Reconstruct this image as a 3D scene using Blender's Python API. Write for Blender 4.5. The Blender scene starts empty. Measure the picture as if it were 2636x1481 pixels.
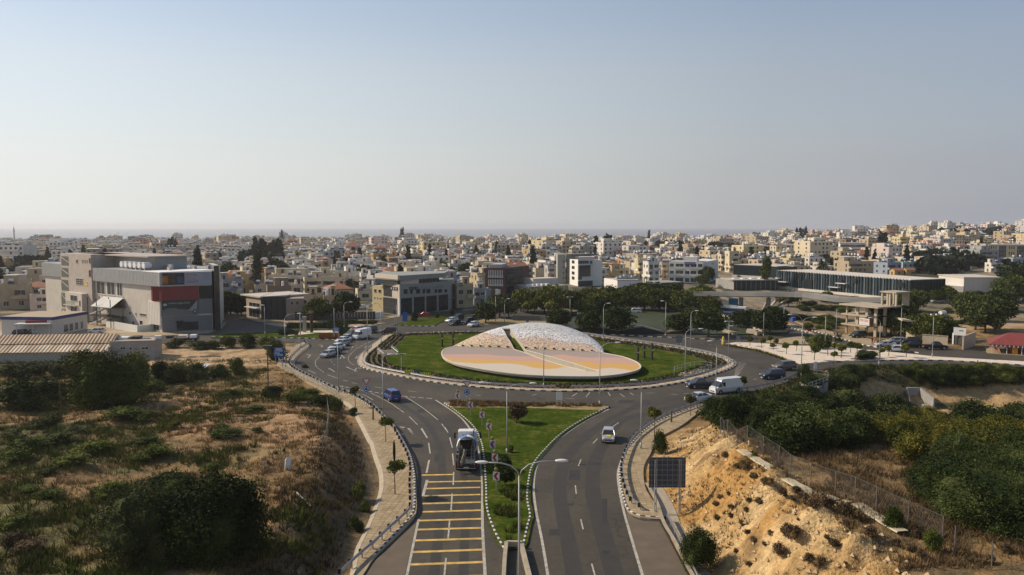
import bpy,bmesh,math,random
import numpy as np
from mathutils import Vector,Matrix,noise
from math import sin,cos,pi,radians,atan2,sqrt,hypot
R=random.Random(7)
HAZE_TOP=48.0
SC=bpy.context.scene
COL=SC.collection
# ------------------------------------------------------------------ camera, sky, sun, exposure
F,CX,CY,CAMH=2108.0,1318.0,740.5,28.0
PITCH=math.atan((CY-581.4)/F)
cam=bpy.data.cameras.new('camera')
cam.sensor_width=36.0
cam.lens=36.0*F/2636.0
cam.clip_start=0.5
cam.clip_end=60000
cam_ob=bpy.data.objects.new('camera',cam)
cam_ob.location=(0,0,CAMH)
cam_ob.rotation_euler=(radians(90)-PITCH,0,0)
COL.objects.link(cam_ob)
SC.camera=cam_ob
SUN_AZ=(-0.955,0.295)
SUN_EL=radians(36)
world=bpy.data.worlds.new('World')
SC.world=world
world.use_nodes=True
wn=world.node_tree.nodes
wl=world.node_tree.links
wn.clear()
sky=wn.new('ShaderNodeTexSky')
sky.sky_type='NISHITA'
sky.sun_disc=False
sky.sun_elevation=SUN_EL
sky.sun_rotation=atan2(SUN_AZ[0],SUN_AZ[1])
sky.altitude=0
sky.air_density=1.0
sky.dust_density=0.5
sky.ozone_density=1.6
bg=wn.new('ShaderNodeBackground')
bg.inputs['Strength'].default_value=0.125
wo=wn.new('ShaderNodeOutputWorld')
geo=wn.new('ShaderNodeTexCoord')
sep=wn.new('ShaderNodeSeparateXYZ');wl.new(geo.outputs['Generated'],sep.inputs[0])
dt=wn.new('ShaderNodeVectorMath');dt.operation='DOT_PRODUCT'
dt.inputs[1].default_value=(SUN_AZ[0]*.93,SUN_AZ[1]*.93,.36)
wl.new(geo.outputs['Generated'],dt.inputs[0])
rmp=wn.new('ShaderNodeValToRGB')
rmp.color_ramp.elements[0].position=0.0;rmp.color_ramp.elements[0].color=(0.27,0.30,0.385,1)
rmp.color_ramp.elements[1].position=1.0;rmp.color_ramp.elements[1].color=(0.96,0.95,0.90,1)
for q,c in((.36,(0.35,0.365,0.425)),(.53,(0.47,0.475,0.49)),(.74,(0.72,0.73,0.715)),(.85,(0.84,0.85,0.835))):
 e_=rmp.color_ramp.elements.new(q);e_.color=(*c,1)
mr0=wn.new('ShaderNodeMapRange');mr0.inputs['From Min'].default_value=-1;mr0.inputs['From Max'].default_value=1
wl.new(dt.outputs['Value'],mr0.inputs['Value']);wl.new(mr0.outputs[0],rmp.inputs[0])
hz=wn.new('ShaderNodeVectorMath');hz.operation='SCALE';hz.inputs['Scale'].default_value=1/0.125
wl.new(rmp.outputs[0],hz.inputs[0])
wr=wn.new('ShaderNodeValToRGB')
wr.color_ramp.interpolation='EASE'
wr.color_ramp.elements[0].position=0.0;wr.color_ramp.elements[0].color=(1,1,1,1)
wr.color_ramp.elements[1].position=0.9;wr.color_ramp.elements[1].color=(.0,.0,.0,1)
for q,c in((.05,.92),(.15,.66),(.26,.38)):
 e_=wr.color_ramp.elements.new(q);e_.color=(c,c,c,1)
wl.new(sep.outputs['Z'],wr.inputs[0])
wm=wn.new('ShaderNodeMix');wm.data_type='RGBA'
wl.new(wr.outputs[0],wm.inputs['Factor']);wl.new(sky.outputs[0],wm.inputs['A']);wl.new(hz.outputs[0],wm.inputs['B'])
wl.new(wm.outputs['Result'],bg.inputs[0])
wl.new(bg.outputs[0],wo.inputs[0])
sun=bpy.data.lights.new('sun','SUN')
sun.energy=5.0
sun.angle=radians(0.6)
sun.color=(1.0,0.84,0.65)
sun_ob=bpy.data.objects.new('sun',sun)
sv=Vector((SUN_AZ[0]*cos(SUN_EL),SUN_AZ[1]*cos(SUN_EL),sin(SUN_EL)))
sun_ob.rotation_euler=sv.to_track_quat('Z','Y').to_euler()
sun_ob.location=(0,0,200)
COL.objects.link(sun_ob)
SC.view_settings.view_transform='Standard'
SC.view_settings.look='None'
SC.view_settings.exposure=-0.05
SC.view_settings.gamma=1.0
SC.view_settings.use_curve_mapping=False
SC.render.engine='CYCLES'
SC.cycles.volume_bounces=1
SC.cycles.max_bounces=6
SC.cycles.volume_step_rate=10
# ------------------------------------------------------------------ measuring helpers
def ray(p):
 a=(p[0]-CX)/F
 b=(CY-p[1])/F
 return(a,cos(PITCH)+b*sin(PITCH),-sin(PITCH)+b*cos(PITCH))
def G(p,z=0.0):
 d=ray(p)
 t=(z-CAMH)/d[2]
 return(d[0]*t,d[1]*t)
def at_depth(p,y):
 d=ray(p)
 t=y/d[1]
 return(d[0]*t,y,CAMH+d[2]*t)
def ZR(p,y):
 return at_depth(p,y)[2]
def proj(x,y,z=0.0):
 dz=z-CAMH
 fw=y*cos(PITCH)-dz*sin(PITCH)
 up=y*sin(PITCH)+dz*cos(PITCH)
 return(CX+F*x/fw,CY-F*up/fw)
def zm(ox,oy,k):
 return lambda x,y:(ox+x/k,oy+y/k)
A_=zm(0,580,3.903);B_=zm(560,580,3.903);C_=zm(1120,580,3.903);D_=zm(1640,580,4.6)
E_=zm(2076,580,3.911);L_=zm(0,850,2.293);M_=zm(640,800,4.257);N_=zm(1100,800,4.257)
O_=zm(1600,800,4.257);P_=zm(2036,800,4.257);Q_=zm(640,1100,3.68);R_=zm(1200,1040,3.281)
S_=zm(1836,1040,3.22);W_=zm(0,0,0.97693)
def pts(z,*xy):
 return[z(xy[i],xy[i+1])for i in range(0,len(xy),2)]
def gpts(plist,z=0.0):
 return[G(p,z)for p in plist]
def smooth_line(p,step=1.0,closed=False):
 """Catmull-Rom through world points, resampled evenly."""
 n=len(p)
 out=[]
 rng=range(n if closed else n-1)
 for i in rng:
  if closed:
   a,b,c,d=p[(i-1)%n],p[i],p[(i+1)%n],p[(i+2)%n]
  else:
   a,b,c,d=p[max(i-1,0)],p[i],p[i+1],p[min(i+2,n-1)]
  for k in range(16):
   t=k/16.0
   out.append(tuple(0.5*(2*b[j]+(c[j]-a[j])*t+(2*a[j]-5*b[j]+4*c[j]-d[j])*t*t+(3*b[j]-a[j]-3*c[j]+d[j])*t**3)for j in range(2)))
 out.append(tuple(p[0])if closed else tuple(p[-1]))
 return resample(out,step)
def resample(p,step):
 L=[0.0]
 for i in range(1,len(p)):
  L.append(L[-1]+hypot(p[i][0]-p[i-1][0],p[i][1]-p[i-1][1]))
 n=max(1,int(round(L[-1]/step)))
 out=[]
 j=0
 for k in range(n+1):
  s=L[-1]*k/n
  while j<len(L)-2 and L[j+1]<s:
   j+=1
  t=(s-L[j])/max(1e-9,L[j+1]-L[j])
  out.append((p[j][0]+(p[j+1][0]-p[j][0])*t,p[j][1]+(p[j+1][1]-p[j][1])*t))
 return out
def normals2(p):
 out=[]
 for i in range(len(p)):
  a=p[max(0,i-1)];b=p[min(len(p)-1,i+1)]
  d=Vector((b[0]-a[0],b[1]-a[1]))
  d=d.normalized()if d.length>1e-9 else Vector((1,0))
  out.append((-d.y,d.x))
 return out
def offset(p,w):
 n=normals2(p)
 return[(p[i][0]+n[i][0]*w,p[i][1]+n[i][1]*w)for i in range(len(p))]
def inside(x,y,poly):
 c=False
 j=len(poly)-1
 for i in range(len(poly)):
  if(poly[i][1]>y)!=(poly[j][1]>y)and x<(poly[j][0]-poly[i][0])*(y-poly[i][1])/(poly[j][1]-poly[i][1])+poly[i][0]:
   c=not c
  j=i
 return c
def np_inside(X,Y,poly):
 c=np.zeros(X.shape,bool)
 j=len(poly)-1
 for i in range(len(poly)):
  yi,yj,xi,xj=poly[i][1],poly[j][1],poly[i][0],poly[j][0]
  if yi!=yj:
   k=((yi>Y)!=(yj>Y))&(X<(xj-xi)*(Y-yi)/(yj-yi)+xi)
   c^=k
  j=i
 return c
def sstep(a,b,x):
 t=min(1.0,max(0.0,(x-a)/(b-a)))
 return t*t*(3-2*t)
def nstep(a,b,x):
 t=np.clip((x-a)/(b-a),0,1)
 return t*t*(3-2*t)
 # ------------------------------------------------------------------ materials
MATS={}
def _bsdf(name):
 m=bpy.data.materials.new(name)
 m.use_nodes=True
 return m,m.node_tree.nodes,m.node_tree.links,m.node_tree.nodes['Principled BSDF']
def mat(name,c,rough=0.7,metal=0.0,var=0.12,scale=3.0,bump=0.0,bscale=None,spec=0.35,emit=None):
 """Procedural material: base colour with noise-driven variation, roughness variation and fine relief."""
 if name in MATS:
  return MATS[name]
 m,n,l,b=_bsdf(name)
 tc=n.new('ShaderNodeTexCoord')
 nz=n.new('ShaderNodeTexNoise')
 nz.inputs['Scale'].default_value=scale
 nz.inputs['Detail'].default_value=5
 l.new(tc.outputs['Object'],nz.inputs['Vector'])
 mx=n.new('ShaderNodeMix');mx.data_type='RGBA'
 mx.inputs['A'].default_value=(*[max(0,x*(1-var))for x in c],1)
 mx.inputs['B'].default_value=(*[min(1,x*(1+var))for x in c],1)
 cr=n.new('ShaderNodeMapRange')
 cr.inputs['From Min'].default_value=0.3;cr.inputs['From Max'].default_value=0.7
 l.new(nz.outputs['Fac'],cr.inputs['Value'])
 l.new(cr.outputs[0],mx.inputs['Factor'])
 l.new(mx.outputs['Result'],b.inputs['Base Color'])
 b.inputs['Roughness'].default_value=rough
 b.inputs['Metallic'].default_value=metal
 b.inputs['Specular IOR Level'].default_value=spec
 if bump:
  nb=n.new('ShaderNodeTexNoise');nb.inputs['Scale'].default_value=bscale or scale*6
  nb.inputs['Detail'].default_value=4
  l.new(tc.outputs['Object'],nb.inputs['Vector'])
  bp=n.new('ShaderNodeBump');bp.inputs['Strength'].default_value=0.6;bp.inputs['Distance'].default_value=bump
  l.new(nb.outputs['Fac'],bp.inputs['Height'])
  l.new(bp.outputs[0],b.inputs['Normal'])
 m.diffuse_color=(*c,1)
 MATS[name]=m
 return m
def attr_mat(name,rough=0.85,var=0.25,scale=2.0,scale2=14.0,bump=0.03,trans=0.0,sat=None):
 """Colour comes from the mesh's own colour attribute, broken up by two sizes of noise."""
 if name in MATS:
  return MATS[name]
 m,n,l,b=_bsdf(name)
 at=n.new('ShaderNodeVertexColor');at.layer_name='Col'
 tc=n.new('ShaderNodeTexCoord')
 f=None
 for sc_,amt in((scale,var),(scale2,var*0.8)):
  nz=n.new('ShaderNodeTexNoise');nz.inputs['Scale'].default_value=sc_;nz.inputs['Detail'].default_value=6
  l.new(tc.outputs['Object'],nz.inputs['Vector'])
  mr=n.new('ShaderNodeMapRange')
  mr.inputs['From Min'].default_value=0.3;mr.inputs['From Max'].default_value=0.7
  mr.inputs['To Min'].default_value=1-amt;mr.inputs['To Max'].default_value=1+amt
  l.new(nz.outputs['Fac'],mr.inputs['Value'])
  if f is None:
   f=mr.outputs[0]
  else:
   mu=n.new('ShaderNodeMath');mu.operation='MULTIPLY'
   l.new(f,mu.inputs[0]);l.new(mr.outputs[0],mu.inputs[1]);f=mu.outputs[0]
   last=nz
 vm=n.new('ShaderNodeVectorMath');vm.operation='SCALE'
 l.new(at.outputs['Color'],vm.inputs[0]);l.new(f,vm.inputs['Scale'])
 l.new(vm.outputs[0],b.inputs['Base Color'])
 b.inputs['Roughness'].default_value=rough
 b.inputs['Specular IOR Level'].default_value=0.2
 if bump:
  bp=n.new('ShaderNodeBump');bp.inputs['Distance'].default_value=bump;bp.inputs['Strength'].default_value=0.8
  l.new(last.outputs['Fac'],bp.inputs['Height']);l.new(bp.outputs[0],b.inputs['Normal'])
 MATS[name]=m
 return m
def wall_mat(name='painted_wall',rough=0.85):
 """Render/plaster whose paint colour is the object's own colour."""
 if name in MATS:
  return MATS[name]
 m,n,l,b=_bsdf(name)
 oi=n.new('ShaderNodeObjectInfo')
 tc=n.new('ShaderNodeTexCoord')
 nz=n.new('ShaderNodeTexNoise');nz.inputs['Scale'].default_value=0.5;nz.inputs['Detail'].default_value=6
 l.new(tc.outputs['Object'],nz.inputs['Vector'])
 mr=n.new('ShaderNodeMapRange');mr.inputs['From Min'].default_value=0.3;mr.inputs['From Max'].default_value=0.7
 mr.inputs['To Min'].default_value=0.86;mr.inputs['To Max'].default_value=1.08
 l.new(nz.outputs['Fac'],mr.inputs['Value'])
 vm=n.new('ShaderNodeVectorMath');vm.operation='SCALE'
 l.new(oi.outputs['Color'],vm.inputs[0]);l.new(mr.outputs[0],vm.inputs['Scale'])
 l.new(vm.outputs[0],b.inputs['Base Color'])
 b.inputs['Roughness'].default_value=rough
 b.inputs['Specular IOR Level'].default_value=0.2
 MATS[name]=m
 return m
def leaf_mat(name,c1,c2,c3=None):
 if name in MATS:
  return MATS[name]
 m,n,l,b=_bsdf(name)
 oi=n.new('ShaderNodeObjectInfo')
 tc=n.new('ShaderNodeTexCoord')
 nz=n.new('ShaderNodeTexNoise');nz.inputs['Scale'].default_value=1.1;nz.inputs['Detail'].default_value=5
 l.new(tc.outputs['Object'],nz.inputs['Vector'])
 ad=n.new('ShaderNodeMath');ad.operation='ADD'
 sc=n.new('ShaderNodeMath');sc.operation='MULTIPLY_ADD'
 sc.inputs[1].default_value=0.3;sc.inputs[2].default_value=-0.15
 l.new(oi.outputs['Random'],sc.inputs[0])
 l.new(nz.outputs['Fac'],ad.inputs[0]);l.new(sc.outputs[0],ad.inputs[1])
 cr=n.new('ShaderNodeValToRGB')
 cr.color_ramp.elements[0].position=0.32;cr.color_ramp.elements[0].color=(*c1,1)
 cr.color_ramp.elements[1].position=0.68;cr.color_ramp.elements[1].color=(*(c3 or c2),1)
 e=cr.color_ramp.elements.new(0.5);e.color=(*c2,1)
 l.new(ad.outputs[0],cr.inputs[0])
 l.new(cr.outputs[0],b.inputs['Base Color'])
 b.inputs['Roughness'].default_value=0.8
 b.inputs['Specular IOR Level'].default_value=0.06
 MATS[name]=m
 return m
 # ------------------------------------------------------------------ mesh helpers
class MB:
 def __init__(self):
  self.v=[];self.f=[];self.m=[];self.T=None
 def add(self,vs,fs,mi=0):
  o=len(self.v)
  if self.T is not None:
   vs=[tuple(self.T@Vector(p))for p in vs]
  self.v.extend(vs)
  for q in fs:
   self.f.append(tuple(i+o for i in q));self.m.append(mi)
 def box(self,x0,x1,y0,y1,z0,z1,mi=0):
  self.add([(x0,y0,z0),(x1,y0,z0),(x1,y1,z0),(x0,y1,z0),(x0,y0,z1),(x1,y0,z1),(x1,y1,z1),(x0,y1,z1)],[(0,3,2,1),(4,5,6,7),(0,1,5,4),(1,2,6,5),(2,3,7,6),(3,0,4,7)],mi)
 def prism(self,poly,z0,z1,mi=0,top=None):
  n=len(poly)
  vs=[(p[0],p[1],z0)for p in poly]+[(p[0],p[1],z1)for p in poly]
  fs=[(i,(i+1)%n,n+(i+1)%n,n+i)for i in range(n)]
  self.add(vs,fs+[tuple(reversed(range(n)))],mi)
  self.add([(p[0],p[1],z1)for p in poly],[tuple(range(n))],mi if top is None else top)
 def cyl(self,a,b,r0,r1=None,n=8,mi=0,caps=True):
  r1=r0 if r1 is None else r1
  a=Vector(a);b=Vector(b);d=(b-a)
  if d.length<1e-6:
   return
  q=d.to_track_quat('Z','Y')
  vs=[]
  for p,r in((a,r0),(b,r1)):
   for k in range(n):
    t=2*pi*k/n
    vs.append(tuple(p+q@Vector((r*cos(t),r*sin(t),0))))
  fs=[(k,(k+1)%n,n+(k+1)%n,n+k)for k in range(n)]
  if caps:
   fs+=[tuple(reversed(range(n))),tuple(range(n,2*n))]
  self.add(vs,fs,mi)
 def tube(self,path,r,n=6,mi=0,r1=None):
  path=[Vector(p)for p in path]
  k=len(path)
  vs=[]
  for i,p in enumerate(path):
   d=(path[min(i+1,k-1)]-path[max(i-1,0)])
   q=d.to_track_quat('Z','Y')
   rr=r if r1 is None else r+(r1-r)*i/(k-1)
   for j in range(n):
    t=2*pi*j/n
    vs.append(tuple(p+q@Vector((rr*cos(t),rr*sin(t),0))))
  fs=[]
  for i in range(k-1):
   for j in range(n):
    fs.append((i*n+j,i*n+(j+1)%n,(i+1)*n+(j+1)%n,(i+1)*n+j))
  fs+=[tuple(reversed(range(n))),tuple(range((k-1)*n,k*n))]
  self.add(vs,fs,mi)
 def ball(self,c,rx,ry=None,rz=None,nu=10,nv=6,mi=0,jit=0.0):
  ry=rx if ry is None else ry;rz=rx if rz is None else rz
  vs=[(c[0],c[1],c[2]-rz)]
  for i in range(1,nv):
   ph=-pi/2+pi*i/nv
   for j in range(nu):
    t=2*pi*j/nu
    k=1+(R.random()-.5)*jit
    vs.append((c[0]+rx*k*cos(ph)*cos(t),c[1]+ry*k*cos(ph)*sin(t),c[2]+rz*k*sin(ph)))
  vs.append((c[0],c[1],c[2]+rz))
  fs=[(0,1+(j+1)%nu,1+j)for j in range(nu)]
  for i in range(nv-2):
   for j in range(nu):
    a=1+i*nu
    fs.append((a+j,a+(j+1)%nu,a+nu+(j+1)%nu,a+nu+j))
  t=len(vs)-1
  fs+=[(t,t-nu+j,t-nu+(j+1)%nu)for j in range(nu)]
  self.add(vs,fs,mi)
 def mesh(self,name,mats,smooth=False):
  me=bpy.data.meshes.new(name)
  me.from_pydata(self.v,[],self.f)
  for m in(mats if isinstance(mats,(list,tuple))else[mats]):
   me.materials.append(m)
  me.polygons.foreach_set('material_index',self.m)
  if smooth:
   me.polygons.foreach_set('use_smooth',[True]*len(self.f))
  me.update()
  return me
 def build(self,name,mats,parent=None,smooth=False,loc=None):
  if parent is not None and loc is None:
   L=parent.location
   if L.length>0 and not getattr(self,'local',False):
    self.v=[(a-L.x,b-L.y,c-L.z)for a,b,c in self.v]
  o=bpy.data.objects.new(name,self.mesh(name,mats,smooth))
  COL.objects.link(o)
  if parent is not None:
   o.parent=parent
  if loc is not None:
   o.location=loc
  return o
def np_mesh(name,V,Fc,mats,colors=None,smooth=False,k=4):
 """V (N,3), Fc (M,k) arrays; colours (N,3) per vertex."""
 me=bpy.data.meshes.new(name)
 V=np.asarray(V,np.float32);Fc=np.asarray(Fc,np.int32)
 me.vertices.add(len(V));me.vertices.foreach_set('co',V.ravel())
 me.loops.add(Fc.size);me.loops.foreach_set('vertex_index',Fc.ravel())
 me.polygons.add(len(Fc));me.polygons.foreach_set('loop_start',np.arange(0,Fc.size,Fc.shape[1],dtype=np.int32))
 me.polygons.foreach_set('use_smooth',np.full(len(Fc),bool(smooth)))
 me.update(calc_edges=True)
 for m in(mats if isinstance(mats,(list,tuple))else[mats]):
  me.materials.append(m)
 if colors is not None:
  ca=me.color_attributes.new('Col','FLOAT_COLOR','POINT')
  c4=np.ones((len(V),4),np.float32);c4[:,:3]=colors
  ca.data.foreach_set('color',c4.ravel())
 return me
def link(name,me,parent=None,loc=(0,0,0),rz=0.0,s=None):
 o=bpy.data.objects.new(name,me)
 COL.objects.link(o)
 o.location=loc
 if rz:o.rotation_euler=(0,0,rz)
 if s is not None:o.scale=s if isinstance(s,(tuple,list))else(s,s,s)
 if parent is not None:o.parent=parent
 return o
def tag(o,label=None,cat=None,group=None,kind=None):
 if label:o['label']=label
 if cat:o['category']=cat
 if group:o['group']=group
 if kind:o['kind']=kind
 return o
def empty(name,loc=(0,0,0),rz=0.0,label=None,cat=None,group=None):
 o=bpy.data.objects.new(name,None)
 o.location=loc;o.rotation_euler=(0,0,rz);o.empty_display_size=0.5
 COL.objects.link(o)
 return tag(o,label,cat,group)
def copy_tree(o,parent=None):
 c=o.copy();COL.objects.link(c);c.parent=parent
 for ch in o.children:
  copy_tree(ch,c)
 return c
def part(name,mb,m,parent,smooth=False):
 """A part given in its thing's own coordinates."""
 mb.local=True
 return mb.build(name,m,parent,smooth)
M_ASPH=mat('asphalt',(0.088,0.084,0.080),rough=0.82,var=0.10,scale=0.25,bump=0.006,bscale=40)
M_WHITE=mat('white_road_paint',(0.40,0.375,0.315),var=0.35,scale=1.8)
M_YELLOW=mat('yellow_road_paint',(0.54,0.36,0.09),var=0.38,scale=1.1)
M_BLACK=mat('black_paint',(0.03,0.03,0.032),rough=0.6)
M_KERBW=mat('kerb_white',(0.60,0.575,0.52),var=0.3,scale=2)
M_KERBB=mat('kerb_black',(0.045,0.045,0.05),var=0.2,scale=2)
M_CONC=mat('concrete',(0.36,0.31,0.225),var=0.16,scale=1.2,bump=0.01)
M_CONCG=mat('grey_concrete',(0.30,0.29,0.27),var=0.16,scale=0.9,bump=0.01)
M_PAVE=mat('paving_slab',(0.345,0.27,0.165),var=0.16,scale=0.6,bump=0.006)
M_GALV=mat('galvanised_steel',(0.42,0.43,0.45),rough=0.45,metal=0.75,var=0.1)
M_GALVP=mat('grey_pole_paint',(0.36,0.37,0.37),rough=0.5,metal=0.2,var=0.08)
M_LIGHT=mat('lamp_housing',(0.70,0.70,0.68),rough=0.4,var=0.05)
M_GLASSD=mat('dark_window_glass',(0.025,0.032,0.038),rough=0.12,spec=0.7,var=0.3,scale=0.8)
M_GLASSB=mat('blue_green_glass',(0.035,0.058,0.068),rough=0.13,spec=0.8,var=0.35,scale=0.3)
M_WOOD=mat('weathered_wood',(0.10,0.075,0.055),var=0.2,scale=5)
M_BARK=mat('bark',(0.11,0.085,0.06),var=0.3,scale=5,bump=0.02)
M_LEAFD=leaf_mat('dark_leaves',(0.014,0.024,0.007),(0.036,0.053,0.013),(0.092,0.110,0.034))
M_LEAFM=leaf_mat('mid_leaves',(0.036,0.052,0.010),(0.080,0.100,0.019),(0.150,0.155,0.034))
M_LEAFY=leaf_mat('yellow_green_leaves',(0.038,0.048,0.010),(0.085,0.088,0.015),(0.155,0.135,0.022))
M_LEAFG=leaf_mat('grey_green_leaves',(0.030,0.040,0.013),(0.062,0.073,0.025),(0.110,0.115,0.045))
M_LEAFC=leaf_mat('conifer_needles',(0.010,0.017,0.012),(0.019,0.030,0.018),(0.032,0.047,0.024))
M_TWIG=leaf_mat('dry_brown_twigs',(0.055,0.038,0.022),(0.10,0.070,0.038),(0.17,0.115,0.058))
M_STRAW=leaf_mat('dry_straw',(0.13,0.085,0.035),(0.22,0.15,0.062),(0.32,0.23,0.10))
# ------------------------------------------------------------------ outlines of the place, measured once
from mathutils.geometry import delaunay_2d_cdt
def cdt_patch(poly,step,zfun,holes=(),extra=()):
 """Triangulated sheet over a polygon (with holes); returns verts, tris."""
 vs=[Vector(p)for p in poly]
 n=len(vs)
 ed=[(i,(i+1)%n)for i in range(n)]
 for h in holes:
  o=len(vs)
  vs+=[Vector(p)for p in h]
  ed+=[(o+i,o+(i+1)%len(h))for i in range(len(h))]
 if step:
  xs=[p[0]for p in poly];ys=[p[1]for p in poly]
  gx=np.arange(min(xs),max(xs),step);gy=np.arange(min(ys),max(ys),step)
  X,Y=np.meshgrid(gx,gy)
  rs=np.random.RandomState(3)
  X=X+(rs.rand(*X.shape)-.5)*step*.5;Y=Y+(rs.rand(*Y.shape)-.5)*step*.5
  k=np_inside(X,Y,poly)
  for h in holes:
   k&=~np_inside(X,Y,h)
  vs+=[Vector((float(a),float(b)))for a,b in zip(X[k],Y[k])]
 for e in extra:vs.append(Vector(e))
 V,E,T,_,_,_=delaunay_2d_cdt(vs,ed,[],0,1e-5)
 tris=[]
 for t in T:
  cx=sum(V[i].x for i in t)/3;cy=sum(V[i].y for i in t)/3
  if inside(cx,cy,poly)and not any(inside(cx,cy,h)for h in holes):
   a,b,c=(V[i]for i in t)
   if(b-a).cross(c-a)<0:t=(t[0],t[2],t[1])
   tris.append(tuple(t))
 return[(p.x,p.y,zfun(p.x,p.y))for p in V],tris
def sheet(name,poly,z,m,skirt=0.0,parent=None,kind='structure',step=0,zfun=None,smooth=False):
 zf=zfun or(lambda x,y:z)
 V,T=cdt_patch(poly,step,zf)
 mb=MB();mb.add(V,T)
 if skirt:
  P=[(p[0],p[1],zf(p[0],p[1]))for p in poly]
  n=len(P)
  area=sum(P[i][0]*P[(i+1)%n][1]-P[(i+1)%n][0]*P[i][1]for i in range(n))
  if area<0:P.reverse()
  vs=P+[(p[0],p[1],p[2]-skirt)for p in P]
  mb.add(vs,[(i,n+i,n+(i+1)%n,(i+1)%n)for i in range(n)])
 o=mb.build(name,m,parent,smooth)
 if kind and parent is None:o['kind']=kind
 return o
west_edge=(pts(Q_,700,1900,850,1720,1090,1402,1190,1250,1400,1050,1560,880,1592,780,1592,600,1575,420,1530,250,1440,80)+pts(M_,1500,1180,1360,1060,1180,950,1000,880,880,830,700,740,560,670,520,640,505,580,530,530,600,460,668,405,650,372,600,350))
east_edge=(pts(P_,3000,650,2554,618,1700,602,1200,592,900,592,700,605,400,640,250,665)+pts(O_,2050,690,1620,850,1300,910,960,1010,700,1095,430,1205,250,1320,130,1440)+pts(R_,1350,400,1300,520,1292,600,1300,700,1345,880,1400,940,1500,975,1640,985,1740,1180,1890,1460,2150,1900))
W_EDGE=smooth_line(gpts(west_edge),1.0)
E_EDGE=smooth_line(gpts(east_edge),1.0)
north_edge=(pts(M_,560,350,400,345,150,345)+pts(A_,2500,1190,2100,1180,1560,1188,1100,1192,0,1200,-600,1205,-600,1130,0,1130,1100,1122,1820,1103,2100,1085,2230,1040)+pts(B_,100,965,250,940,700,962,870,968,1600,948,1830,908,2330,882)+pts(C_,500,830,780,838,1300,868,1900,852)+pts(D_,700,850,940,850,1250,955,1640,1080,1780,1170,2100,1270)+pts(P_,0,112,500,262,880,325,1080,335,1460,372,1900,425,2150,450,2700,490,3000,510))
ASPH=W_EDGE+gpts(north_edge)+E_EDGE
pave_w_out=pts(M_,520,380,440,480,330,530,322,600,400,655,620,780,960,960,1130,1050,1240,1230,1350,1440)+pts(Q_,1180,150,1225,300,1270,430,1275,600,1190,860,1110,1040,1060,1150,1010,1402,950,1700,900,1900)
PAVE_W_OUT=smooth_line(gpts(pave_w_out),1.0)
PAVE_W=W_EDGE+PAVE_W_OUT
pave_e_out=pts(O_,1000,1010)+pts(R_,2050,10,1830,180,1620,300,1560,420,1500,540,1510,700,1560,800,1670,975)
PAVE_E_OUT=smooth_line(gpts(pave_e_out),1.0)
pe_in=pts(O_,960,1012,700,1097,430,1207,250,1322,130,1442)+pts(R_,1350,402,1302,520,1294,600,1302,700,1347,878,1402,938,1500,972,1640,982)
PE_IN=smooth_line(gpts(pe_in),1.0)
PAVE_E=list(reversed(PAVE_E_OUT))+PE_IN
ISL=smooth_line(gpts([W_(*p)for p in[(900,913),(904,896),(924,878),(950,858),(982,842),(1100,836),(1300,834),(1450,841),(1563,856),(1724,879),(1828,902),(1850,920),(1802,941),(1747,957),(1660,973),(1600,979),(1500,984),(1396,985),(1290,981),(1180,973),(1090,962),(1010,948),(945,935),(912,925)]]),1.0,True)[:-1]
ispl_l=pts(N_,190,1020,330,1120,500,1270,590,1440)+pts(Q_,2230,300,2250,560,2260,780,2330,990,2420,1160)
ispl_r=pts(R_,480,1215,520,1030,540,950,515,800,530,640,560,530,640,420,800,260,1000,130,1210,30)
ispl_t=pts(N_,1990,1060,1900,1045,1400,1030,900,1020,600,1000,350,985)
SPL_L=smooth_line(gpts(ispl_l),0.8)
SPL_R=smooth_line(gpts(ispl_r),0.8)
SPLIT=SPL_L+SPL_R+smooth_line(gpts(ispl_t),1.5)
grav=(pts(O_,1110,372,1240,378,1500,432,1700,500,1850,562,1935,592)+pts(P_,120,592,500,562,1000,548,1600,545,2000,566,2554,602,3000,630,3000,590,2554,562,1600,510,1200,468,700,420,300,392,0,388)+pts(O_,1700,372,1400,355,1250,352))
GRAV=gpts(grav)
ROCK=gpts(pts(O_,1500,352,1750,312,1990,282,2200,318,2440,382,2200,378,1900,372))
NWI=smooth_line(gpts(pts(B_,-60,1138,60,1100,400,1085,640,1075,760,1055,900,1045,1180,1052,1340,1040,1290,1100,1240,1165,1000,1145,650,1133,300,1130)),1.0,True)[:-1]
NEI=gpts(pts(B_,1740,1012,1830,990,1960,950,2240,920,2560,895,2576,905,2330,950,2230,985,2180,1018,1960,1014))
NEI2=gpts(pts(C_,420,968,500,945,640,945,760,955,1100,965,1290,985,1290,1010,1100,1012,700,1005,520,1002))
PARK=gpts(pts(C_,1290,1052,1280,975,1320,955,1600,925,1900,885,2100,868)+pts(D_,0,1035,300,1010,520,985,640,978,820,1050,1000,1060,1150,1090,1400,1115,1690,1190,1790,1260,1780,1285,1600,1300,1300,1305,900,1300,560,1292,0,1275)+pts(C_,2300,1090,1850,1088,1600,1075))
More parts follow.
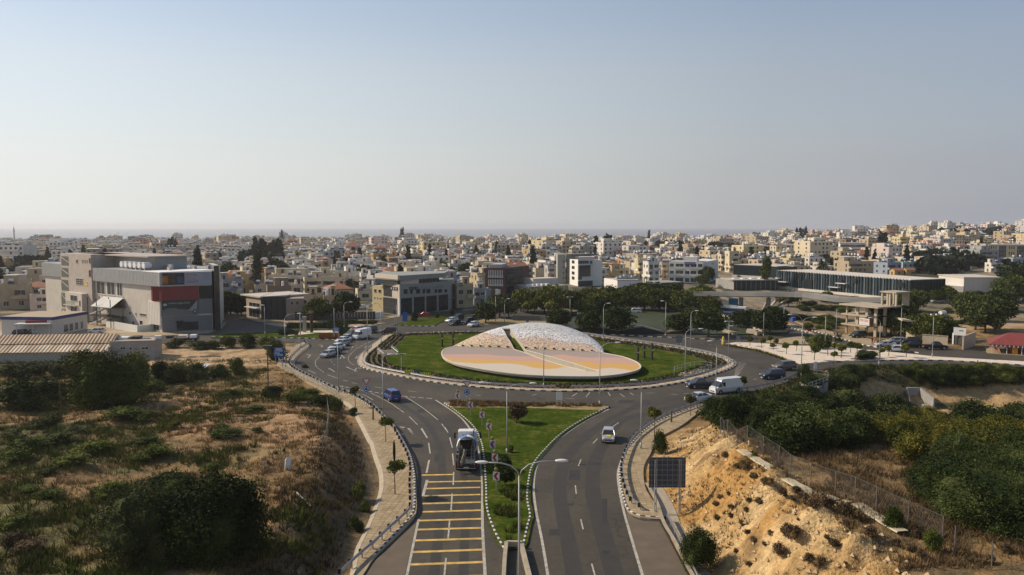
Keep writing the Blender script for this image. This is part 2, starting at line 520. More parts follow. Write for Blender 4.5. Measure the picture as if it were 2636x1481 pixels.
# ------------------------------------------------------------------ relief of the ground
rs0=np.random.RandomState(11)
_H=rs0.rand(256,256)
def vnoise(X,Y):
 xi=np.floor(X).astype(int);yi=np.floor(Y).astype(int)
 fx=X-xi;fy=Y-yi
 fx=fx*fx*(3-2*fx);fy=fy*fy*(3-2*fy)
 a=_H[xi%256,yi%256];b=_H[(xi+1)%256,yi%256];c=_H[xi%256,(yi+1)%256];d=_H[(xi+1)%256,(yi+1)%256]
 return(a*(1-fx)+b*fx)*(1-fy)+(c*(1-fx)+d*fx)*fy
def fbm(X,Y,s,o=4):
 r=0;a=1;t=0
 for k in range(o):
  r=r+a*vnoise(X/s+17.3*k,Y/s+5.1*k);t+=a;a*=.5;s*=.5
 return r/t
def prof(pl):
 p=sorted([(q[1],q[0])for q in pl])
 return np.array([a for a,b in p]),np.array([b for a,b in p])
chan_w=gpts(pts(M_,700,815,960,970,1130,1075,1225,1230,1330,1440)+pts(Q_,1150,150,1200,300,1240,430,1235,600,1150,860,1070,1040,1010,1180,960,1402,880,1800))
chan_e=gpts(pts(O_,1000,1025)+pts(R_,2060,40,1850,200,1650,320,1590,430,1560,540,1590,680,1650,780,1740,960,1800,1080,1900,1240,2010,1447,2350,1900))
xe_=gpts(pts(R_,1300,520)+pts(O_,130,1440,430,1205,700,1095,960,1010,1300,910,1620,850,2050,690)+pts(P_,250,665,400,640,700,605,1200,594,2554,585,3000,575))
yE,xE=prof(xe_)
ywL,xwL=prof(chan_w)
yeR,xeR=prof(chan_e)
def terrain(X,Y):
 """Ground level, vectorised: the cut banks of the road, the valley on the right, the flat city with a rise on the right."""
 X=np.asarray(X,float);Y=np.asarray(Y,float)
 xl=np.interp(Y,ywL,xwL);xr=np.interp(Y,yeR,xeR)
 n1=fbm(X,Y,9.0);n2=fbm(X,Y,2.6,3);n3=fbm(X+50,Y,24.0,3)
 near=1-nstep(150,165,Y)
 dl=xl-X
 Hl=np.interp(Y,[40,90,105,120,140,158],[3.4,3.2,2.4,1.2,0.4,0.0])
 hl=nstep(0.6,5.5+2.0*n2,dl)*Hl
 amp=nstep(2,10,dl)*(1-nstep(140,160,Y))
 hl=hl+amp*((n1-.5)*1.6+(n2-.5)*.7)
 dr=X-xr
 Hr=np.interp(Y,[40,82,98,110,122,135],[6.2,5.6,3.2,1.6,.4,0.0])
 ramp=nstep(0.5,7.5+2.5*n2,dr)
 gul=((fbm(X*0.9,Y*1.6,3.2,4)-.5)*3.4+(fbm(X*.8,Y*2.2,1.7,3)-.5)*1.3+(fbm(X,Y,.95,2)-.5)*.4)*ramp*(1-nstep(7,12,dr))*nstep(0.5,3,Hr)
 hr=ramp*Hr+gul+nstep(6,14,dr)*near*((n1-.5)*1.2+(n2-.5)*.5)
 plat=1-nstep(34,60,X)*nstep(70,95,Y)*0.6
 hr=hr*plat
 v=nstep(3,20,X-np.interp(Y,yE,xE))*nstep(34,50,X)*nstep(100,122,Y)*(1-nstep(156,164.5,Y))
 hr=hr*(1-v)+(-6.5+3.0*nstep(84,120,X)*nstep(120,140,Y)+(n1-.5)*2.2+(n2-.5)*1.0)*v
 h=np.where(dl>0,hl,0)+np.where(dr>0,hr,0)
 h=h*near
 base=-0.12+(1-near)*0.0
 D=np.sqrt(X*X+Y*Y)
 rise=nstep(520,1350,D)*nstep(0.10,0.62,X/np.maximum(Y,1))*19.0+nstep(600,1400,D)*1.5*(n3-.4)
 return h+base+rise
def tz(x,y):
 return float(terrain(np.array([x]),np.array([y]))[0])
def Gt(p):
 """Point of the ground relief seen at a photograph pixel."""
 d=ray(p)
 if d[2]>=-1e-4:return(d[0]*1480/d[1],1480.0,tz(d[0]*1480/d[1],1480.0))
 T_=30*1.004**np.arange(1000)
 T_=T_[T_*d[1]<1500]
 h=terrain(d[0]*T_,d[1]*T_)
 k=np.nonzero(CAMH+d[2]*T_<=h)[0]
 i=k[0]if len(k)else len(T_)-1
 return(d[0]*T_[i],d[1]*T_[i],float(h[i]))
def axis(a0,a,b,b1,fine,g=1.09):
 mid=list(np.arange(a,b,fine))
 lo=[];s=fine;v=a
 while v>a0:
  s*=g;v-=s;lo.append(v)
 hi=[];s=fine;v=mid[-1]
 while v<b1:
  s=min(s*g,40);v+=s;hi.append(v)
 return np.array(lo[::-1]+mid+hi)
gx=axis(-2300,-85,105,2300,0.8)
gy=axis(-120,52,172,1560,0.8,1.07)
def refine(a,lo,hi):
 k=(a[:-1]>=lo)&(a[1:]<=hi);return np.sort(np.concatenate([a,(a[:-1]+a[1:])[k]/2]))
gx=refine(gx,3,38);gy=refine(gy,50,112)
X,Y=np.meshgrid(gx,gy)
Z=terrain(X,Y)
nx,ny=len(gx),len(gy)
ii=np.arange(ny-1)[:,None]*nx+np.arange(nx-1)[None,:]
FQ=np.stack([ii,ii+1,ii+nx+1,ii+nx],-1).reshape(-1,4)
def mixc(C,col,w):
 w=w[...,None]
 return C*(1-w)+np.array(col)*w
n_a=fbm(X,Y,11.0);n_b=fbm(X+40,Y+9,3.5);n_c=fbm(X+7,Y+90,30.0,3);n_d=fbm(X*1.0,Y*1.0,1.6,2)
C=np.zeros(X.shape+(3,))+np.array((0.245,0.155,0.066))
C=mixc(C,(0.36,0.235,0.105),nstep(.50,.64,n_b))
C=mixc(C,(0.13,0.092,0.042),nstep(.52,.62,n_a*.6+n_d*.4))
xl=np.interp(Y,ywL,xwL);xr=np.interp(Y,yeR,xeR)
dl=xl-X;dr=X-xr
leftf=(dl>0)&(Y<175)
green=nstep(.41,.52,n_a*.55+n_b*.3+n_c*.15)*nstep(6,22,dl)*leftf
C=mixc(C,(0.075,0.082,0.022),green*0.8)
C=mixc(C,(0.40,0.245,0.125),((dl>1)&(dl<26)&(Y>92)&(Y<132))*nstep(.40,.52,n_b)*.8)
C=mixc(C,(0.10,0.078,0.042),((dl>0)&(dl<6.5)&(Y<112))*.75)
cliff=(1-nstep(8.5,11.0,dr+2.0*(n_b-.5)*2))*(dr>-1)*(Y<112)
C=mixc(C,(0.40,0.262,0.112),cliff*1.0)
C=mixc(C,(0.50,0.355,0.175),cliff*nstep(.5,.62,n_b))
C=mixc(C,(0.36,0.205,0.065),cliff*nstep(.50,.62,n_a))
C=mixc(C,(0.17,0.105,0.05),cliff*nstep(.54,.64,n_d*.5+n_c*.5)*.75)
C=mixc(C,(0.13,0.09,0.045),(dr>9)*(Y<150)*nstep(.42,.55,n_b)*.75)
valley=(X>30)&(Y>95)&(Y<164)
C=mixc(C,(0.05,0.055,0.022),valley*nstep(.40,.55,n_a)*.85)
C=mixc(C,(0.40,0.27,0.13),((X>66)&(Y>124)&(Y<157))*nstep(.38,.48,n_b))
C=mixc(C,(0.44,0.31,0.17),((X>-78)&(X<-34)&(Y>163)&(Y<190))*nstep(.30,.42,n_b))
C=mixc(C,(0.42,0.34,0.23),((X<-78)&(Y>195)&(Y<236))*.8)
far=nstep(225,262,Y)
city=np.zeros_like(C)+np.array((0.19,0.16,0.115))
city=mixc(city,(0.045,0.055,0.024),nstep(.45,.55,n_c*.5+n_a*.5))
city=mixc(city,(0.30,0.23,0.14),nstep(.58,.64,n_b))
C=C*(1-far[...,None])+city*far[...,None]
C=mixc(C,(0.46,0.32,0.17),((X>96)&(X<190)&(Y>215)&(Y<262))*nstep(.46,.56,n_a)*.9)
M_GROUND=attr_mat('bare_and_grassy_ground',var=0.30,scale=0.9,scale2=4.0,bump=0.30)
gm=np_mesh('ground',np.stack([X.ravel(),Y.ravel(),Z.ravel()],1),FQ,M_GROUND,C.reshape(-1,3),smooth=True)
tag(link('ground',gm),kind='structure')
co=np.empty(nx*ny*3,np.float32);gm.vertices.foreach_get('co',co);co=co.reshape(-1,3)
k=np_inside(co[:,0],co[:,1],ASPH)
co[k,2]=np.minimum(co[k,2],-0.12)
gm.vertices.foreach_set('co',co.ravel());gm.update()
M_SEA=mat('sea_water',(0.030,0.052,0.078),rough=0.28,spec=0.5,var=0.2,scale=0.004,bump=0.4,bscale=0.05)
mb=MB();mb.box(-16000,16000,1500,17000,-40,-36);tag(mb.build('sea',M_SEA),kind='structure')
# ------------------------------------------------------------------ carriageway and what is painted on it
def asphalt_mat():
 m,n,l,b=_bsdf('worn_asphalt')
 tc=n.new('ShaderNodeTexCoord')
 def noise_(sc,det=5):
  z=n.new('ShaderNodeTexNoise');z.inputs['Scale'].default_value=sc;z.inputs['Detail'].default_value=det
  l.new(tc.outputs['Object'],z.inputs['Vector']);return z.outputs['Fac']
 cr=n.new('ShaderNodeValToRGB')
 cr.color_ramp.elements[0].position=.30;cr.color_ramp.elements[0].color=(0.042,0.037,0.029,1)
 cr.color_ramp.elements[1].position=.72;cr.color_ramp.elements[1].color=(0.080,0.069,0.051,1)
 l.new(noise_(0.10,6),cr.inputs[0])
 mr=n.new('ShaderNodeMapRange');mr.inputs['From Min'].default_value=.3;mr.inputs['From Max'].default_value=.7
 mr.inputs['To Min'].default_value=.86;mr.inputs['To Max'].default_value=1.14
 l.new(noise_(1.7,7),mr.inputs['Value'])
 vm=n.new('ShaderNodeVectorMath');vm.operation='SCALE'
 l.new(cr.outputs[0],vm.inputs[0]);l.new(mr.outputs[0],vm.inputs['Scale'])
 vo=n.new('ShaderNodeTexVoronoi');vo.feature='DISTANCE_TO_EDGE';vo.inputs['Scale'].default_value=0.10
 wv=n.new('ShaderNodeVectorMath');wv.operation='ADD'
 nz=n.new('ShaderNodeTexNoise');nz.inputs['Scale'].default_value=0.4
 l.new(tc.outputs['Object'],nz.inputs['Vector'])
 sc2=n.new('ShaderNodeVectorMath');sc2.operation='SCALE';sc2.inputs['Scale'].default_value=3.0
 l.new(nz.outputs['Color'],sc2.inputs[0]);l.new(tc.outputs['Object'],wv.inputs[0]);l.new(sc2.outputs[0],wv.inputs[1])
 l.new(wv.outputs[0],vo.inputs['Vector'])
 ck=n.new('ShaderNodeMapRange');ck.inputs['From Min'].default_value=0.0;ck.inputs['From Max'].default_value=0.010
 ck.inputs['To Min'].default_value=0.6;ck.inputs['To Max'].default_value=1.0
 l.new(vo.outputs['Distance'],ck.inputs['Value'])
 v2=n.new('ShaderNodeVectorMath');v2.operation='SCALE'
 l.new(vm.outputs[0],v2.inputs[0]);l.new(ck.outputs[0],v2.inputs['Scale'])
 l.new(v2.outputs[0],b.inputs['Base Color'])
 b.inputs['Roughness'].default_value=.8;b.inputs['Specular IOR Level'].default_value=.3
 return m
road=sheet('road',ASPH,0.0,asphalt_mat(),skirt=0.1)
M_TYRE=mat('tyre_worn_asphalt',(0.039,0.035,0.029),rough=0.7,var=0.12,scale=0.6)
def ribbon(mb,line,w,z=0.006,mi=0):
 a=offset(line,w/2);b=offset(line,-w/2)
 n=len(line)
 mb.add([(p[0],p[1],z)for p in a]+[(p[0],p[1],z)for p in b],[(n+i,n+i+1,i+1,i)for i in range(n-1)],mi)
def worn_pass(plist,w=1.0):
 mb=MB();ribbon(mb,smooth_line(gpts(plist),1.5),w,0.004);mb.build('worn_wheel_track',M_TYRE,road)
worn_pass(pts(M_,1560,960,1900,1180,2080,1440)+pts(Q_,1830,300,1830,700,1790,1100,1740,1500),.9)
worn_pass(pts(M_,1680,950,2000,1130,2200,1330)+pts(Q_,2070,600,2050,1000,2030,1500),.8)
worn_pass(pts(O_,900,960,300,1120)+pts(R_,1300,150,1150,350,1080,520,1070,750,1130,1000,1260,1460),1.6)
worn_pass(pts(O_,300,980)+pts(R_,1200,140,950,330,830,500,790,720,830,1000,920,1460),1.4)
M_PATCH=mat('old_shoulder_asphalt',(0.13,0.104,0.075),rough=0.9,var=0.15,scale=0.5)
sheet('worn_shoulder',gpts(pts(Q_,1110,1402,1220,1240,1450,1030,1590,900,1480,1402,1420,1750,980,1750)),0.004,M_PATCH,parent=road)
sheet('worn_shoulder',gpts(pts(R_,1350,900,1420,965,1500,990,1630,995,1870,1447,2080,1850,1700,1850,1470,1447,1400,1150)),0.004,M_PATCH,parent=road)
def stripe(plist,w=0.14,m=None,z=0.009,name='road_line',smooth=True):
 mb=MB()
 ln=smooth_line(gpts(plist),1.2)if smooth and len(plist)>2 else gpts(plist)
 ribbon(mb,ln,w,z)
 return mb.build(name,m or M_WHITE,road)
def dashes(plist,on,off,w=0.13,z=0.009):
 ln=smooth_line(gpts(plist),0.5)
 i=0
 a=max(1,int(on/.5));b=max(1,int(off/.5))
 while i+a<len(ln):
  mb=MB();ribbon(mb,ln[i:i+a+1],w,z);mb.build('road_line',M_WHITE,road)
  i+=a+b
for y0,y1,x0,x1 in[(455,448,1640,1945),(520,510,1680,2200),(583,570,1665,2195),(652,638,1655,2195),(725,710,1645,2200),(803,787,1645,2200),(886,868,1610,2205),(971,954,1600,2205),(1074,1055,1580,2210),(1184,1160,1555,2210),(1302,1278,1535,2220),(1436,1408,1505,2225),(1590,1555,1480,2235)]:
 stripe([Q_(x0,y0),Q_(x1,y1)],0.42,M_YELLOW,name='yellow_rumble_bar',z=0.007)
stripe(pts(M_,2050,980,2300,1150,2430,1300,2510,1430)+pts(Q_,2150,130,2190,280,2212,500,2215,900,2226,1150,2240,1402,2255,1700),.26,z=0.011)
stripe(pts(Q_,1610,872,1500,1402,1440,1750),.22,z=0.011,smooth=False)
for s in[(1692,500,1650,655)]:
 stripe([Q_(s[0],s[1]),Q_(s[2],s[3])],.3,z=0.011)
stripe(pts(Q_,1710,312,1685,435),.22)
for s in[(1905,100,1930,195),(1932,250,1943,360),(1943,425,1938,550),(1928,630,1918,785),(1904,885,1890,1055),(1640,10,1692,100),(1705,150,1720,250),(1858,0,1888,50),(1870,1240,1845,1500)]:
 stripe([Q_(s[0],s[1]),Q_(s[2],s[3])],.15,z=0.011)
for s in[(1760,1160,1850,1250),(1890,1295,1955,1395),(2115,1240,2187,1337),(2205,1390,2217,1445)]:
 stripe([M_(s[0],s[1]),M_(s[2],s[3])],.13)
stripe(pts(M_,1710,938,1900,1060,2075,1197),.14)
stripe(pts(M_,1340,902,1530,1000,1700,1115),.14)
stripe(pts(M_,1185,920,1250,918,1362,978),.14)
dashes(pts(M_,1000,825,1300,882,1680,936,2040,966),1.0,.5,.3)
for s in[(865,703,978,742),(1030,762,1090,772),(1130,790,1190,800),(1380,835,1460,850),(650,650,735,690),(1750,880,1830,890)]:
 stripe([M_(s[0],s[1]),M_(s[2],s[3])],.15)
dashes(pts(M_,800,492,735,550,745,615,832,682),1.6,.8)
dashes(pts(M_,1400,312,1200,410,1100,500,1105,560,1160,600),1.0,.9)
dashes(pts(M_,1330,340,1000,480,900,530,950,605),1.0,2.0)
for s in[(530,925,585,932),(1145,930,1200,915),(1515,960,1610,966),(1585,940,1640,905),(1740,945,1780,895),(1980,895,2005,935),(2110,910,2160,945),(2220,900,2260,925),(1100,1015,1180,1012),(1880,905,1900,880)]:
 stripe([N_(s[0],s[1]),N_(s[2],s[3])],.14)
stripe(pts(N_,390,987,700,1000,1000,1012,1400,1026,1900,1032),.14)
for k in range(14):
 y=560+k*14
 stripe([O_(1260-k*2,y),O_(1370-k*10,y+22)],.16)
dashes(pts(O_,750,350,900,362,1150,400),1.2,1.6)
dashes(pts(O_,1640,590,1680,650,1600,720,1370,770),1.2,2.0)
for s in[(540,915,620,918),(260,905,370,902),(680,912,740,908)]:
 stripe([O_(s[0],s[1]),O_(s[2],s[3])],.14)
stripe(pts(R_,1205,44,1000,148,800,285,655,430,590,545,570,700,590,900,640,1150,690,1447,750,1800),.24)
stripe(pts(R_,1345,390,1285,560,1290,700,1330,900,1400,1150,1490,1447,1610,1800),.24)
for s in[(1288,158,1242,190),(1110,293,1070,335),(970,468,948,525),(922,690,930,760),(968,975,988,1060),(1060,1350,1088,1450)]:
 stripe([R_(s[0],s[1]),R_(s[2],s[3])],.13)
def arrow(z,tail,bend,tip,w=.2):
 """Painted lane arrow: shaft with a bend and a triangular head."""
 a,b,c=G(z(*tail)),G(z(*bend)),G(z(*tip))
 mb=MB()
 ribbon(mb,[a,b],w,.009)
 ribbon(mb,[b,c],w,.0095)
 d=Vector((c[0]-b[0],c[1]-b[1])).normalized();nn=Vector((-d.y,d.x));c=Vector(c)
 mb.add([(*(c+nn*w*1.8),.010),(*(c-nn*w*1.8),.010),(*(c+d*w*3.6),.010)],[(0,1,2)])
 mb.build('lane_arrow',M_WHITE,road)
arrow(Q_,(1577,92),(1522,12),(1470,6));arrow(M_,(1822,1382),(1750,1292),(1692,1280))
arrow(M_,(652,515),(680,485),(655,482));arrow(M_,(1005,525),(1020,488),(1045,515));arrow(M_,(1170,525),(1190,500),(1225,495))
arrow(M_,(1190,665),(1110,635),(1085,622));arrow(M_,(1160,665),(1180,630),(1205,630));arrow(M_,(940,670),(905,645),(890,640))
arrow(M_,(1130,405),(1150,385),(1165,382));arrow(M_,(1270,410),(1300,385),(1330,385));arrow(M_,(800,402),(810,385),(790,380));arrow(M_,(1370,320),(1400,308),(1425,305))
M_TAR=mat('fresh_tar_patch',(.030,.028,.026),var=.2,scale=1.5)
for z,x0,y0,x1,y1 in((R_,870,560,960,640),(R_,700,1060,790,1110),(R_,1150,800,1190,1000),(M_,1850,1080,1930,1120),(M_,1100,700,1190,720),(N_,1200,960,1290,975),(N_,2100,980,2260,1010),(O_,1500,620,1580,640),(M_,900,560,960,590),(Q_,1760,260,1800,330),(Q_,2020,690,2110,700),(B_,1250,1180,1320,1195)):
 sheet('repair_patch',gpts([z(x0,y0),z(x1,y0),z(x1,y1),z(x0,y1)]),.005,M_TAR,parent=road)
for z,x,y in((R_,880,850),(R_,1180,1250),(M_,2010,1330),(M_,1240,860),(N_,1090,975),(O_,300,1010),(Q_,1790,900),(M_,1000,610),(O_,1420,700)):
 g=G(z(x,y));mb=MB();mb.cyl((g[0],g[1],-.02),(g[0],g[1],.012),.33,n=14);mb.build('manhole_cover',mat('cast_iron',(.022,.02,.02),rough=.5),road)
 # ------------------------------------------------------------------ pavements, islands, lawns
M_LAWN=None
def lawn_mat():
 m,n,l,b=_bsdf('mown_lawn')
 tc=n.new('ShaderNodeTexCoord')
 def nz(sc,det=5):
  z=n.new('ShaderNodeTexNoise');z.inputs['Scale'].default_value=sc;z.inputs['Detail'].default_value=det
  l.new(tc.outputs['Object'],z.inputs['Vector']);return z.outputs['Fac']
 cr=n.new('ShaderNodeValToRGB')
 cr.color_ramp.elements[0].position=.33;cr.color_ramp.elements[0].color=(0.027,0.048,0.006,1)
 cr.color_ramp.elements[1].position=.64;cr.color_ramp.elements[1].color=(0.125,0.120,0.028,1)
 e=cr.color_ramp.elements.new(.5);e.color=(0.048,0.076,0.010,1)
 mu=n.new('ShaderNodeMath');mu.operation='MULTIPLY_ADD';mu.inputs[1].default_value=.5
 l.new(nz(0.30,7),mu.inputs[0])
 m3=n.new('ShaderNodeMath');m3.operation='MULTIPLY';m3.inputs[1].default_value=.5
 l.new(nz(1.6,8),m3.inputs[0]);l.new(m3.outputs[0],mu.inputs[2])
 l.new(mu.outputs[0],cr.inputs[0]);l.new(cr.outputs[0],b.inputs['Base Color'])
 bp=n.new('ShaderNodeBump');bp.inputs['Distance'].default_value=.06
 l.new(nz(14,4),bp.inputs['Height']);l.new(bp.outputs[0],b.inputs['Normal'])
 b.inputs['Roughness'].default_value=1;b.inputs['Specular IOR Level'].default_value=.0
 return m
M_LAWN=lawn_mat()
M_COBB=mat('cobble_strip',(0.46,0.37,0.25),var=.25,scale=2.5,bump=.03,bscale=8)
M_SOIL=mat('bare_soil_bed',(0.115,0.075,0.042),var=.35,scale=1.6,bump=.05)
M_GRAVEL=mat('pale_gravel',(0.66,0.56,0.44),var=.16,scale=1.2,bump=.03,bscale=9)
M_DRYBED=mat('dry_grass_bed',(0.27,0.20,0.085),var=.35,scale=1.5,bump=.05)
pave_w=sheet('pavement',PAVE_W,0.13,M_PAVE,skirt=.6)
pave_e=sheet('pavement',PAVE_E,0.13,M_PAVE,skirt=.6)
def paving(parent,poly,size,y0,y1,dirv):
 """Individual slabs, slightly uneven, laid over the pavement with open joints (one joined piece)."""
 d=Vector(dirv).normalized();nn=Vector((-d.y,d.x))
 c=Vector(poly[0])
 us=[(Vector(p)-c).dot(d)for p in poly];ws=[(Vector(p)-c).dot(nn)for p in poly]
 U,Wd=np.meshgrid(np.arange(min(us),max(us),size),np.arange(min(ws),max(ws),size))
 Xc=c.x+d.x*U+nn.x*Wd;Yc=c.y+d.y*U+nn.y*Wd
 k=(Yc>y0)&(Yc<y1)
 for a,b in((-.5,-.5),(.5,-.5),(.5,.5),(-.5,.5)):
  k&=np_inside(Xc+(d.x*a+nn.x*b)*size,Yc+(d.y*a+nn.y*b)*size,poly)
 rs=np.random.RandomState(5)
 P=np.stack([Xc[k],Yc[k]],1);n=len(P)
 h=size/2-.018
 zt=.148+rs.rand(n)*.008
 V=np.zeros((n,8,3));cs=[(-h,-h),(h,-h),(h,h),(-h,h)]
 for i,(a,b)in enumerate(cs):
  V[:,i,0]=V[:,i+4,0]=P[:,0]+d.x*a+nn.x*b
  V[:,i,1]=V[:,i+4,1]=P[:,1]+d.y*a+nn.y*b
  V[:,i,2]=.12;V[:,i+4,2]=zt
 base=np.arange(n)[:,None,None]*8
 fc=np.array([(4,5,6,7),(0,1,5,4),(1,2,6,5),(2,3,7,6),(3,0,4,7)])[None]
 t=rs.rand(n)[:,None]
 col=np.array((0.30,0.23,0.135))*(1-t)+np.array((0.40,0.315,0.195))*t
 me=np_mesh('paving_slabs',V.reshape(-1,3),(base+fc).reshape(-1,4),attr_mat('slab_concrete',var=.12,scale=.4,scale2=3,bump=.0),np.repeat(col,8,0))
 tag(link('paving_slabs',me,parent),kind='stuff')
paving(pave_w,PAVE_W,.6,55,150,(0.12,1))
paving(pave_e,PAVE_E,.6,55,140,(0.05,1))
mb=MB();ln=smooth_line(gpts(pave_w_out[6:]),1.0)
o1=offset(ln,0.0);o2=offset(ln,-0.0)
sgn=1
nrm=normals2(ln)
mb.add([(p[0],p[1],.15)for p in ln]+[(p[0]+n_[0]*-0.9,p[1]+n_[1]*-0.9,-.35)for p,n_ in zip(ln,nrm)]+[(p[0]+n_[0]*-2.0,p[1]+n_[1]*-2.0,-.30)for p,n_ in zip(ln,nrm)]+[(p[0]+n_[0]*-2.1,p[1]+n_[1]*-2.1,.05)for p,n_ in zip(ln,nrm)],[f for i in range(len(ln)-1)for f in((i,i+1,len(ln)+i+1,len(ln)+i),(len(ln)+i,len(ln)+i+1,2*len(ln)+i+1,2*len(ln)+i),(2*len(ln)+i,2*len(ln)+i+1,3*len(ln)+i+1,3*len(ln)+i))])
tag(mb.build('drain_channel',M_CONC),kind='structure')
ln=smooth_line(gpts(pts(R_,1600,700,1690,860,1755,1035,1850,1190,1990,1447,2250,1850)),1.0)
mb=MB()
for a,b,z0,z1 in((-.75,.75,-.05,-.05),(.75,.8,.0,.45),(.8,1.15,.45,.45)):
 pa=offset(ln,-a);pb=offset(ln,-b)
 n=len(ln)
 mb.add([(p[0],p[1],z0)for p in pa]+[(p[0],p[1],z1)for p in pb],[(i,i+1,n+i+1,n+i)for i in range(n-1)])
tag(mb.build('drain_channel',M_CONC),kind='structure')
island=sheet('roundabout_island',ISL,0.14,M_COBB,skirt=.2)
isl_in=offset(ISL+ISL[:1],-1.5)[:-1]
cxm=sum(p[0]for p in ISL)/len(ISL);cym=sum(p[1]for p in ISL)/len(ISL)
if not inside(isl_in[0][0],isl_in[0][1],ISL):
 isl_in=offset(ISL+ISL[:1],1.5)[:-1]
def shrink(poly,w):
 a=offset(poly+poly[:1],w)[:-1]
 return a if inside(a[0][0],a[0][1],poly)else offset(poly+poly[:1],-w)[:-1]
ISL1=shrink(ISL,1.7);ISL2=shrink(ISL,6.0)
sheet('planting_bed',ISL1,.15,M_SOIL,parent=island)
def lawn_z(x,y):
 return .17
LAWN_C=[(cxm+(p[0]-cxm)*1.0,cym+(p[1]-cym)*1.0)for p in ISL2]
lawn=sheet('lawn',LAWN_C,.17,M_LAWN,skirt=.02,kind='structure')
split=sheet('splitter_island',SPLIT,.14,M_DRYBED,skirt=.2)
SPL_LAWN=SPL_L[3:]+SPL_R[:-4]+gpts(pts(N_,1850,1105,1500,1095,1000,1078,500,1075,300,1078))
SPL_LAWN=[p for p in SPL_LAWN]
sheet('lawn',[(p[0],p[1])for p in shrink(SPL_LAWN,.35)],.155,M_LAWN)
sheet('gravel_island',GRAV,.13,M_GRAVEL,skirt=.2)
sheet('rocky_island',ROCK,.16,mat('rocky_soil',(0.36,0.28,0.16),var=.4,scale=1.4,bump=.12),skirt=.2)
nwi=sheet('splitter_island',NWI,.14,M_LAWN,skirt=.2)
sheet('paved_corner',gpts(pts(B_,700,1112,760,1080,900,1062,1180,1056,1225,1075,1000,1082,830,1100),.16),.16,M_GRAVEL)
sheet('splitter_island',NEI,.14,M_LAWN,skirt=.2)
sheet('splitter_island',NEI2,.14,M_DRYBED,skirt=.2)
for q in[pts(B_,250,930,700,955,870,960,1600,940,1830,905,1830,922,1600,958,870,985,700,985,420,975),pts(B_,620,1020,870,1028,1200,1010,1240,1000,870,1000,560,985,450,990),pts(B_,1100,1038,1400,1020,1600,1000,1700,985,1560,985,1250,1008),pts(A_,880,1090,1450,1075,1650,1080,1830,1105,1100,1132,900,1135),]:
 sheet('pavement',gpts(q),.12,M_PAVE,skirt=.2)
sheet('pavement',gpts(pts(D_,1640,1070,1780,1160,2100,1255)+pts(P_,0,105,500,250,880,315,940,340,940,400,870,392,600,322,200,210,0,150)+pts(D_,2150,1310,1780,1205,1640,1110)),.12,M_PAVE,skirt=.2)
sheet('forecourt',gpts(pts(A_,-600,1125,-600,1050,0,1060,400,1100,880,1030,1000,1060,1500,1060,1650,1078,1500,1100,900,1120,400,1135)),-.03,mat('pale_forecourt',(0.40,0.33,0.235),var=.15,scale=.3),skirt=.1)
# ------------------------------------------------------------------ kerbs of black and white stones
def stone_mesh(L,w,h,name,m):
 mb=MB();c=.03
 x0,x1,y0,y1=-L/2+.012,L/2-.012,-w/2,w/2
 mb.add([(x0,y0,-.05),(x1,y0,-.05),(x1,y1,-.05),(x0,y1,-.05),(x0,y0,h-c),(x1,y0,h-c),(x1,y1,h-c),(x0,y1,h-c),(x0+c,y0+c,h),(x1-c,y0+c,h),(x1-c,y1-c,h),(x0+c,y1-c,h)],[(0,1,5,4),(1,2,6,5),(2,3,7,6),(3,0,4,7),(4,5,9,8),(5,6,10,9),(6,7,11,10),(7,4,8,11),(8,9,10,11)])
 return mb.mesh(name,m)
_ST={}
def kerb(line,stone=.5,parts=True,h=.2,w=.2,every=1):
 ln=resample(line,stone)
 mid=[((ln[i][0]+ln[i+1][0])/2,(ln[i][1]+ln[i+1][1])/2,atan2(ln[i+1][1]-ln[i][1],ln[i+1][0]-ln[i][0]))for i in range(len(ln)-1)]
 root=empty('kerb',(mid[0][0],mid[0][1],0));root['kind']='structure'
 order=sorted(range(len(mid)),key=lambda i:hypot(mid[i][0],mid[i][1]))
 single=set(order[:295])if parts else set()
 rest=MB()
 for i,(x,y,a)in enumerate(mid):
  key=(stone,i%2,h)
  if key not in _ST:
   _ST[key]=stone_mesh(stone,w,h,'kerb_stone',(M_KERBW,M_KERBB)[i%2])
  jz=(R.random()-.5)*.02
  if i in single:
   link('kerb_stone',_ST[key],root,(x-mid[0][0],y-mid[0][1],jz),a+(R.random()-.5)*.03)
  else:
   rest.T=Matrix.Translation((x-mid[0][0],y-mid[0][1],jz))@Matrix.Rotation(a,4,'Z')
   rest.box(-stone/2+.01,stone/2-.01,-w/2,w/2,-.05,h,i%2)
 if rest.v:
  rest.T=None
  tag(part('kerb_run',rest,[M_KERBW,M_KERBB],root),kind='stuff')
 return root
kerb(smooth_line(gpts(pts(Q_,1180,1235,1300,1110,1420,985,1530,860,1568,780,1575,600,1565,430,1520,250,1425,75)+pts(M_,1490,1185,1350,1065,1170,955,990,885,870,832,690,745,550,676)),1),.5)
kerb(smooth_line(gpts(pts(M_,545,672,505,630,490,580,515,530,585,460,660,404,640,372)),1),.8)
kerb(SPL_L,.5);kerb(SPL_R,.5)
kerb(smooth_line(gpts(pts(O_,960,1012,700,1097,430,1207,250,1322,130,1442)+pts(R_,1350,402,1305,520,1297,600,1310,720,1352,870,1405,930,1500,962,1690,966)),1),.5)
kerb(ISL+ISL[:1],.9)
kerb(smooth_line(gpts(grav[1:14]if False else pts(O_,1110,372,1240,378,1500,432,1700,500,1850,562,1935,592)),1),.9)
kerb(smooth_line(gpts(pts(P_,120,592,500,562,1000,548,1600,548,2000,566,2554,602,2900,622)),1),1.0)
kerb(smooth_line(gpts(pts(D_,1700,1150,1780,1206,2100,1290)+pts(P_,0,152,200,212,600,325,870,393,1400,467)),1),1.0)
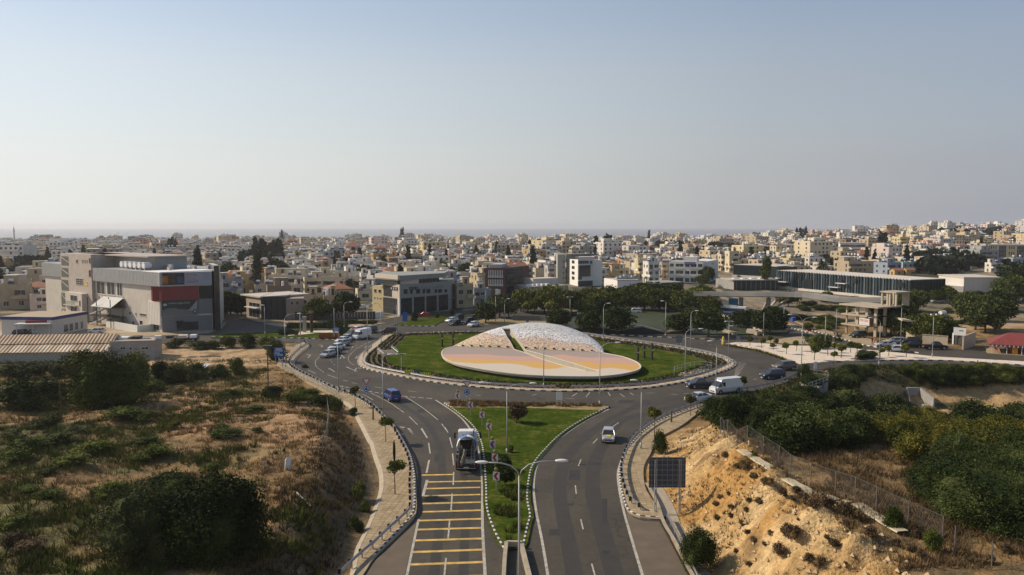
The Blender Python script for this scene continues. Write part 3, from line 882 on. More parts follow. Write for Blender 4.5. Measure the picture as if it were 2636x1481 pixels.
kerb(smooth_line(gpts(pts(B_,-60,1128,300,1131,650,1134,1000,1146,1240,1166)),1),1.0)
kerb(smooth_line(gpts(pts(B_,1740,1010,1960,1014,2180,1020)),1),1.0)
kerb(smooth_line(gpts(pts(B_,1090,1040,1400,1022,1600,1003)),1),1.0,parts=False)
kerb(smooth_line(gpts(pts(C_,1480,1095,1850,1105,2200,1125,2576,1140)+pts(D_,560,1345,900,1355,1100,1362)),1),1.2)
# ------------------------------------------------------------------ roundabout sculpture: a tilted shell with a slit
ZP=1.15
rim_px=pts(N_,270,396,205,415,165,445,160,480,200,530,330,585,520,625,700,655,900,683,1100,703,1300,714,1500,719,1700,721,1890,718,2080,700,2220,675,2310,645,2337,615,2310,575,2230,535,2120,500,2000,477,1920,462)
RIM=gpts(rim_px,ZP)
L0=Vector(RIM[0]);L1=Vector(RIM[-1])
LM=(L0+L1)/2;LH=(L1-L0).length/2
lu=(L1-L0).normalized();lw=Vector((-lu.y,lu.x))
WM=13.0;HM=4.35
back=[tuple(LM+lu*LH*cos(t)+lw*(WM*1.45)*sin(t))for t in[pi*k/24 for k in range(1,24)]]
SHELL=smooth_line(RIM,.5)+back
def shell_z(x,y):
 p=Vector((x,y))-LM
 u=p.dot(lu)/LH;w=p.dot(lw)
 if w<=0 or abs(u)>=1:return ZP
 e=1-u*u
 Wd=WM*e**.5
 t=w/max(.01,Wd)
 a=sin(pi/2*t)if t<1 else max(0,cos(pi/2*min(1,(t-1)/.46)))
 return ZP+HM*e**.92*a
def on_shell(p):
 z=ZP
 d=ray(p)
 t=(6.5-CAMH)/d[2]
 for _ in range(2600):
  t+=.02
  if CAMH+d[2]*t<=shell_z(d[0]*t,d[1]*t):break
 return(d[0]*t,d[1]*t)
slit_l=[on_shell(N_(*q))for q in[(818,200),(870,290),(918,360),(960,428)]]+[on_shell(N_(*q))for q in[(1050,455),(1250,530),(1500,607),(1740,661)]]
slit_r=[on_shell(N_(*q))for q in[(908,200),(970,285),(1030,360),(1090,436)]]+[on_shell(N_(*q))for q in[(1200,466),(1360,510),(1600,578),(1885,668)]]
SLIT=slit_l+list(reversed(slit_r))
V,T=cdt_patch(SHELL,.33,shell_z,holes=[SLIT])
def interp_line(x,ln):
 if x<=ln[0][0]:return ln[0][1]
 for(a,b),(c,d)in zip(ln,ln[1:]):
  if x<=c:return b+(d-b)*(x-a)/(c-a)
 return ln[-1][1]
bandsL=[[(100,470),(230,480),(450,477),(620,478),(820,495),(1000,503),(1150,497)],[(180,500),(300,530),(450,527),(620,527),(850,546),(1100,553),(1250,565),(1500,600)],[(300,560),(420,570),(560,580),(700,576),(900,578),(1050,596),(1180,628),(1300,640),(1400,636),(1500,618)]]
bandsR=[[(1200,470),(1340,492),(1480,480),(1620,500),(1750,515),(1950,512),(2200,520)],[(1300,500),(1450,535),(1600,562),(1750,560),(1900,582),(2100,577),(2300,592)],[(1600,600),(1750,628),(1850,642),(2000,626),(2150,640),(2290,668)]]
BC=[(0.34,0.275,0.235),(0.52,0.32,0.24),(0.58,0.35,0.10),(0.56,0.49,0.39)]
white_line=[(250,380),(400,240),(500,245),(600,233),(690,258),(850,276),(950,300),(1050,300),(1150,288),(1250,300),(1350,303),(1450,330),(1550,352),(1650,355),(1800,375),(1900,455)]
def band(x,y,z):
 """0..3 the painted waves of the flat part, 4 white mosaic, 5 pink mosaic, 6 cream mosaic, 7 pale grey crest."""
 u,v=proj(x,y,z)
 X_,Y_=(u-1100)*4.257,(v-800)*4.257
 p=Vector((x,y))-LM
 if p.dot(lw)>0 and abs(p.dot(lu))<LH:
  if p.dot(lw)>WM*.98*sqrt(max(0,1-(p.dot(lu)/LH)**2)):return 7
  wl_=interp_line(X_,white_line)
  if Y_<wl_-78:return 7
  if Y_<wl_:return 4
  if Y_<wl_+70:return 5
  return 6
 sl=interp_line(Y_,[(425,1010),(500,1310),(660,1800),(720,1960)])
 B=bandsR if X_>sl else bandsL
 k=0
 for ln in B:
  if Y_>interp_line(X_,ln):k+=1
 return k
shell=empty('shell_sculpture',(LM.x,LM.y,.17),0,'huge shell-shaped mosaic monument with orange and pink waves on the roundabout lawn','monument')
mb=MB()
fm=[]
for t in T:
 c=[sum(V[i][j]for i in t)/3 for j in range(3)]
 k=band(*c)
 fm.append((t,k))
mb.v=list(V)
for t,k in fm:
 mb.f.append(t);mb.m.append(min(k,4))
M_B=[mat('grey_beige_terrazzo',BC[0],var=.07,scale=6),mat('pink_terrazzo',BC[1],var=.07,scale=6),mat('orange_terrazzo',BC[2],var=.07,scale=6),mat('cream_terrazzo',BC[3],var=.07,scale=6),mat('mosaic_bed',(0.34,0.285,0.235),var=.12,scale=5)]
mb.build('shell_surface',M_B,shell)
M_RIM=mat('shell_concrete',(0.47,0.42,0.33),var=.12,scale=1.5)
mb=MB()
n=len(SHELL)
ar=sum(SHELL[i][0]*SHELL[(i+1)%n][1]-SHELL[(i+1)%n][0]*SHELL[i][1]for i in range(n))
S2=SHELL if ar>0 else list(reversed(SHELL))
vs=[(p[0],p[1],shell_z(*p)+.02)for p in S2]+[(p[0],p[1],.75)for p in S2]
inn=[(cxp,cyp,.15)for cxp,cyp in[(LM.x*.06+p[0]*.94,(LM.y-4)*.06+p[1]*.94)for p in S2]]
vs+=inn
mb.add(vs,[f for i in range(n)for f in((i,n+i,n+(i+1)%n,(i+1)%n),(n+i,2*n+i,2*n+(i+1)%n,n+(i+1)%n))])
mb.build('rim',M_RIM,shell)
mb=MB()
ns=len(SLIT)
fine=[]
for i in range(ns):
 a,b=SLIT[i],SLIT[(i+1)%ns]
 kk=max(1,int(hypot(b[0]-a[0],b[1]-a[1])/.6))
 fine+=[(a[0]+(b[0]-a[0])*q/kk,a[1]+(b[1]-a[1])*q/kk)for q in range(kk)]
ns=len(fine)
low=sum(1 for _ in[0])
vs=[(p[0],p[1],shell_z(*p)+.03)for p in fine]+[(p[0],p[1],.15)for p in fine]
mb.add(vs,[(i,(i+1)%ns,ns+(i+1)%ns,ns+i)for i in range(ns)])
mb.build('slit_wall',M_RIM,shell)
gl,gr=resample(slit_l[:4],.7),resample(slit_r[:4],.7);n_=min(len(gl),len(gr));mb=MB()
mb.add([(p[0],p[1],max(.2,shell_z(*p)-(.75+1.3*max(0,1-i/n_*3))))for i in range(n_)for p in(gl[i],gr[i])],[(2*i,2*i+2,2*i+3,2*i+1)for i in range(n_-1)])
mb.build('slit_turf',M_LAWN,shell)
mb=MB();mb.cyl((gl[0][0],gl[0][1],shell_z(*gl[0])-.15),(gr[0][0],gr[0][1],shell_z(*gr[0])-.15),.25,n=4);mb.build('slit_lintel',M_BLACK,shell)
def coping(ln,w=.22,name='white_edge'):
 mb=MB()
 a=offset(ln,w/2);b=offset(ln,-w/2);n=len(ln)
 va=[(p[0],p[1],shell_z(*q)+.07)for p,q in zip(a,ln)];vb=[(p[0],p[1],shell_z(*q)+.07)for p,q in zip(b,ln)]
 vc=[(p[0],p[1],shell_z(*q)-.1)for p,q in zip(a,ln)];vd=[(p[0],p[1],shell_z(*q)-.1)for p,q in zip(b,ln)]
 mb.add(va+vb+vc+vd,[f for i in range(n-1)for f in((n+i,n+i+1,i+1,i),(i,i+1,2*n+i+1,2*n+i),(n+i+1,n+i,3*n+i,3*n+i+1))])
 mb.build(name,mat('pale_coping',(0.62,0.56,0.47),var=.08),shell)
coping(resample(SHELL[:-23],.5),.25);coping(resample(slit_l,.5),.18);coping(resample(slit_r,.5),.18)
mb=MB()
a,b=Vector(slit_l[0]),Vector(slit_r[0])
d=(b-a).normalized();nn=Vector((-d.y,d.x))
rs=np.random.RandomState(9)
cnt=15000
PV=[];PF=[];PC=[]
tiles={4:[(0.78,0.75,0.71),(0.72,0.72,0.73),(0.44,0.52,0.62),(0.34,0.33,0.31),(0.82,0.79,0.74),(0.70,0.67,0.63)],5:[(0.56,0.41,0.31),(0.62,0.48,0.38),(0.48,0.34,0.26),(0.70,0.60,0.50)],6:[(0.58,0.42,0.25),(0.64,0.53,0.37),(0.52,0.33,0.16),(0.72,0.64,0.50)],7:[(0.52,0.53,0.53),(0.58,0.59,0.58),(0.44,0.46,0.46),(0.64,0.64,0.62)]}
nn_=0
while nn_<cnt:
 u=(rs.rand()*2-1);w=rs.rand()*WM*1.45
 if w<.3 or w>WM*1.4*sqrt(max(0,1-u*u)):continue
 p=LM+lu*(u*LH)+lw*w
 if inside(p.x,p.y,SLIT):continue
 nn_+=1
 z=shell_z(p.x,p.y)
 k=band(p.x,p.y,z)
 if k<4:continue
 e=.05
 nx_=-(shell_z(p.x+e,p.y)-z)/e;ny_=-(shell_z(p.x,p.y+e)-z)/e
 N=Vector((nx_,ny_,1)).normalized()
 t1=N.cross(Vector((0,1,0))).normalized();t2=N.cross(t1)
 a0=rs.rand()*6.3;s=.11+rs.rand()*.13
 P0=Vector((p.x,p.y,z+.012))
 o=len(PV)
 up=N*.045
 for j in range(4):
  aa=a0+j*pi/2+(rs.rand()-.5)*.5;r_=s*(.7+.5*rs.rand())
  q=P0+t1*(r_*cos(aa))+t2*(r_*sin(aa))
  PV.append(tuple(q));PV.append(tuple(q+up))
 PF+=[(o+1,o+3,o+5,o+7),(o,o+2,o+3,o+1),(o+2,o+4,o+5,o+3),(o+4,o+6,o+7,o+5),(o+6,o,o+1,o+7)]
 c=tiles[k][rs.randint(len(tiles[k]))]
 if k==4 and rs.rand()<.0:c=(0.2,0.2,0.2)
 PC+=[c]*8
PV=np.array(PV)-np.array((LM.x,LM.y,.17))
PF=np.array(PF)
tag(link('mosaic_pieces',np_mesh('mosaic_pieces',PV,PF,attr_mat('mosaic_tile',var=.06,bump=0,rough=.6),PC),shell),kind='stuff')
for k in range(15):
 u=-.86+1.72*k/14
 p=LM+lu*(u*LH)+lw*.55
 if inside(p.x,p.y,shrink(SLIT,-.2))or abs(u+.12)<.06:continue
 mb=MB();z=shell_z(p.x,p.y)
 mb.T=Matrix.Translation((p.x,p.y,z+.12))@Matrix.Rotation(atan2(lu.y,lu.x),4,'Z')
 mb.box(-.22,.22,-.16,.16,-.12,.16);mb.box(-.28,.28,-.2,-.15,.12,.2)
 mb.build('floodlight_niche',M_BLACK,shell)
 # ------------------------------------------------------------------ buildings that can be told apart
class Face:
 """A facade: a vertical plane from ground point A (seen left) to B (seen right); s runs along it, z up, out towards the viewer."""
 def __init__(s,A,B):
  s.A=Vector(A[:2]);s.B=Vector(B[:2]);s.d=(s.B-s.A).normalized();s.L=(s.B-s.A).length
  s.n=Vector((s.d.y,-s.d.x))
 def sz(s,p):
  r=ray(p)
  den=r[0]*s.n.x+r[1]*s.n.y
  t=s.A.dot(s.n)/den
  return((r[0]*t-s.A.x)*s.d.x+(r[1]*t-s.A.y)*s.d.y,CAMH+r[2]*t)
 def P(s,a,z,out=0.0):
  q=s.A+s.d*a+s.n*out
  return(q.x,q.y,z)
 def box(s,mb,s0,s1,z0,z1,o0,o1,mi=0):
  vs=[s.P(a,z,o)for z in(z0,z1)for a,o in((s0,o1),(s1,o1),(s1,o0),(s0,o0))]
  mb.add(vs,[(0,3,2,1),(4,5,6,7),(0,1,5,4),(1,2,6,5),(2,3,7,6),(3,0,4,7)],mi)
 def rect(s,p0,p1):
  a,zt=s.sz(p0);b,zb=s.sz(p1)
  mid=((p0[0]+p1[0])/2,p0[1]);mid2=((p0[0]+p1[0])/2,p1[1])
  zt=s.sz(mid)[1];zb=s.sz(mid2)[1]
  return min(a,b),max(a,b),max(0,min(zt,zb)),max(zt,zb)
 def back(s,depth):
  """The facade turned round the right corner, receding."""
  return Face(s.B,s.B-s.n*depth)
def obox(root,name,f,s0,s1,z0,z1,o0,o1,m,label=None):
 mb=MB();f.box(mb,s0,s1,z0,z1,o0,o1)
 o=mb.build(name,m,root)
 if label:o['label']=label
 return o
M_FRAMEW=mat('window_frame_white',(0.62,0.61,0.58),rough=.5,var=.05)
M_FRAMED=mat('window_frame_dark',(0.05,0.045,0.04),rough=.4,var=.1)
def window(root,f,s0,s1,z0,z1,cols=1,rows=1,frame=None,glass=None,fr=.07,name='window',out=0.0):
 mb=MB()
 f.box(mb,s0,s1,z0,z1,out-.06,out+.012,1)
 t=fr
 f.box(mb,s0-t,s1+t,z1,z1+t,out,out+.08,0);f.box(mb,s0-t*1.6,s1+t*1.6,z0-t,z0,out,out+.13,0)
 f.box(mb,s0-t,s0,z0,z1,out,out+.08,0);f.box(mb,s1,s1+t,z0,z1,out,out+.08,0)
 for k in range(1,cols):
  a=s0+(s1-s0)*k/cols
  f.box(mb,a-t*.35,a+t*.35,z0,z1,out+.01,out+.05,0)
 for k in range(1,rows):
  a=z0+(z1-z0)*k/rows
  f.box(mb,s0,s1,a-t*.35,a+t*.35,out+.012,out+.045,0)
 return mb.build(name,[frame or M_FRAMEW,glass or M_GLASSD],root)
def winpx(root,f,z,x0,y0,x1,y1,cols=1,rows=1,**k):
 s0,s1,z0,z1=f.rect(z(x0,y0),z(x1,y1))
 return window(root,f,s0,s1,z0,z1,cols,rows,**k)
def panel(root,f,z,x0,y0,x1,y1,m,name='panel',out=.05,inn=.05):
 s0,s1,z0,z1=f.rect(z(x0,y0),z(x1,y1))
 return obox(root,name,f,s0,s1,z0,z1,-inn,out,m)
def lettering(root,f,txt,s0,s1,z0,z1,m,name='lettering',out=.09,thick=.03):
 cu=bpy.data.curves.new('t','FONT');cu.body=txt;cu.size=1;cu.extrude=.0;cu.resolution_u=2
 ob=bpy.data.objects.new('t',cu);COL.objects.link(ob)
 bpy.context.view_layer.update()
 me=bpy.data.meshes.new_from_object(ob.evaluated_get(bpy.context.evaluated_depsgraph_get()))
 bpy.data.objects.remove(ob)
 xs=[v.co.x for v in me.vertices];ys=[v.co.y for v in me.vertices]
 kx=(s1-s0)/(max(xs)-min(xs));ky=(z1-z0)/(max(ys)-min(ys));x_=min(xs);y_=min(ys)
 L=root.location
 for v in me.vertices:
  q=f.P(s0+(v.co.x-x_)*kx,z0+(v.co.y-y_)*ky,out)
  v.co=(q[0]-L.x,q[1]-L.y,q[2]-L.z)
 me.materials.append(m)
 o=link(name,me,root)
 return o
def railing(root,f,s0,s1,z,h=1.0,out=.9,m=None,name='railing',step=.35,r=.025):
 mb=MB()
 f.box(mb,s0,s1,z+h-.05,z+h,out-.05,out)
 n=max(1,int((s1-s0)/step))
 for k in range(n+1):
  a=s0+(s1-s0)*k/n
  f.box(mb,a-r,a+r,z,z+h,out-.04,out)
 return mb.build(name,m or M_GALVP,root)
FOOT=[]
def bld(name,label,cat,pL,pR,depth,h,wall_m,roof_m=None,parapet=.5,slab=None,z0=-.3,keep=True,wall_name='wall',roof_over=0.0):
 f=Face(G(pL),G(pR))
 root=empty(name,(f.A.x,f.A.y,0),0,label,cat)
 mb=MB();f.box(mb,0,f.L,z0,h,-depth,0)
 if parapet:
  t=.22
  for a,b,c,d in((0,f.L,-t,0),(0,f.L,-depth,-depth+t),(0,t,-depth+t,-t),(f.L-t,f.L,-depth+t,-t)):
   f.box(mb,a,b,h-.002,h+parapet,c,d)
 mb.build(wall_name,wall_m,root)
 mb=MB();f.box(mb,.25-roof_over,f.L-.25+roof_over,h+.0,h+.07,-depth+.25-roof_over,-.25+roof_over)
 mb.build('roof',roof_m or M_ROOF,root)
 c=f.A+f.d*(f.L/2)-f.n*(depth/2)
 FOOT.append((c.x,c.y,hypot(f.L,depth)/2+3))
 return root,f
M_ROOF=mat('flat_roof_screed',(0.42,0.39,0.34),var=.25,scale=.4)
M_TANK=mat('white_tank',(0.75,0.75,0.74),rough=.4,var=.06)
M_SOLAR=mat('solar_glass',(0.03,0.04,0.06),rough=.15,spec=.8,var=.1)
M_TILE=mat('clay_roof_tiles',(0.31,0.135,0.075),var=.3,scale=1.5,bump=.05,bscale=6)
def tank_set(root,x,y,z,rz=0.0,s=1.0):
 """Rooftop water heater: white drum on a frame over a tilted solar panel."""
 T=Matrix.Translation((x,y,z))@Matrix.Rotation(rz,4,'Z')@Matrix.Scale(s,4)
 a=MB();a.T=T
 a.cyl((-.7,.25,1.75),(.7,.25,1.75),.34,n=10)
 for sx in(-.6,.6):
  a.cyl((sx,.25,0),(sx,.25,1.5),.04,n=4,mi=1);a.cyl((sx,-1.2,.2),(sx,.2,1.3),.03,n=4,mi=1)
 o=a.build('water_tank',[M_TANK,M_GALVP],root)
 b=MB();b.T=T
 b.add([(-.9,-1.3,.25),(.9,-1.3,.25),(.9,0,1.2),(-.9,0,1.2),(-.9,-1.3,.18),(.9,-1.3,.18),(.9,0,1.13),(-.9,0,1.13)],[(0,1,2,3),(7,6,5,4),(0,4,5,1),(1,5,6,2),(2,6,7,3),(3,7,4,0)])
 b.build('solar_panel',M_SOLAR,root)
 # --- large auction hall and office block on the left
M_APSW=mat('pale_render',(0.54,0.49,0.42),var=.08,scale=.5)
M_METAL=mat('ribbed_metal_cladding',(0.36,0.37,0.36),rough=.5,metal=.2,var=.06,scale=.6)
M_PINKG=mat('board_marked_concrete',(0.43,0.375,0.325),var=.1,scale=.7)
W=Face(G(A_(470,885)),G(A_(1640,1078)))
FR=Face(W.B,W.B+Vector((.90,.435))*13)
aps=empty('office_hall',(W.A.x,W.A.y,0),0,'big grey metal-clad hall with a deep red band and a tall open stair tower','building')
zb=W.sz(A_(1505,606))[1];zt=W.sz(A_(1600,474))[1]
DEP=26.0
BK=Vector((-.25,.97))
bpoly=[tuple(W.A),tuple(W.B),tuple(FR.B-FR.d*.6),tuple(FR.B+BK*26),tuple(W.A-W.n*26)]
mb=MB();mb.prism(bpoly,-.3,zb);mb.build('wall',M_APSW,aps)
ts0,ts1,_,tz1=W.rect(A_(635,288),A_(965,880))
p_a=W.A+W.d*ts1
_c=W.n.dot(FR.n);_a=(.7-.55*_c)/(1-_c*_c);_b=(.55-.7*_c)/(1-_c*_c)
mb=MB();mb.prism([tuple(p_a+W.n*.7),tuple(W.B+W.n*_a+FR.n*_b),tuple(FR.B-FR.d*.7+FR.n*.55),tuple(FR.B-FR.d*.7+BK*25),tuple(p_a-W.n*24)],zb+.002,zt)
k=0
for i in range(int((W.L-ts1)/.8)):
 W.box(mb,ts1+.4+i*.8,ts1+.46+i*.8,zb+.01,zt-.01,.7,.74)
mb.build('metal_cladding',M_METAL,aps)
s0,s1,z0,z1=W.rect(A_(435,382),A_(632,500))
mb=MB();W.box(mb,s0,ts0,zb+.05,z1,-DEP,.5)
for i in range(int((ts0-s0)/.8)):W.box(mb,s0+.4+i*.8,s0+.46+i*.8,zb+.08,z1-.02,.5,.54)
mb.build('metal_cladding',M_METAL,aps)
mb=MB();W.box(mb,ts0,ts1,0,tz1,-10,.9);W.box(mb,ts0+3,ts1+26,tz1-.35,tz1,-16,-3)
mb.build('stair_tower',M_PINKG,aps)
obox(aps,'penthouse',W,ts1+.1,ts1+24,zt,tz1-.36,-15.5,-6,M_METAL)
for y0,y1 in((312,404),(428,520),(548,655),(682,820),(842,888)):
 s0,s1,z0,z1=W.rect(A_(646,y0),A_(722,y1))
 obox(aps,'stair_opening',W,s0,s1,z0,z1,.6,.93,mat('shaded_opening',(0.10,0.105,0.09),var=.2))
 mb=MB();mb.cyl(W.P(s0,z1-.3,.97),W.P(s1,z0+(z1-z0)*.35,.97),.07,n=4);mb.build('stair_flight',M_APSW,aps)
winpx(aps,W,A_,797,535,868,598,4,3,out=.9);winpx(aps,W,A_,872,570,912,602,1,1,out=.9,glass=mat('yellow_blind',(.6,.36,.08)))
for x in(796,856,873,889,905):winpx(aps,W,A_,x,346,x+(20 if x==796 else 7),378,out=.9,fr=.04)
winpx(aps,W,A_,926,332,942,380,out=.9,frame=M_PINKG);winpx(aps,W,A_,926,452,946,514,out=.9,frame=M_TILE)
for x0,x1,y0,y1 in((976,1056,568,688),(1077,1157,576,697),(1178,1230,584,708)):
 winpx(aps,W,A_,x0,y0,x1,y1,2,1,fr=.25)
mb=MB();s0,s1,z0,z1=W.rect(A_(745,675),A_(920,900));W.box(mb,s0,s1,z0,z1,.9,2.6)
mb.build('loggia',M_APSW,aps)
winpx(aps,W,A_,800,700,868,755,2,1,out=2.6);winpx(aps,W,A_,802,812,868,884,2,1,out=2.6);winpx(aps,W,A_,888,752,902,805,out=2.6,fr=.04);winpx(aps,W,A_,888,858,902,898,out=2.6,fr=.04)
s0,s1,z0,z1=W.rect(A_(748,752),A_(870,792));railing(aps,W,s0,s1,z0,1.1,3.3,mat('green_rail',(.10,.2,.14)),'balcony_rail')
obox(aps,'balcony_slab',W,s0,s1,z0-.2,z0,2.6,3.35,M_APSW)
s0,s1,z0,z1=W.rect(A_(1508,608),A_(1636,765))
M_RED=mat('dark_red_panel',(0.23,0.045,0.045),var=.08);M_REDL=mat('sunlit_box_and_chair_red',(0.42,0.11,0.085),var=.06)
obox(aps,'red_panel',W,s0+.6,W.L+.05,z0,zb-.01,-.2,.12,M_RED)
s0,s1,z0,z1=W.rect(A_(1555,655),A_(1640,765));obox(aps,'red_box',W,s0,W.L+.25,z0,z1,.13,.7,M_REDL)  # box in a lighter red: sunlight painted into its colour
s0,s1,z0,z1=W.rect(A_(1506,766),A_(1612,992))
mb=MB();W.box(mb,s0,W.L-.1,z0,z1,-.2,.7)
for i in range(8):W.box(mb,s0+.2+i*(W.L-s0)/8,s0+.26+i*(W.L-s0)/8,z0,z1,.7,.75)
mb.build('white_cladding',mat('white_cladding',(0.72,0.68,0.60),var=.06),aps)
winpx(aps,W,A_,1516,1000,1600,1055,3,1)
for x0,y0,x1,y1 in((1405,890,1470,912),(1330,965,1352,1005),(1405,960,1432,1000),(1300,870,1318,900),(1362,880,1372,905)):
 winpx(aps,W,A_,x0,y0,x1,y1,fr=.06)
A2=lambda x,y:(380+x/6.575,640+y/6.575)
def fpan(x0,y0,x1,y1,m,name,out=.1,inn=.02):return panel(aps,FR,A2,x0,y0,x1,y1,m,name,out,inn)
fpan(242,415,622,612,mat('poster_dark',(0.045,0.045,0.05),var=.4,scale=.5),'billboard',.62)
fpan(244,460,350,600,mat('poster_orange',(0.30,0.13,0.03),var=.5,scale=.4),'poster_figure',.64)
fpan(345,420,470,590,mat('poster_brown',(0.09,0.06,0.045),var=.6,scale=.7),'poster_figure',.645)
fpan(500,470,610,585,mat('poster_blue',(0.06,0.09,0.17),var=.4,scale=.5),'poster_figure',.65)
fpan(635,400,1085,600,mat('poster_grey',(0.33,0.36,0.42),var=.08),'billboard',.62)
M_ORG=mat('orange_print',(0.55,0.22,0.05),var=.1)
s0,s1,z0,z1=FR.rect(A2(655,425),A2(765,470));lettering(aps,FR,'ONE',s0,s1,z0,z1,M_ORG,out=.66)
for y,c in((498,(.5,.22,.16)),(520,(.42,.25,.2)),(545,(.10,.13,.25)),(565,(.10,.13,.25))):
 fpan(660,y,850,y+7,mat('print_%d'%y,c),'printed_line',.64)
for y in(425,445,470,495,520):fpan(925,y,1040,y+5,mat('print_grey',(.2,.2,.22)),'printed_line',.64)
for y in(430,450):fpan(775,y,830,y+6,mat('print_blue',(.10,.13,.25)),'printed_line',.64)
fpan(75,632,865,880,M_RED,'red_panel',.12);
fpan(865,630,1105,850,mat('dark_panel',(0.03,0.033,0.03)),'dark_panel',.10)
fpan(235,875,850,1045,mat('banner_dark_green',(0.035,0.055,0.045),var=.2),'banner',.25)
s0,s1,z0,z1=FR.rect(A2(350,900),A2(705,950));lettering(aps,FR,'www.aps.bid',s0,s1,z0,z1,mat('print_pale',(.42,.45,.42)),out=.29)
s0,s1,z0,z1=FR.rect(A2(255,930),A2(330,975));mb=MB();q=FR.P((s0+s1)/2,(z0+z1)/2,.28)
mb.add([FR.P((s0+s1)/2+(s1-s0)/2*cos(t),(z0+z1)/2+(z1-z0)/2*sin(t),.29)for t in[pi*2*k/20 for k in range(20)]],[tuple(range(20))]);mb.build('emblem',mat('print_pale',(.42,.45,.42)),aps)
def fpoly(ps,m,name,out):
 mb=MB();vs=[FR.P(*FR.sz(A2(*p)),out)for p in ps];n_=len(vs)
 mb.add(vs,[tuple(range(n_))]);mb.build(name,m,aps)
fpoly([(690,1045),(838,1045),(838,868)],mat('print_silver',(.30,.31,.32)),'printed_triangle',.295)
fpoly([(245,1060),(300,1020),(450,1005),(520,1020),(690,1030),(690,1060)],mat('print_car_grey',(.16,.17,.17),var=.3),'printed_cars',.292)
mb=MB();s_,z_=FR.sz(A2(800,1060))
for r_,m_ in((.6,0),(.35,1)):
 mb.add([FR.P(s_+r_*cos(t),z_+r_*sin(t),.30+m_*.005)for t in[pi*2*k/20 for k in range(20)]],[tuple(range(20))],m_)
mb.build('printed_wheel',[mat('print_darkgrey',(.07,.07,.07)),mat('print_silver',(.3,.31,.32))],aps)
fpan(850,850,1100,1100,mat('grey_panel',(0.17,0.18,0.185),var=.08),'grey_panel',.11)  # front panels darkened: the shade on this face is put into their grey
fpan(230,1050,850,1140,mat('grey_panel',(0.17,0.18,0.185)),'grey_band',.24)
fpan(490,1240,860,1380,M_GLASSD,'shopfront',.06);fpan(475,1225,600,1245,M_BLACK,'canopy',1.2)
fpan(240,1142,1100,1420,mat('grey_panel',(0.17,0.18,0.185)),'grey_panel',.04)
s0,s1,z0,z1=FR.rect(A2(1105,285),A2(1230,1350))
obox(aps,'glass_corner',FR,s0+.1,s1,0,z1,-14,.9,M_GLASSD)
s0,_,_,_=W.rect(A_(1490,440),A_(1500,450));obox(aps,'white_roof',W,s0-2,W.L+.5,zt,zt+.12,-15,.5,mat('white_roof_sheet',(.82,.80,.76),var=.04))
for i in range(6):
 s_=ts1+12+i*2.6
 mb=MB();mb.cyl(W.P(s_,zt+1.3,-2.2),W.P(s_,zt+1.3,-4.2),.85,n=12);mb.cyl(W.P(s_,zt,-2.6),W.P(s_,zt+.8,-2.6),.12,n=4);mb.build('round_tank',M_TANK,aps,smooth=False)
for i in range(14):
 s_=ts1+6+R.random()*36;o_=-5-R.random()*12;a=.5+R.random()
 obox(aps,'air_conditioner',W,s_,s_+1.2+R.random(),zt,zt+.8+R.random(),o_-a,o_,mat('plant_metal',(.34,.34,.33),var=.2))
st=MB();s0,s1,z0,z1=W.rect(A_(1035,725),A_(1275,985))
for a in(s0,s0+(s1-s0)*.4,s1):
 for o_ in(1.0,4.4):st.cyl(W.P(a,0,o_),W.P(a,z1,o_),.12,n=5)
for zz in(z0+2.2,z0+4.9):W.box(st,s0,s1,zz,zz+.12,.1,4.5)
st.build('fire_escape_frame',M_FRAMED,aps)
for k in range(2):
 mb=MB();a0=W.P(s0+.5,.1+k*2.7,4.2);a1=W.P(s0+(s1-s0)*.75,2.6+k*2.7,4.2)
 mb.cyl(a0,a1,.12,n=4);mb.cyl(W.P(s0+.5,.1+k*2.7,3.2),W.P(s0+(s1-s0)*.75,2.6+k*2.7,3.2),.12,n=4)
 for q in range(10):
  f_=q/10.;sa=s0+.5+((s1-s0)*.75-.5)*f_;zz=.2+k*2.7+2.5*f_;W.box(mb,sa,sa+.3,zz,zz+.04,3.2,4.2)
 mb.build('stair_flight',M_GALVP,aps)
mb=MB();mb.add([W.P(s0+.6,z1-.1,.2),W.P(s1-1,z1+.2,.2),W.P(s1+.8,z1-2.2,4.6),W.P(s0+2.4,z1-2.4,4.6)],[(0,1,2,3)]);mb.add([W.P(s0+.6,z1-.2,.2),W.P(s1-1,z1+.1,.2),W.P(s1+.8,z1-2.3,4.6),W.P(s0+2.4,z1-2.5,4.6)],[(3,2,1,0)])
mb.build('sloping_canopy',M_METAL,aps)
FOOT.append((W.A.x+30,W.A.y-5,55));FOOT.append((-75,245,30))
wy=Face(G(A_(1065,1020)),G(A_(1380,1078)))
yw=empty('yard_wall',(wy.A.x,wy.A.y,0),0,'low whitewashed yard wall in front of the metal-clad hall','wall')
obox(yw,'wall_face',wy,0,wy.L,-.2,1.8,-.25,0,mat('whitewash',(.66,.66,.60),var=.08));obox(yw,'return_wall',wy,wy.L-.25,wy.L,-.2,1.8,-7,-.25,mat('whitewash',(.66,.66,.60)))
obox(yw,'return_wall',wy,0,.25,-.2,2.1,-6,-.25,mat('whitewash',(.66,.66,.60)))
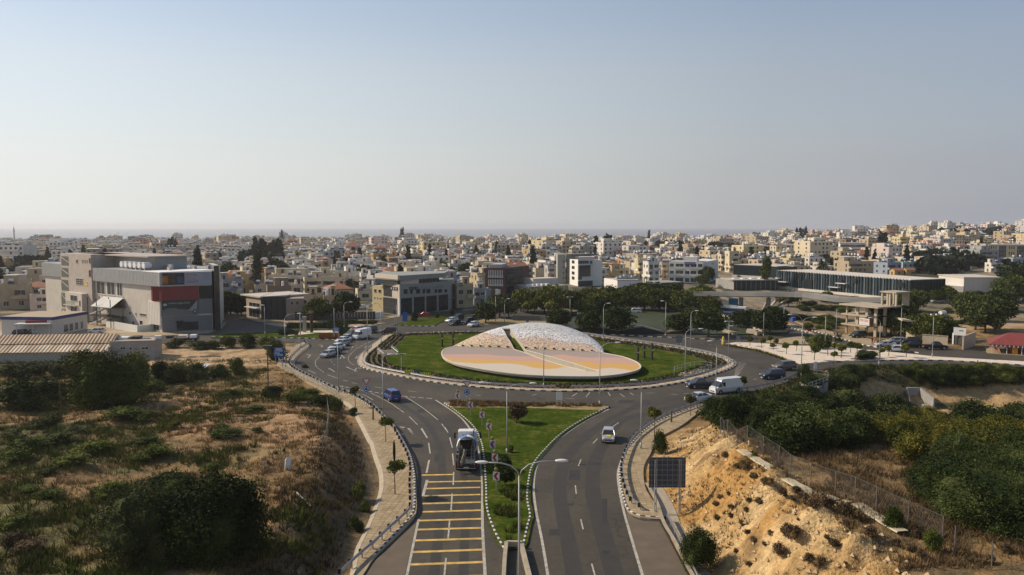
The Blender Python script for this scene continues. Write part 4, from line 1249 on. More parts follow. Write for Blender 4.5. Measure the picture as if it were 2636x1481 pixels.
# --- petrol-station-like showroom with blue fascia, far left
sh,f=bld('showroom','low white showroom with a blue fascia and a car canopy, left of the hall','building',A_(530,1112),A_(880,1042),14,4.0,mat('white_render',(.60,.57,.52),var=.06),parapet=.3)
f2=Face(f.A-f.n*.0-f.d*.0+Vector((-22.0,7.0)),f.A)
obox(sh,'blue_fascia',f,-.15,f.L+.15,4.0,4.75,-14.2,.15,mat('blue_fascia',(.045,.065,.20),var=.08))
obox(sh,'roof_screed',f,0,f.L,4.75,4.8,-14,0,mat('tan_roof',(.40,.32,.22),var=.15))
for i in range(4):winpx(sh,f,A_,640+i*56,1000-i*10,682+i*50,1070-i*12,2,1,frame=M_FRAMEW)
cf=Face(G(A_(165,1120)),G(A_(530,1112)))
obox(sh,'canopy_slab',cf,0,cf.L,3.0,3.35,-7,1.5,mat('white_render',(.6,.57,.52)));obox(sh,'red_band',cf,.8*cf.L*.3,cf.L*.95,3.36,4.0,-7,-.4,M_RED)
obox(sh,'wall',cf,.25*cf.L,cf.L,0,4.7,-14,-6,mat('grey_render',(.30,.29,.27),var=.08));obox(sh,'blue_fascia',cf,.24*cf.L,cf.L,4.0,4.76,-14.1,-5.9,mat('blue_fascia',(.045,.065,.2)))
for i in(0.06,.5,.95):mb=MB();mb.cyl(cf.P(cf.L*i,0,1.0),cf.P(cf.L*i,3.0,1.0),.12,n=6);mb.build('column',M_FRAMEW,sh)
# --- long shed with a corrugated roof and a small flat-roofed annexe in front of the field
sd_y=G(A_(1080,1372))[1]
p1=Vector(G(A_(1085,1365)));p0=Vector(G(A_(-900,1390)))
f=Face(p0,p1)
shd=empty('long_shed',(p1.x,p1.y,0),0,'long low shed under a rusty corrugated gable roof at the far edge of the field','shed')
ev=f.sz(A_(1080,1330))[1];ev=2.2
rd=G(A_(1095,1250));DP=11.0
mb=MB();f.box(mb,0,f.L,-.5,ev,-DP,0);rt=5.0
gb=[f.P(f.L,ev,0),f.P(f.L,ev,-DP),f.P(f.L,rt-.1,-DP/2)]
mb.add(gb,[(0,1,2)]);mb.build('wall',mat('dirty_whitewash',(.42,.38,.32),var=.2),shd)
def corr(root,name,f,sa,sb,oa,za,ob,zb_,m,pitch=.76,amp=.05):
 n_=int((sb-sa)/pitch*4);vs=[]
 for k in range(n_+1):
  s_=sa+(sb-sa)*k/n_;dz=amp*(1 if k%4 in(1,2)else-1)
  vs+=[f.P(s_,za+dz,oa),f.P(s_,zb_+dz,ob)]
 mb=MB();mb.add(vs,[(2*k,2*k+2,2*k+3,2*k+1)for k in range(n_)]);return mb.build(name,m,root)
M_RUST=mat('rusty_corrugated_sheet',(.40,.285,.175),var=.25,scale=.25);M_RUST2=mat('pale_corrugated_sheet',(.52,.42,.29),var=.3,scale=.3)
nseg=26
for k in range(nseg):
 sa=f.L*k/nseg;sb=f.L*(k+1)/nseg+.03
 corr(shd,'roof_sheet',f,sa,sb,.5,ev-.15,-2.6,ev+1.15,M_RUST2 if k%3 else M_RUST)
 corr(shd,'roof_sheet',f,sa,sb,-2.4,ev+1.25,-DP/2,rt,M_RUST)
 corr(shd,'roof_sheet',f,sa,sb,-DP/2,rt,-DP-.5,ev-.15,M_RUST)
an,f=bld('annexe','small grey flat-roofed block at the right end of the corrugated shed','building',A_(1102,1350),A_(1550,1338),7,3.7,mat('grey_block_wall',(.36,.33,.295),var=.15,scale=1),mat('tan_roof',(.4,.32,.22)),parapet=.15)
for x0,x1 in((1210,1258),(1422,1490)):winpx(an,f,A_,x0,1226,x1,1246,2,1)
winpx(an,f,A_,1300,1228,1325,1250)
for i in range(7):obox(an,'roof_clutter',f,1.0+i*2.4,2.2+i*2.4+R.random()*.8,3.77,4.1+R.random()*.3,-5.5+R.random()*2,-3.0,(M_TANK,M_BLACK,M_APSW)[i%3])
# --- dark glass shop with a beige wing
M_DK=mat('charcoal_cladding',(.055,.055,.055),var=.12);M_BEI=mat('beige_render',(.40,.33,.25),var=.1)
gs,f=bld('dark_shop','dark two-storey glass shop with a beige side wing right of the hall','building',B_(440,952),B_(692,950),18,6.6,M_DK,parapet=.4)
lf=Face(G(B_(292,925)),G(B_(440,952)))
obox(gs,'wall',lf,0,lf.L,0,6.6,-14,0,M_BEI);winpx(gs,lf,B_,318,850,425,925,3,1);winpx(gs,lf,B_,318,780,425,835,3,1);obox(gs,'canopy',lf,1,lf.L-1,3.3,3.5,0,1.2,M_FRAMEW)
obox(gs,'roof_slab',lf,-3,lf.L+.3,6.6,7.0,-16,.5,M_APSW)
for i in range(4):
 window(gs,f,.8+i*f.L/4,f.L/4*(i+1)-.4,.3,2.8,3,1,frame=M_FRAMED);window(gs,f,.8+i*f.L/4,f.L/4*(i+1)-.4,3.6,6.0,3,1,frame=M_FRAMED)
f2=Face(f.B,G(B_(872,945)));obox(gs,'side_wing',f2,.02,f2.L,0,6.3,-12,0,mat('brown_beige_render',(.33,.26,.20),var=.1));winpx(gs,f2,B_,735,770,760,800);winpx(gs,f2,B_,790,765,815,800);window(gs,f2,f2.L*.45,f2.L*.9,.2,2.4,3,1)
f3=Face(G(B_(870,962)),G(B_(1585,945)));bw=empty('dark_fence_wall',(f3.A.x,f3.A.y,0),0,'long dark boarded fence along the far road, right of the glass shop','fence')
for i in range(24):obox(bw,'fence_panel',f3,f3.L*i/24+.03,f3.L*(i+1)/24-.03,0,2.3+(i%2)*.05,-.1,0,M_DK)
f4=Face(G(B_(1590,942)),G(B_(1668,925)));o=obox(None,'white_wall',f4,0,f4.L,0,1.9,-.3,0,mat('whitewash',(.66,.66,.6)));tag(o,'short white wall between the dark fence and the grey office','wall')
# --- grey corner office with a projecting roof slab and a yellow side
K_=lambda x,y:(940+x/9.042,680+y/9.042)
M_GRY=mat('grey_green_cladding',(.285,.29,.265),var=.06,scale=.4);M_YLW=mat('yellow_render',(.56,.46,.24),var=.06)
GO,f=bld('grey_office','grey corner office with glass shopfront, oversailing top roof and a yellow side wall','building',K_(805,1195),K_(1950,1070),15,9.6,M_GRY,parapet=.0)
zc=f.sz(K_(805,800))[1];zw=f.sz(K_(805,505))[1]
for c in list(GO.children):bpy.data.objects.remove(c)
w2=Face(G(K_(415,1135)),f.A);bkd=Vector((.05,1.0))
mb=MB();mb.prism([tuple(w2.A),tuple(f.A),tuple(f.B),tuple(f.B+bkd*15),tuple(w2.A+bkd*12)],-.3,9.6);mb.build('wall',M_GRY,GO)
_,_,za,zt_=f.rect(K_(900,300),K_(1900,500))
for i,(x0,x1)in enumerate(((840,1085),(1120,1375),(1415,1655),(1690,1925))):
 s0,s1,_,_=f.rect(K_(x0,900),K_(x1,900));window(GO,f,s0,s1,.25,zc-.15,4,3,frame=M_FRAMED,fr=.09)
for x in(1100,1392,1675):
 s0,s1,_,_=f.rect(K_(x-16,900),K_(x+16,900));obox(GO,'column',f,s0,s1,0,zc-.05,0,.35,M_CONCG)
for i,x in enumerate((900,1050,1190,1340,1430,1620,1700,1850)):
 s0,s1,z0,z1=f.rect(K_(x,590),K_(x+(48 if i%2 else 80),690-i*5));window(GO,f,s0,s1,z0,z1,1+i%2,1,frame=M_FRAMED)
s0,s1,z0,z1=f.rect(K_(1030,532),K_(1228,600));obox(GO,'sign_board',f,s0,s1,z0,z1,0,.15,M_BLACK)
for i in range(3):
 a=s0+(s1-s0)*(i+.5)/3;r_=(z1-z0)*.3;obox(GO,'sign_square',f,a-r_,a+r_,(z0+z1)/2-r_,(z0+z1)/2+r_,.15,.17,mat('sign_grey',(.20,.19,.18)))
s0,s1,z0,z1=f.rect(K_(1270,520),K_(1790,575));lettering(GO,f,'C O L O R S',s0,s1,z0,z1,mat('letter_grey',(.14,.15,.14)),out=.08)
w2=Face(G(K_(415,1135)),f.A)
obox(GO,'side_wall',w2,0,w2.L,zc-.1,9.59,-.3,.01,mat('sunlit_side_render',(.58,.50,.40),var=.08))  # left walls paler than the grey front: sunlight painted into the colour
window(GO,w2,.4,w2.L-1.4,.3,zc-.3,5,3,frame=M_FRAMED);window(GO,w2,.6,w2.L*.55,zc+.3,9.0,3,3,frame=M_FRAMED)
obox(GO,'white_post',w2,w2.L-1.1,w2.L+.1,0,zc,-.3,.1,M_FRAMEW)
s0,s1,z0,z1=w2.rect(K_(592,535),K_(758,605));obox(GO,'sign_board',w2,s0,s1,z0,z1,.02,.17,M_BLACK)
for i in range(3):
 a=s0+(s1-s0)*(i+.5)/3;r_=(z1-z0)*.3;obox(GO,'sign_square',w2,a-r_*.7,a+r_*.7,(z0+z1)/2-r_,(z0+z1)/2+r_,.17,.19,M_FRAMEW)
y2=Face(G(K_(172,1110)),G(K_(415,1135)))
obox(GO,'yellow_wall',y2,0,y2.L,0,y2.sz(K_(300,515))[1],-8,0,M_YLW)
for x0,y0,x1,y1 in((212,585,262,655),(312,598,370,665),(208,770,232,800),(280,775,302,808),(350,785,374,818)):winpx(GO,y2,K_,x0,y0,x1,y1,fr=.05)
zp=f.sz(K_(1300,240))[1];zs=f.sz(K_(1300,350))[1]
obox(GO,'penthouse_wall',f,.2,f.L-3,9.6,zs,-12,-1.5,mat('penthouse_glass',(.06,.07,.068),rough=.15,spec=.7,var=.2))
for i in range(12):obox(GO,'mullion',f,.2+i*(f.L-3.2)/12,.3+i*(f.L-3.2)/12,9.6,zs,-1.5,-1.4,M_GRY)
obox(GO,'penthouse_side',w2,0,w2.L-1.2,9.6,zs,-8,-1.2,mat('sunlit_side_render',(.58,.5,.4)));window(GO,w2,.8,w2.L*.6,10.0,zs-.3,3,1,out=-1.2)
q0=w2.A-w2.d*3.5+w2.n*.6;q1=f.A-f.d*.6+f.n*.1
mb=MB();mb.prism([tuple(q0),tuple(q1),tuple(f.B-f.d*2.2+f.n*.1),tuple(f.B+bkd*13-f.d*2.2),tuple(q0+bkd*11)],zs,zp);mb.build('oversailing_roof',M_GRY,GO)
e9=Face(q0,q1);obox(GO,'sunlit_roof_edge',e9,-.1,e9.L-.02,zs+.3,zp+.12,-.6,.12,mat('sunlit_side_render',(.58,.5,.4)))  # lit side of the grey roof slab, its sunlight painted as pale render
# --- dark red-brown office block
M_RB=mat('red_brown_cladding',(.115,.048,.040),var=.1)
RB,f=bld('brown_office','red-brown office block with rows of white vertical fins','building',C_(505,745),C_(700,748),16,0,M_RB,parapet=0)
zt_=f.sz(C_(600,430))[1]
bpy.data.objects.remove(RB.children[1]);bpy.data.objects.remove(RB.children[0])
rt_=Face(f.B,f.B+Vector((9.6,21)))
mb=MB();mb.prism([tuple(f.A),tuple(f.B),tuple(rt_.B),tuple(f.A+Vector((7,21)))],-.2,zt_);mb.build('wall',M_RB,RB)
obox(RB,'roof',f,1.5,f.L-1.5,zt_,zt_+1.3,-15,-1.5,mat('pale_roof_box',(.40,.40,.40),var=.1))
for y0,y1 in((452,528),(545,612)):
 s0,s1,z0,z1=f.rect(C_(532,y0),C_(686,y1));window(RB,f,s0,s1,z0,z1,1,1,frame=M_RB,fr=.12)
 for k in range(9):
  a=s0+(s1-s0)*(k+.5)/9;obox(RB,'white_fin',f,a-.13,a+.13,z0,z1,.05,.45,M_FRAMEW)
 obox(RB,'glass_parapet',f,s0,s1,z0,z0+(z1-z0)*.3,.1,.2,M_METAL)
winpx(RB,f,C_,520,640,600,735,3,1,frame=M_RB);obox(RB,'sign_panel',f,f.L*.52,f.L*.78,f.sz(C_(630,697))[1],f.sz(C_(630,645))[1],0,.3,M_FRAMEW)
for k in range(3):
 z0=1.2+k*(zt_-1.5)/3
 obox(RB,'balcony_band',rt_,0.6,16.5,z0+.1,z0+1.1,0,.9,mat('dark_brown_band',(.075,.06,.052),var=.15));window(RB,rt_,.8,16,z0+1.4,z0+(zt_-1.5)/3-.3,6,1,frame=M_FRAMED)
 # --- low grey block, tower block, white wall and flats
lg,f=bld('low_grey_block','long low grey flat-roofed block right of the brown office','building',C_(950,755),C_(1330,735),14,0,M_GRY,parapet=0)
for c in list(lg.children):bpy.data.objects.remove(c)
zt_=f.sz(C_(1100,615))[1]
mb=MB();f.box(mb,0,f.L,-.2,zt_-2.3,-13,-1.2);mb.build('wall',mat('dark_grey_wall',(.09,.085,.08),var=.2),lg)
mb=MB();f.box(mb,-.4,f.L+.3,zt_-2.3,zt_,-14,0);mb.build('roof_band',mat('grey_band',(.25,.225,.20),var=.08),lg)
obox(lg,'roof',f,0,f.L,zt_,zt_+.1,-13.5,-.5,M_ROOF);obox(lg,'roof_hut',f,f.L*.3,f.L*.98,zt_+.1,zt_+2.6,-13,-6,M_APSW)
for i in range(5):obox(lg,'roof_plant',f,f.L*(.05+.12*i),f.L*(.05+.12*i)+1.4,zt_+.1,zt_+.8,-4,-2.5,M_TANK)
for i in range(4):window(lg,f,1+i*f.L/4,f.L/4*(i+1)-.6,.3,zt_-2.6,3,1,out=-1.2,frame=M_FRAMED)
J_=lambda x,y:(1340+x/7.156,640+y/7.156)
tw,f=bld('grey_tower_block','tall narrow grey stair tower with a white four-storey block beside it','building',J_(680,640),J_(828,640),14,J_ and 1,M_GRY,parapet=0)
for c in list(tw.children):bpy.data.objects.remove(c)
M_TG=mat('warm_grey_render',(.36,.355,.315),var=.06)
zt_=f.sz(J_(760,108))[1]
obox(tw,'tower',f,0,f.L,-.2,zt_,-12,0,M_TG)
for y in(240,342,448,545):winpx(tw,f,J_,776,y-14,800,y+14,fr=.05)
g1=Face(f.B,G(J_(905,655)));obox(tw,'dark_glass_shaft',g1,0.02,g1.L,-.2,g1.sz(J_(870,100))[1],-11,-.3,mat('green_black_glass',(.035,.05,.045),rough=.2,spec=.6))
g2=Face(G(J_(905,655)),G(J_(1055,690)));zz=g2.sz(J_(980,205))[1]
obox(tw,'white_wall',g2,0,g2.L,-.2,zz,-12,0,mat('bright_white_render',(.74,.72,.66),var=.05))
for y in(248,350,452,545):winpx(tw,g2,J_,948,y-26,994,y+24,2,1,frame=M_RB)
g3=Face(G(J_(1055,705)),G(J_(1340,690)));zz=g3.sz(J_(1200,160))[1]
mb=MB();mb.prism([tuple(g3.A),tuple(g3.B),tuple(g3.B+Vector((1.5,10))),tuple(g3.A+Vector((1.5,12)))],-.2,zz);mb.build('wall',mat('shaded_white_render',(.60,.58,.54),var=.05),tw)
obox(tw,'roof',g3,.3,g3.L-.3,zz,zz+.12,-2.5,-.3,M_ROOF)
winpx(tw,g3,J_,1062,225,1255,280,5,1);winpx(tw,g3,J_,1275,225,1320,280,2,1);winpx(tw,g3,J_,1080,315,1285,515,4,3,frame=M_FRAMED);winpx(tw,g3,J_,1070,590,1325,690,6,1,frame=M_FRAMED)
winpx(tw,g3,J_,1060,525,1130,575,2,1)
for y in(295,585):s_,z_=g3.sz(J_(1200,y));obox(tw,'floor_slab',g3,0,g3.L,z_-.2,z_,0,.6,M_FRAMEW)
ww,f=bld('white_store','blank white-walled store half hidden by trees','building',C_(1830,720),C_(2080,715),16,1,M_GRY,parapet=0)
for c in list(ww.children):bpy.data.objects.remove(c)
zz=f.sz(C_(1950,555))[1];obox(ww,'wall',f,0,f.L,-.2,zz,-16,0,mat('blank_white_render',(.72,.68,.64),var=.04));obox(ww,'coping',f,-.1,f.L+.1,zz,zz+.25,-.4,.1,M_CONCG);obox(ww,'roof',f,.3,f.L-.3,zz-.4+.42,zz+.08,-15.5,-.5,M_ROOF)
obox(ww,'post',f,f.L*.42,f.L*.44,0,zz*.62,.2,.35,M_BLACK)
for i in range(6):obox(ww,'air_duct',f,f.L*.2+i*1.6,f.L*.2+i*1.6+1.2,zz+.1,zz+1.0+(i%3)*.5,-8,-6.4,M_METAL)
# --- glass library on the right, two wings, and its low pavilion
M_GLB=mat('blue_green_fins',(.05,.075,.085),rough=.3,spec=.6,var=.15)
def glass_wing(root,f,h,dep,pitch,zbase=1.0,name='fin'):
 obox(root,'glass_wall',f,0,f.L,zbase,h,-dep,0,M_GLASSB)
 n_=int(f.L/pitch)
 vals=MB()
 for k in range(n_):
  a=f.L*k/n_
  obox(root,name,f,a,a+.12,zbase+.1,h+.35,.02,.42,M_GLB if k%3 else M_GALVP)
 for k in range(1,4):
  obox(root,'floor_line',f,0,f.L,zbase+(h-zbase)*k/4-.08,zbase+(h-zbase)*k/4+.08,.01,.06,mat('dark_line',(.03,.045,.05)))
lb=None
f=Face(G(D_(1660,745)),G(E_(1040,770)))
lb=empty('glass_library',(f.A.x,f.A.y,0),0,'very long blue-green glass building with vertical fins and a flat pale roof','building')
zz=f.sz(E_(1030,555))[1]
glass_wing(lb,f,zz,18,1.5)
obox(lb,'base_slab',f,-.5,f.L+.5,0.0,1.0,-18.5,1.0,M_APSW)
obox(lb,'roof',f,.2,f.L-.2,zz+.02,zz+.25,-18,-.2,mat('pale_roof_membrane',(.60,.55,.47),var=.08,scale=.15))
e=f.back(18);obox(lb,'end_wall',e,0,18,0,zz,-.4,.02,mat('black_glass_end',(.022,.035,.036),rough=.25,spec=.5))
for k in range(10):obox(lb,'end_fin',e,1+k*1.65,1.1+k*1.65,.6,zz,.03,.25,M_DK)
for x0,y0,x1,y1 in((1712,672,1760,720),(1780,672,1830,712),(1990,640,2080,760),(2312,735,2360,790),(1915,575,1955,640)):winpx(lb,f,D_,x0,y0,x1,y1,2,1,frame=M_FRAMED,out=.5)
for x0,y0,x1,y1 in((475,535,510,580),(330,540,365,575),(255,625,305,672),(925,575,985,620)):winpx(lb,f,E_,x0,y0,x1,y1,2,1,frame=M_FRAMED,out=.5)
for x,y in((1710,670),(2310,733),(2395,688)):s_,z_=f.sz(D_(x,y));obox(lb,'awning',f,s_-.3,s_+5,z_,z_+.25,.4,2.0,M_FRAMEW)
f=Face(G(D_(1142,640)),G(D_(1485,660)));zz=f.sz(D_(1300,478))[1]
gw=empty('glass_wing',(f.A.x,f.A.y,0),0,'shorter blue glass wing raised on a white slab, left of the long glass library','building')
zl=f.sz(D_(1300,595))[1]
obox(gw,'glass_wall',f,0,f.L,zl,zz,-20,0,M_GLASSB)
for k in range(30):obox(gw,'fin',f,f.L*k/30,f.L*k/30+.12,zl+.05,zz+.3,.02,.4,M_GLB)
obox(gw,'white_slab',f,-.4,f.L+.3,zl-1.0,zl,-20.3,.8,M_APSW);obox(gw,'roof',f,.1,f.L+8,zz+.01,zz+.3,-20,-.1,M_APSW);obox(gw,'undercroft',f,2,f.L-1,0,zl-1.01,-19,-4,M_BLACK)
e2=Face(f.B+f.d*.01,G(D_(1600,668)));obox(gw,'dark_glass_link',e2,0.02,e2.L+3,0,zz-.3,-15,-.2,mat('black_glass_end',(.022,.035,.036)))
FOOT.append((f.A.x+20,f.A.y+10,28))
pv_,f=bld('dark_pavilion','low black-glass pavilion with thin pale roof below the glass library','building',D_(1145,765),D_(1665,762),16,1,M_GRY,parapet=0)
for c in list(pv_.children):bpy.data.objects.remove(c)
zz=f.sz(D_(1300,655))[1]
obox(pv_,'glass_wall',f,0,f.L,0,zz,-15,0,mat('black_glass_end',(.022,.035,.036)));obox(pv_,'roof',f,-1,f.L+.5,zz,zz+.3,-16,.8,M_ROOF)
e3=Face(G(D_(930,735)),f.A);obox(pv_,'concrete_wall',e3,0,e3.L,0,zz-.02,-10,0,M_CONCG)
for k in range(9):obox(pv_,'mullion',f,1+k*f.L/9,1.15+k*f.L/9,0,zz,.01,.1,M_METAL)
for k in range(6):obox(pv_,'roof_light',f,2+k*4,4+k*4,zz+.3,zz+.6,-9,-6,M_TANK)
dk,f=bld('dark_kiosk','plain dark grey windowless block among the trees behind the park','building',D_(285,835),D_(550,825),12,1,M_GRY,parapet=0)
for c in list(dk.children):bpy.data.objects.remove(c)
zz=f.sz(D_(400,680))[1];obox(dk,'wall',f,0,f.L,0,zz,-12,0,mat('dark_green_grey',(.075,.08,.07),var=.15));obox(dk,'roof',f,.1,f.L-.1,zz,zz+.1,-11.8,-.2,M_CONCG)
obox(dk,'panel_joint',f,f.L*.6,f.L*.61,0,zz,.0,.03,M_BLACK)
pyl=Face(G(D_(200,930)),G(D_(225,930)));p_=empty('white_pylon',(pyl.A.x,pyl.A.y,0),0,'tall slim white sign pylon with a navy side by the dark block','sign')
zz=pyl.sz(D_(210,665))[1];obox(p_,'white_face',pyl,0,pyl.L,0,zz,-.6,0,mat('pylon_white',(.72,.71,.68),var=.04));
pe=Face(pyl.B,G(D_(275,925)));obox(p_,'navy_side',pe,.02,pe.L*.9,zz*.55,zz-.2,-.5,-.1,mat('navy_panel',(.025,.03,.055)))
# --- elevated road behind the park
br=empty('road_bridge',(G(D_(700,900))[0],G(D_(700,900))[1],0),0,'long low grey concrete road bridge crossing in front of the glass library','bridge')
BL=smooth_line([at_depth(D_(700,800),268)[:2],at_depth(D_(1100,795),262)[:2],at_depth(D_(1480,795),255)[:2],at_depth(D_(2000,815),247)[:2],at_depth(E_(300,735),238)[:2],at_depth(E_(800,745),228)[:2]],3)
zdeck=[ZR(D_(700,812),268),ZR(D_(1100,810),262),ZR(D_(1480,810),255),ZR(D_(2000,825),247),ZR(E_(300,745),238),ZR(E_(800,752),228)]
zv=[zdeck[min(5,int(5*i/(len(BL)-1)))]+(zdeck[min(5,int(5*i/(len(BL)-1))+1)]-zdeck[min(5,int(5*i/(len(BL)-1)))])*(5*i/(len(BL)-1)%1)for i in range(len(BL))]
def swept(root,name,line,zs,prof_,m):
 mb=MB();k=len(prof_);n_=len(line);nm=normals2(line)
 vs=[(p[0]+q[0]*a,p[1]+q[1]*a,z+b)for p,q,z in zip(line,nm,zs)for a,b in prof_]
 mb.add(vs,[(i*k+j,i*k+(j+1)%k,(i+1)*k+(j+1)%k,(i+1)*k+j)for i in range(n_-1)for j in range(k)]+[tuple(range(k)),tuple(reversed(range((n_-1)*k,n_*k)))])
 return mb.build(name,m,root)
M_BR=mat('bridge_concrete',(.24,.235,.22),var=.08,scale=.4)
swept(br,'deck',BL,zv,[(-3.2,-.55),(-3.2,0),(3.2,0),(3.2,-.55),(2.2,-.8),(-2.2,-.8)],M_BR)
swept(br,'parapet',BL,zv,[(-3.2,.01),(-3.2,.55),(-3.0,.55),(-3.0,.01)],M_BR);swept(br,'parapet',BL,zv,[(3.0,.01),(3.0,.55),(3.2,.55),(3.2,.01)],M_BR)
swept(br,'guard_rail',BL,[z+.85 for z in zv],[(-3.15,0),(-3.15,.1),(-3.05,.1),(-3.05,0)],M_GALVP)
for x,y in((880,975),(1500,1000),(1180,930)):
 g=G(D_(x,y));mb=MB();i=min(range(len(BL)),key=lambda i:abs(BL[i][0]/BL[i][1]-g[0]/g[1]));mb.cyl((BL[i][0],BL[i][1],-.2),(BL[i][0],BL[i][1],zv[i]-1.2),.7,n=10);mb.build('pier',M_BR,br)
for(xa,ya),(xb,yb)in(((1565,985),(1665,870)),((1600,1010),(1790,915)),((1498,1000),(1505,870))):
 a=G(D_(xa,ya));i=min(range(len(BL)),key=lambda i:abs(BL[i][0]/BL[i][1]-G(D_(xb,yb))[0]/G(D_(xb,yb))[1]));mb=MB();mb.cyl((*a,0),(BL[i][0],BL[i][1],zv[i]-1.3),.55,.35,n=8);mb.build('strut',M_APSW,br)
 # --- unfinished concrete frame with the sale banner
M_RAW=mat('raw_concrete',(.42,.36,.265),var=.14,scale=.6)
f=Face(G(E_(372,1085)),G(E_(640,1122)))
Lx0=f.sz(E_(735,1130))[0];DS=next(t/4 for t in range(8,120)if proj(*f.P(Lx0,0,-t/4)[:2])[0]>E_(945,0)[0]or t==119)
sk=empty('concrete_skeleton',(f.A.x,f.A.y,0),0,'unfinished three-storey concrete frame with a FOR SALE banner','building')
zs=[f.sz(E_(372,y))[1]for y in(985,885,788)]
Lx=Lx0
for z_,ov in zip(zs,(.5,.5,.9)):
 obox(sk,'floor_slab',f,-ov,Lx-(0 if ov>.6 else 3.5),z_-.35,z_,-DS-.2,ov,M_RAW)
for a in(0.2,Lx*.30,Lx*.56,Lx*.80):
 for o_ in(-.5,-DS/2,-DS+.2):
  for z0,z1 in((0,zs[0]-.35),(zs[0],zs[1]-.35),(zs[1],zs[2]-.35)):
   obox(sk,'column',f,a,a+(.35 if a<.5 else .75),z0,z1,o_-.4,o_,M_RAW)
fq=Face(f.P(0,0,-DS*.62)[:2],f.P(Lx,0,-DS*.62)[:2]);f5=Face(fq.P(fq.sz(E_(748,800))[0],0)[:2],fq.P(fq.sz(E_(900,800))[0],0)[:2])
for a in(0,f5.L*.36,f5.L*.52,f5.L*.93):obox(sk,'penthouse_column',f5,a,a+.45,zs[2],zs[2]+3.3,-.45,0,M_RAW)
for a in(0,f5.L*.93):obox(sk,'penthouse_column',f5,a,a+.45,zs[2],zs[2]+3.3,-5,-4.55,M_RAW)
obox(sk,'penthouse_slab',f5,-.2,f5.L+.2,zs[2]+3.3,zs[2]+3.6,-5.4,.3,M_RAW);obox(sk,'stair_wall',f5,f5.L*.6,f5.L*.99,zs[2],zs[2]+3.3,-4.9,-4.7,M_RAW)
obox(sk,'inner_wall',f,Lx*.32,Lx*.54,zs[0],zs[1]-.36,-DS/2-.2,-DS/2,mat('brick_infill',(.30,.12,.07),var=.3,scale=3))
s0,s1,z0,z1=f.rect(E_(548,938),E_(648,1006))
bn=obox(None,'sale_banner',f,s0,s1,z0,z1,.55,.6,mat('banner_white',(.66,.64,.60),var=.05));tag(bn,'white FOR SALE banner with red letters hung on the concrete frame','banner')
L_s=lettering(bn,f,'FOR SALE',s0+.25,s1-.25,z0+(z1-z0)*.55,z1-.2,mat('red_print',(.50,.035,.03)),out=.63)
for k in range(2):lettering(bn,f,('99 123456','INFO')[k]if False else '- - - - -',s0+.5,s1-.5,z0+.3+k*.5,z0+.36+k*.5,mat('print_grey',(.2,.2,.22)),out=.63)
FOOT.append((f.A.x+10,f.A.y+8,22))
# --- canopy house with solar heater, gate and walls
f=Face(G(E_(1090,1160)),G(E_(1600,1170)))
ch=empty('canopy_house',(f.A.x,f.A.y,0),0,'low house under a thin concrete canopy with a rooftop solar heater, half behind trees','house')
z1=f.sz(E_(1300,985))[1]
mb=MB();mb.add([f.P(-3,z1+.8,0),f.P(f.L-4,z1-.3,0),f.P(f.L-4,z1-.3,-9),f.P(-3,z1+.8,-9),f.P(-3,z1+.35,0),f.P(f.L-4,z1-.75,0),f.P(f.L-4,z1-.75,-9),f.P(-3,z1+.35,-9)],[(0,1,2,3),(7,6,5,4),(0,4,5,1),(1,5,6,2),(2,6,7,3),(3,7,4,0)]);mb.build('roof',mat('cream_concrete',(.55,.46,.32),var=.1),ch)
obox(ch,'wall',f,0,f.L-6,0,z1-.8,-8,-3,M_BEI);window(ch,f,2,5,1,2.6,2,1,out=-3);window(ch,f,8,10,0.1,2.4,1,1,out=-3)
for a in(0,f.L*.35,f.L-5.5):obox(ch,'column',f,a,a+.3,0,z1-.8,-.6,-.3,M_BEI)
q=f.P(f.L*.68,z1-.5,-4);tank_set(ch,q[0],q[1],q[2],.6,1.5)
FOOT.append((f.A.x+12,f.A.y+5,22))
for i,(a,b,h,lab)in enumerate((((1165,1195),(1420,1215),2.2,'cream garden wall behind the parked pickup'),((1000,1145),(1160,1165),1.9,'cream garden wall behind the silver estate car'),((1580,1255),(1700,1205),3.0,'tall tan yard wall between the gate and the red-roofed tavern'))):
 g=Face(G(E_(*a)),G(E_(*b)));w_=empty('garden_wall',(g.A.x,g.A.y,0),0,lab,'wall');obox(w_,'wall_face',g,0,g.L,-.2,h,-.3,0,mat('cream_wall',(.50,.41,.29),var=.12));obox(w_,'coping',g,-.1,g.L+.1,h,h+.1,-.4,.1,M_CONC)
g=Face(G(E_(1480,1200)),G(E_(1580,1215)))
gt=empty('yard_gate',(g.A.x,g.A.y,0),0,'dark metal yard gate beside the tall tan wall','gate')
for k in range(7):obox(gt,'gate_board',g,g.L*k/7+.02,g.L*(k+1)/7-.02,.1,2.4,-.06,0,M_DK)
obox(gt,'gate_post',g,-.4,0,0,2.7,-.4,0,M_FRAMEW)
bb=empty('white_billboard',(g.A.x,g.A.y,0),0,'blank white billboard standing over the yard gate','billboard')
gb_=Face(G(E_(1475,1205)),G(E_(1600,1215)));z0,z1=gb_.sz(E_(1540,1110))[1],gb_.sz(E_(1540,1028))[1]
obox(bb,'board',gb_,0,gb_.L,z0,z1,-.1,0,mat('board_white',(.66,.67,.66),var=.05));obox(bb,'frame',gb_,-.05,gb_.L+.05,z1,z1+.12,-.15,.05,M_BLACK)
obox(bb,'printed_line',gb_,gb_.L*.45,gb_.L*.8,z1-.9,z1-.7,.0,.02,M_BLACK)
for a in(.1,gb_.L-.3):obox(bb,'leg',gb_,a,a+.2,0,z0,-.3,-.12,M_BLACK)
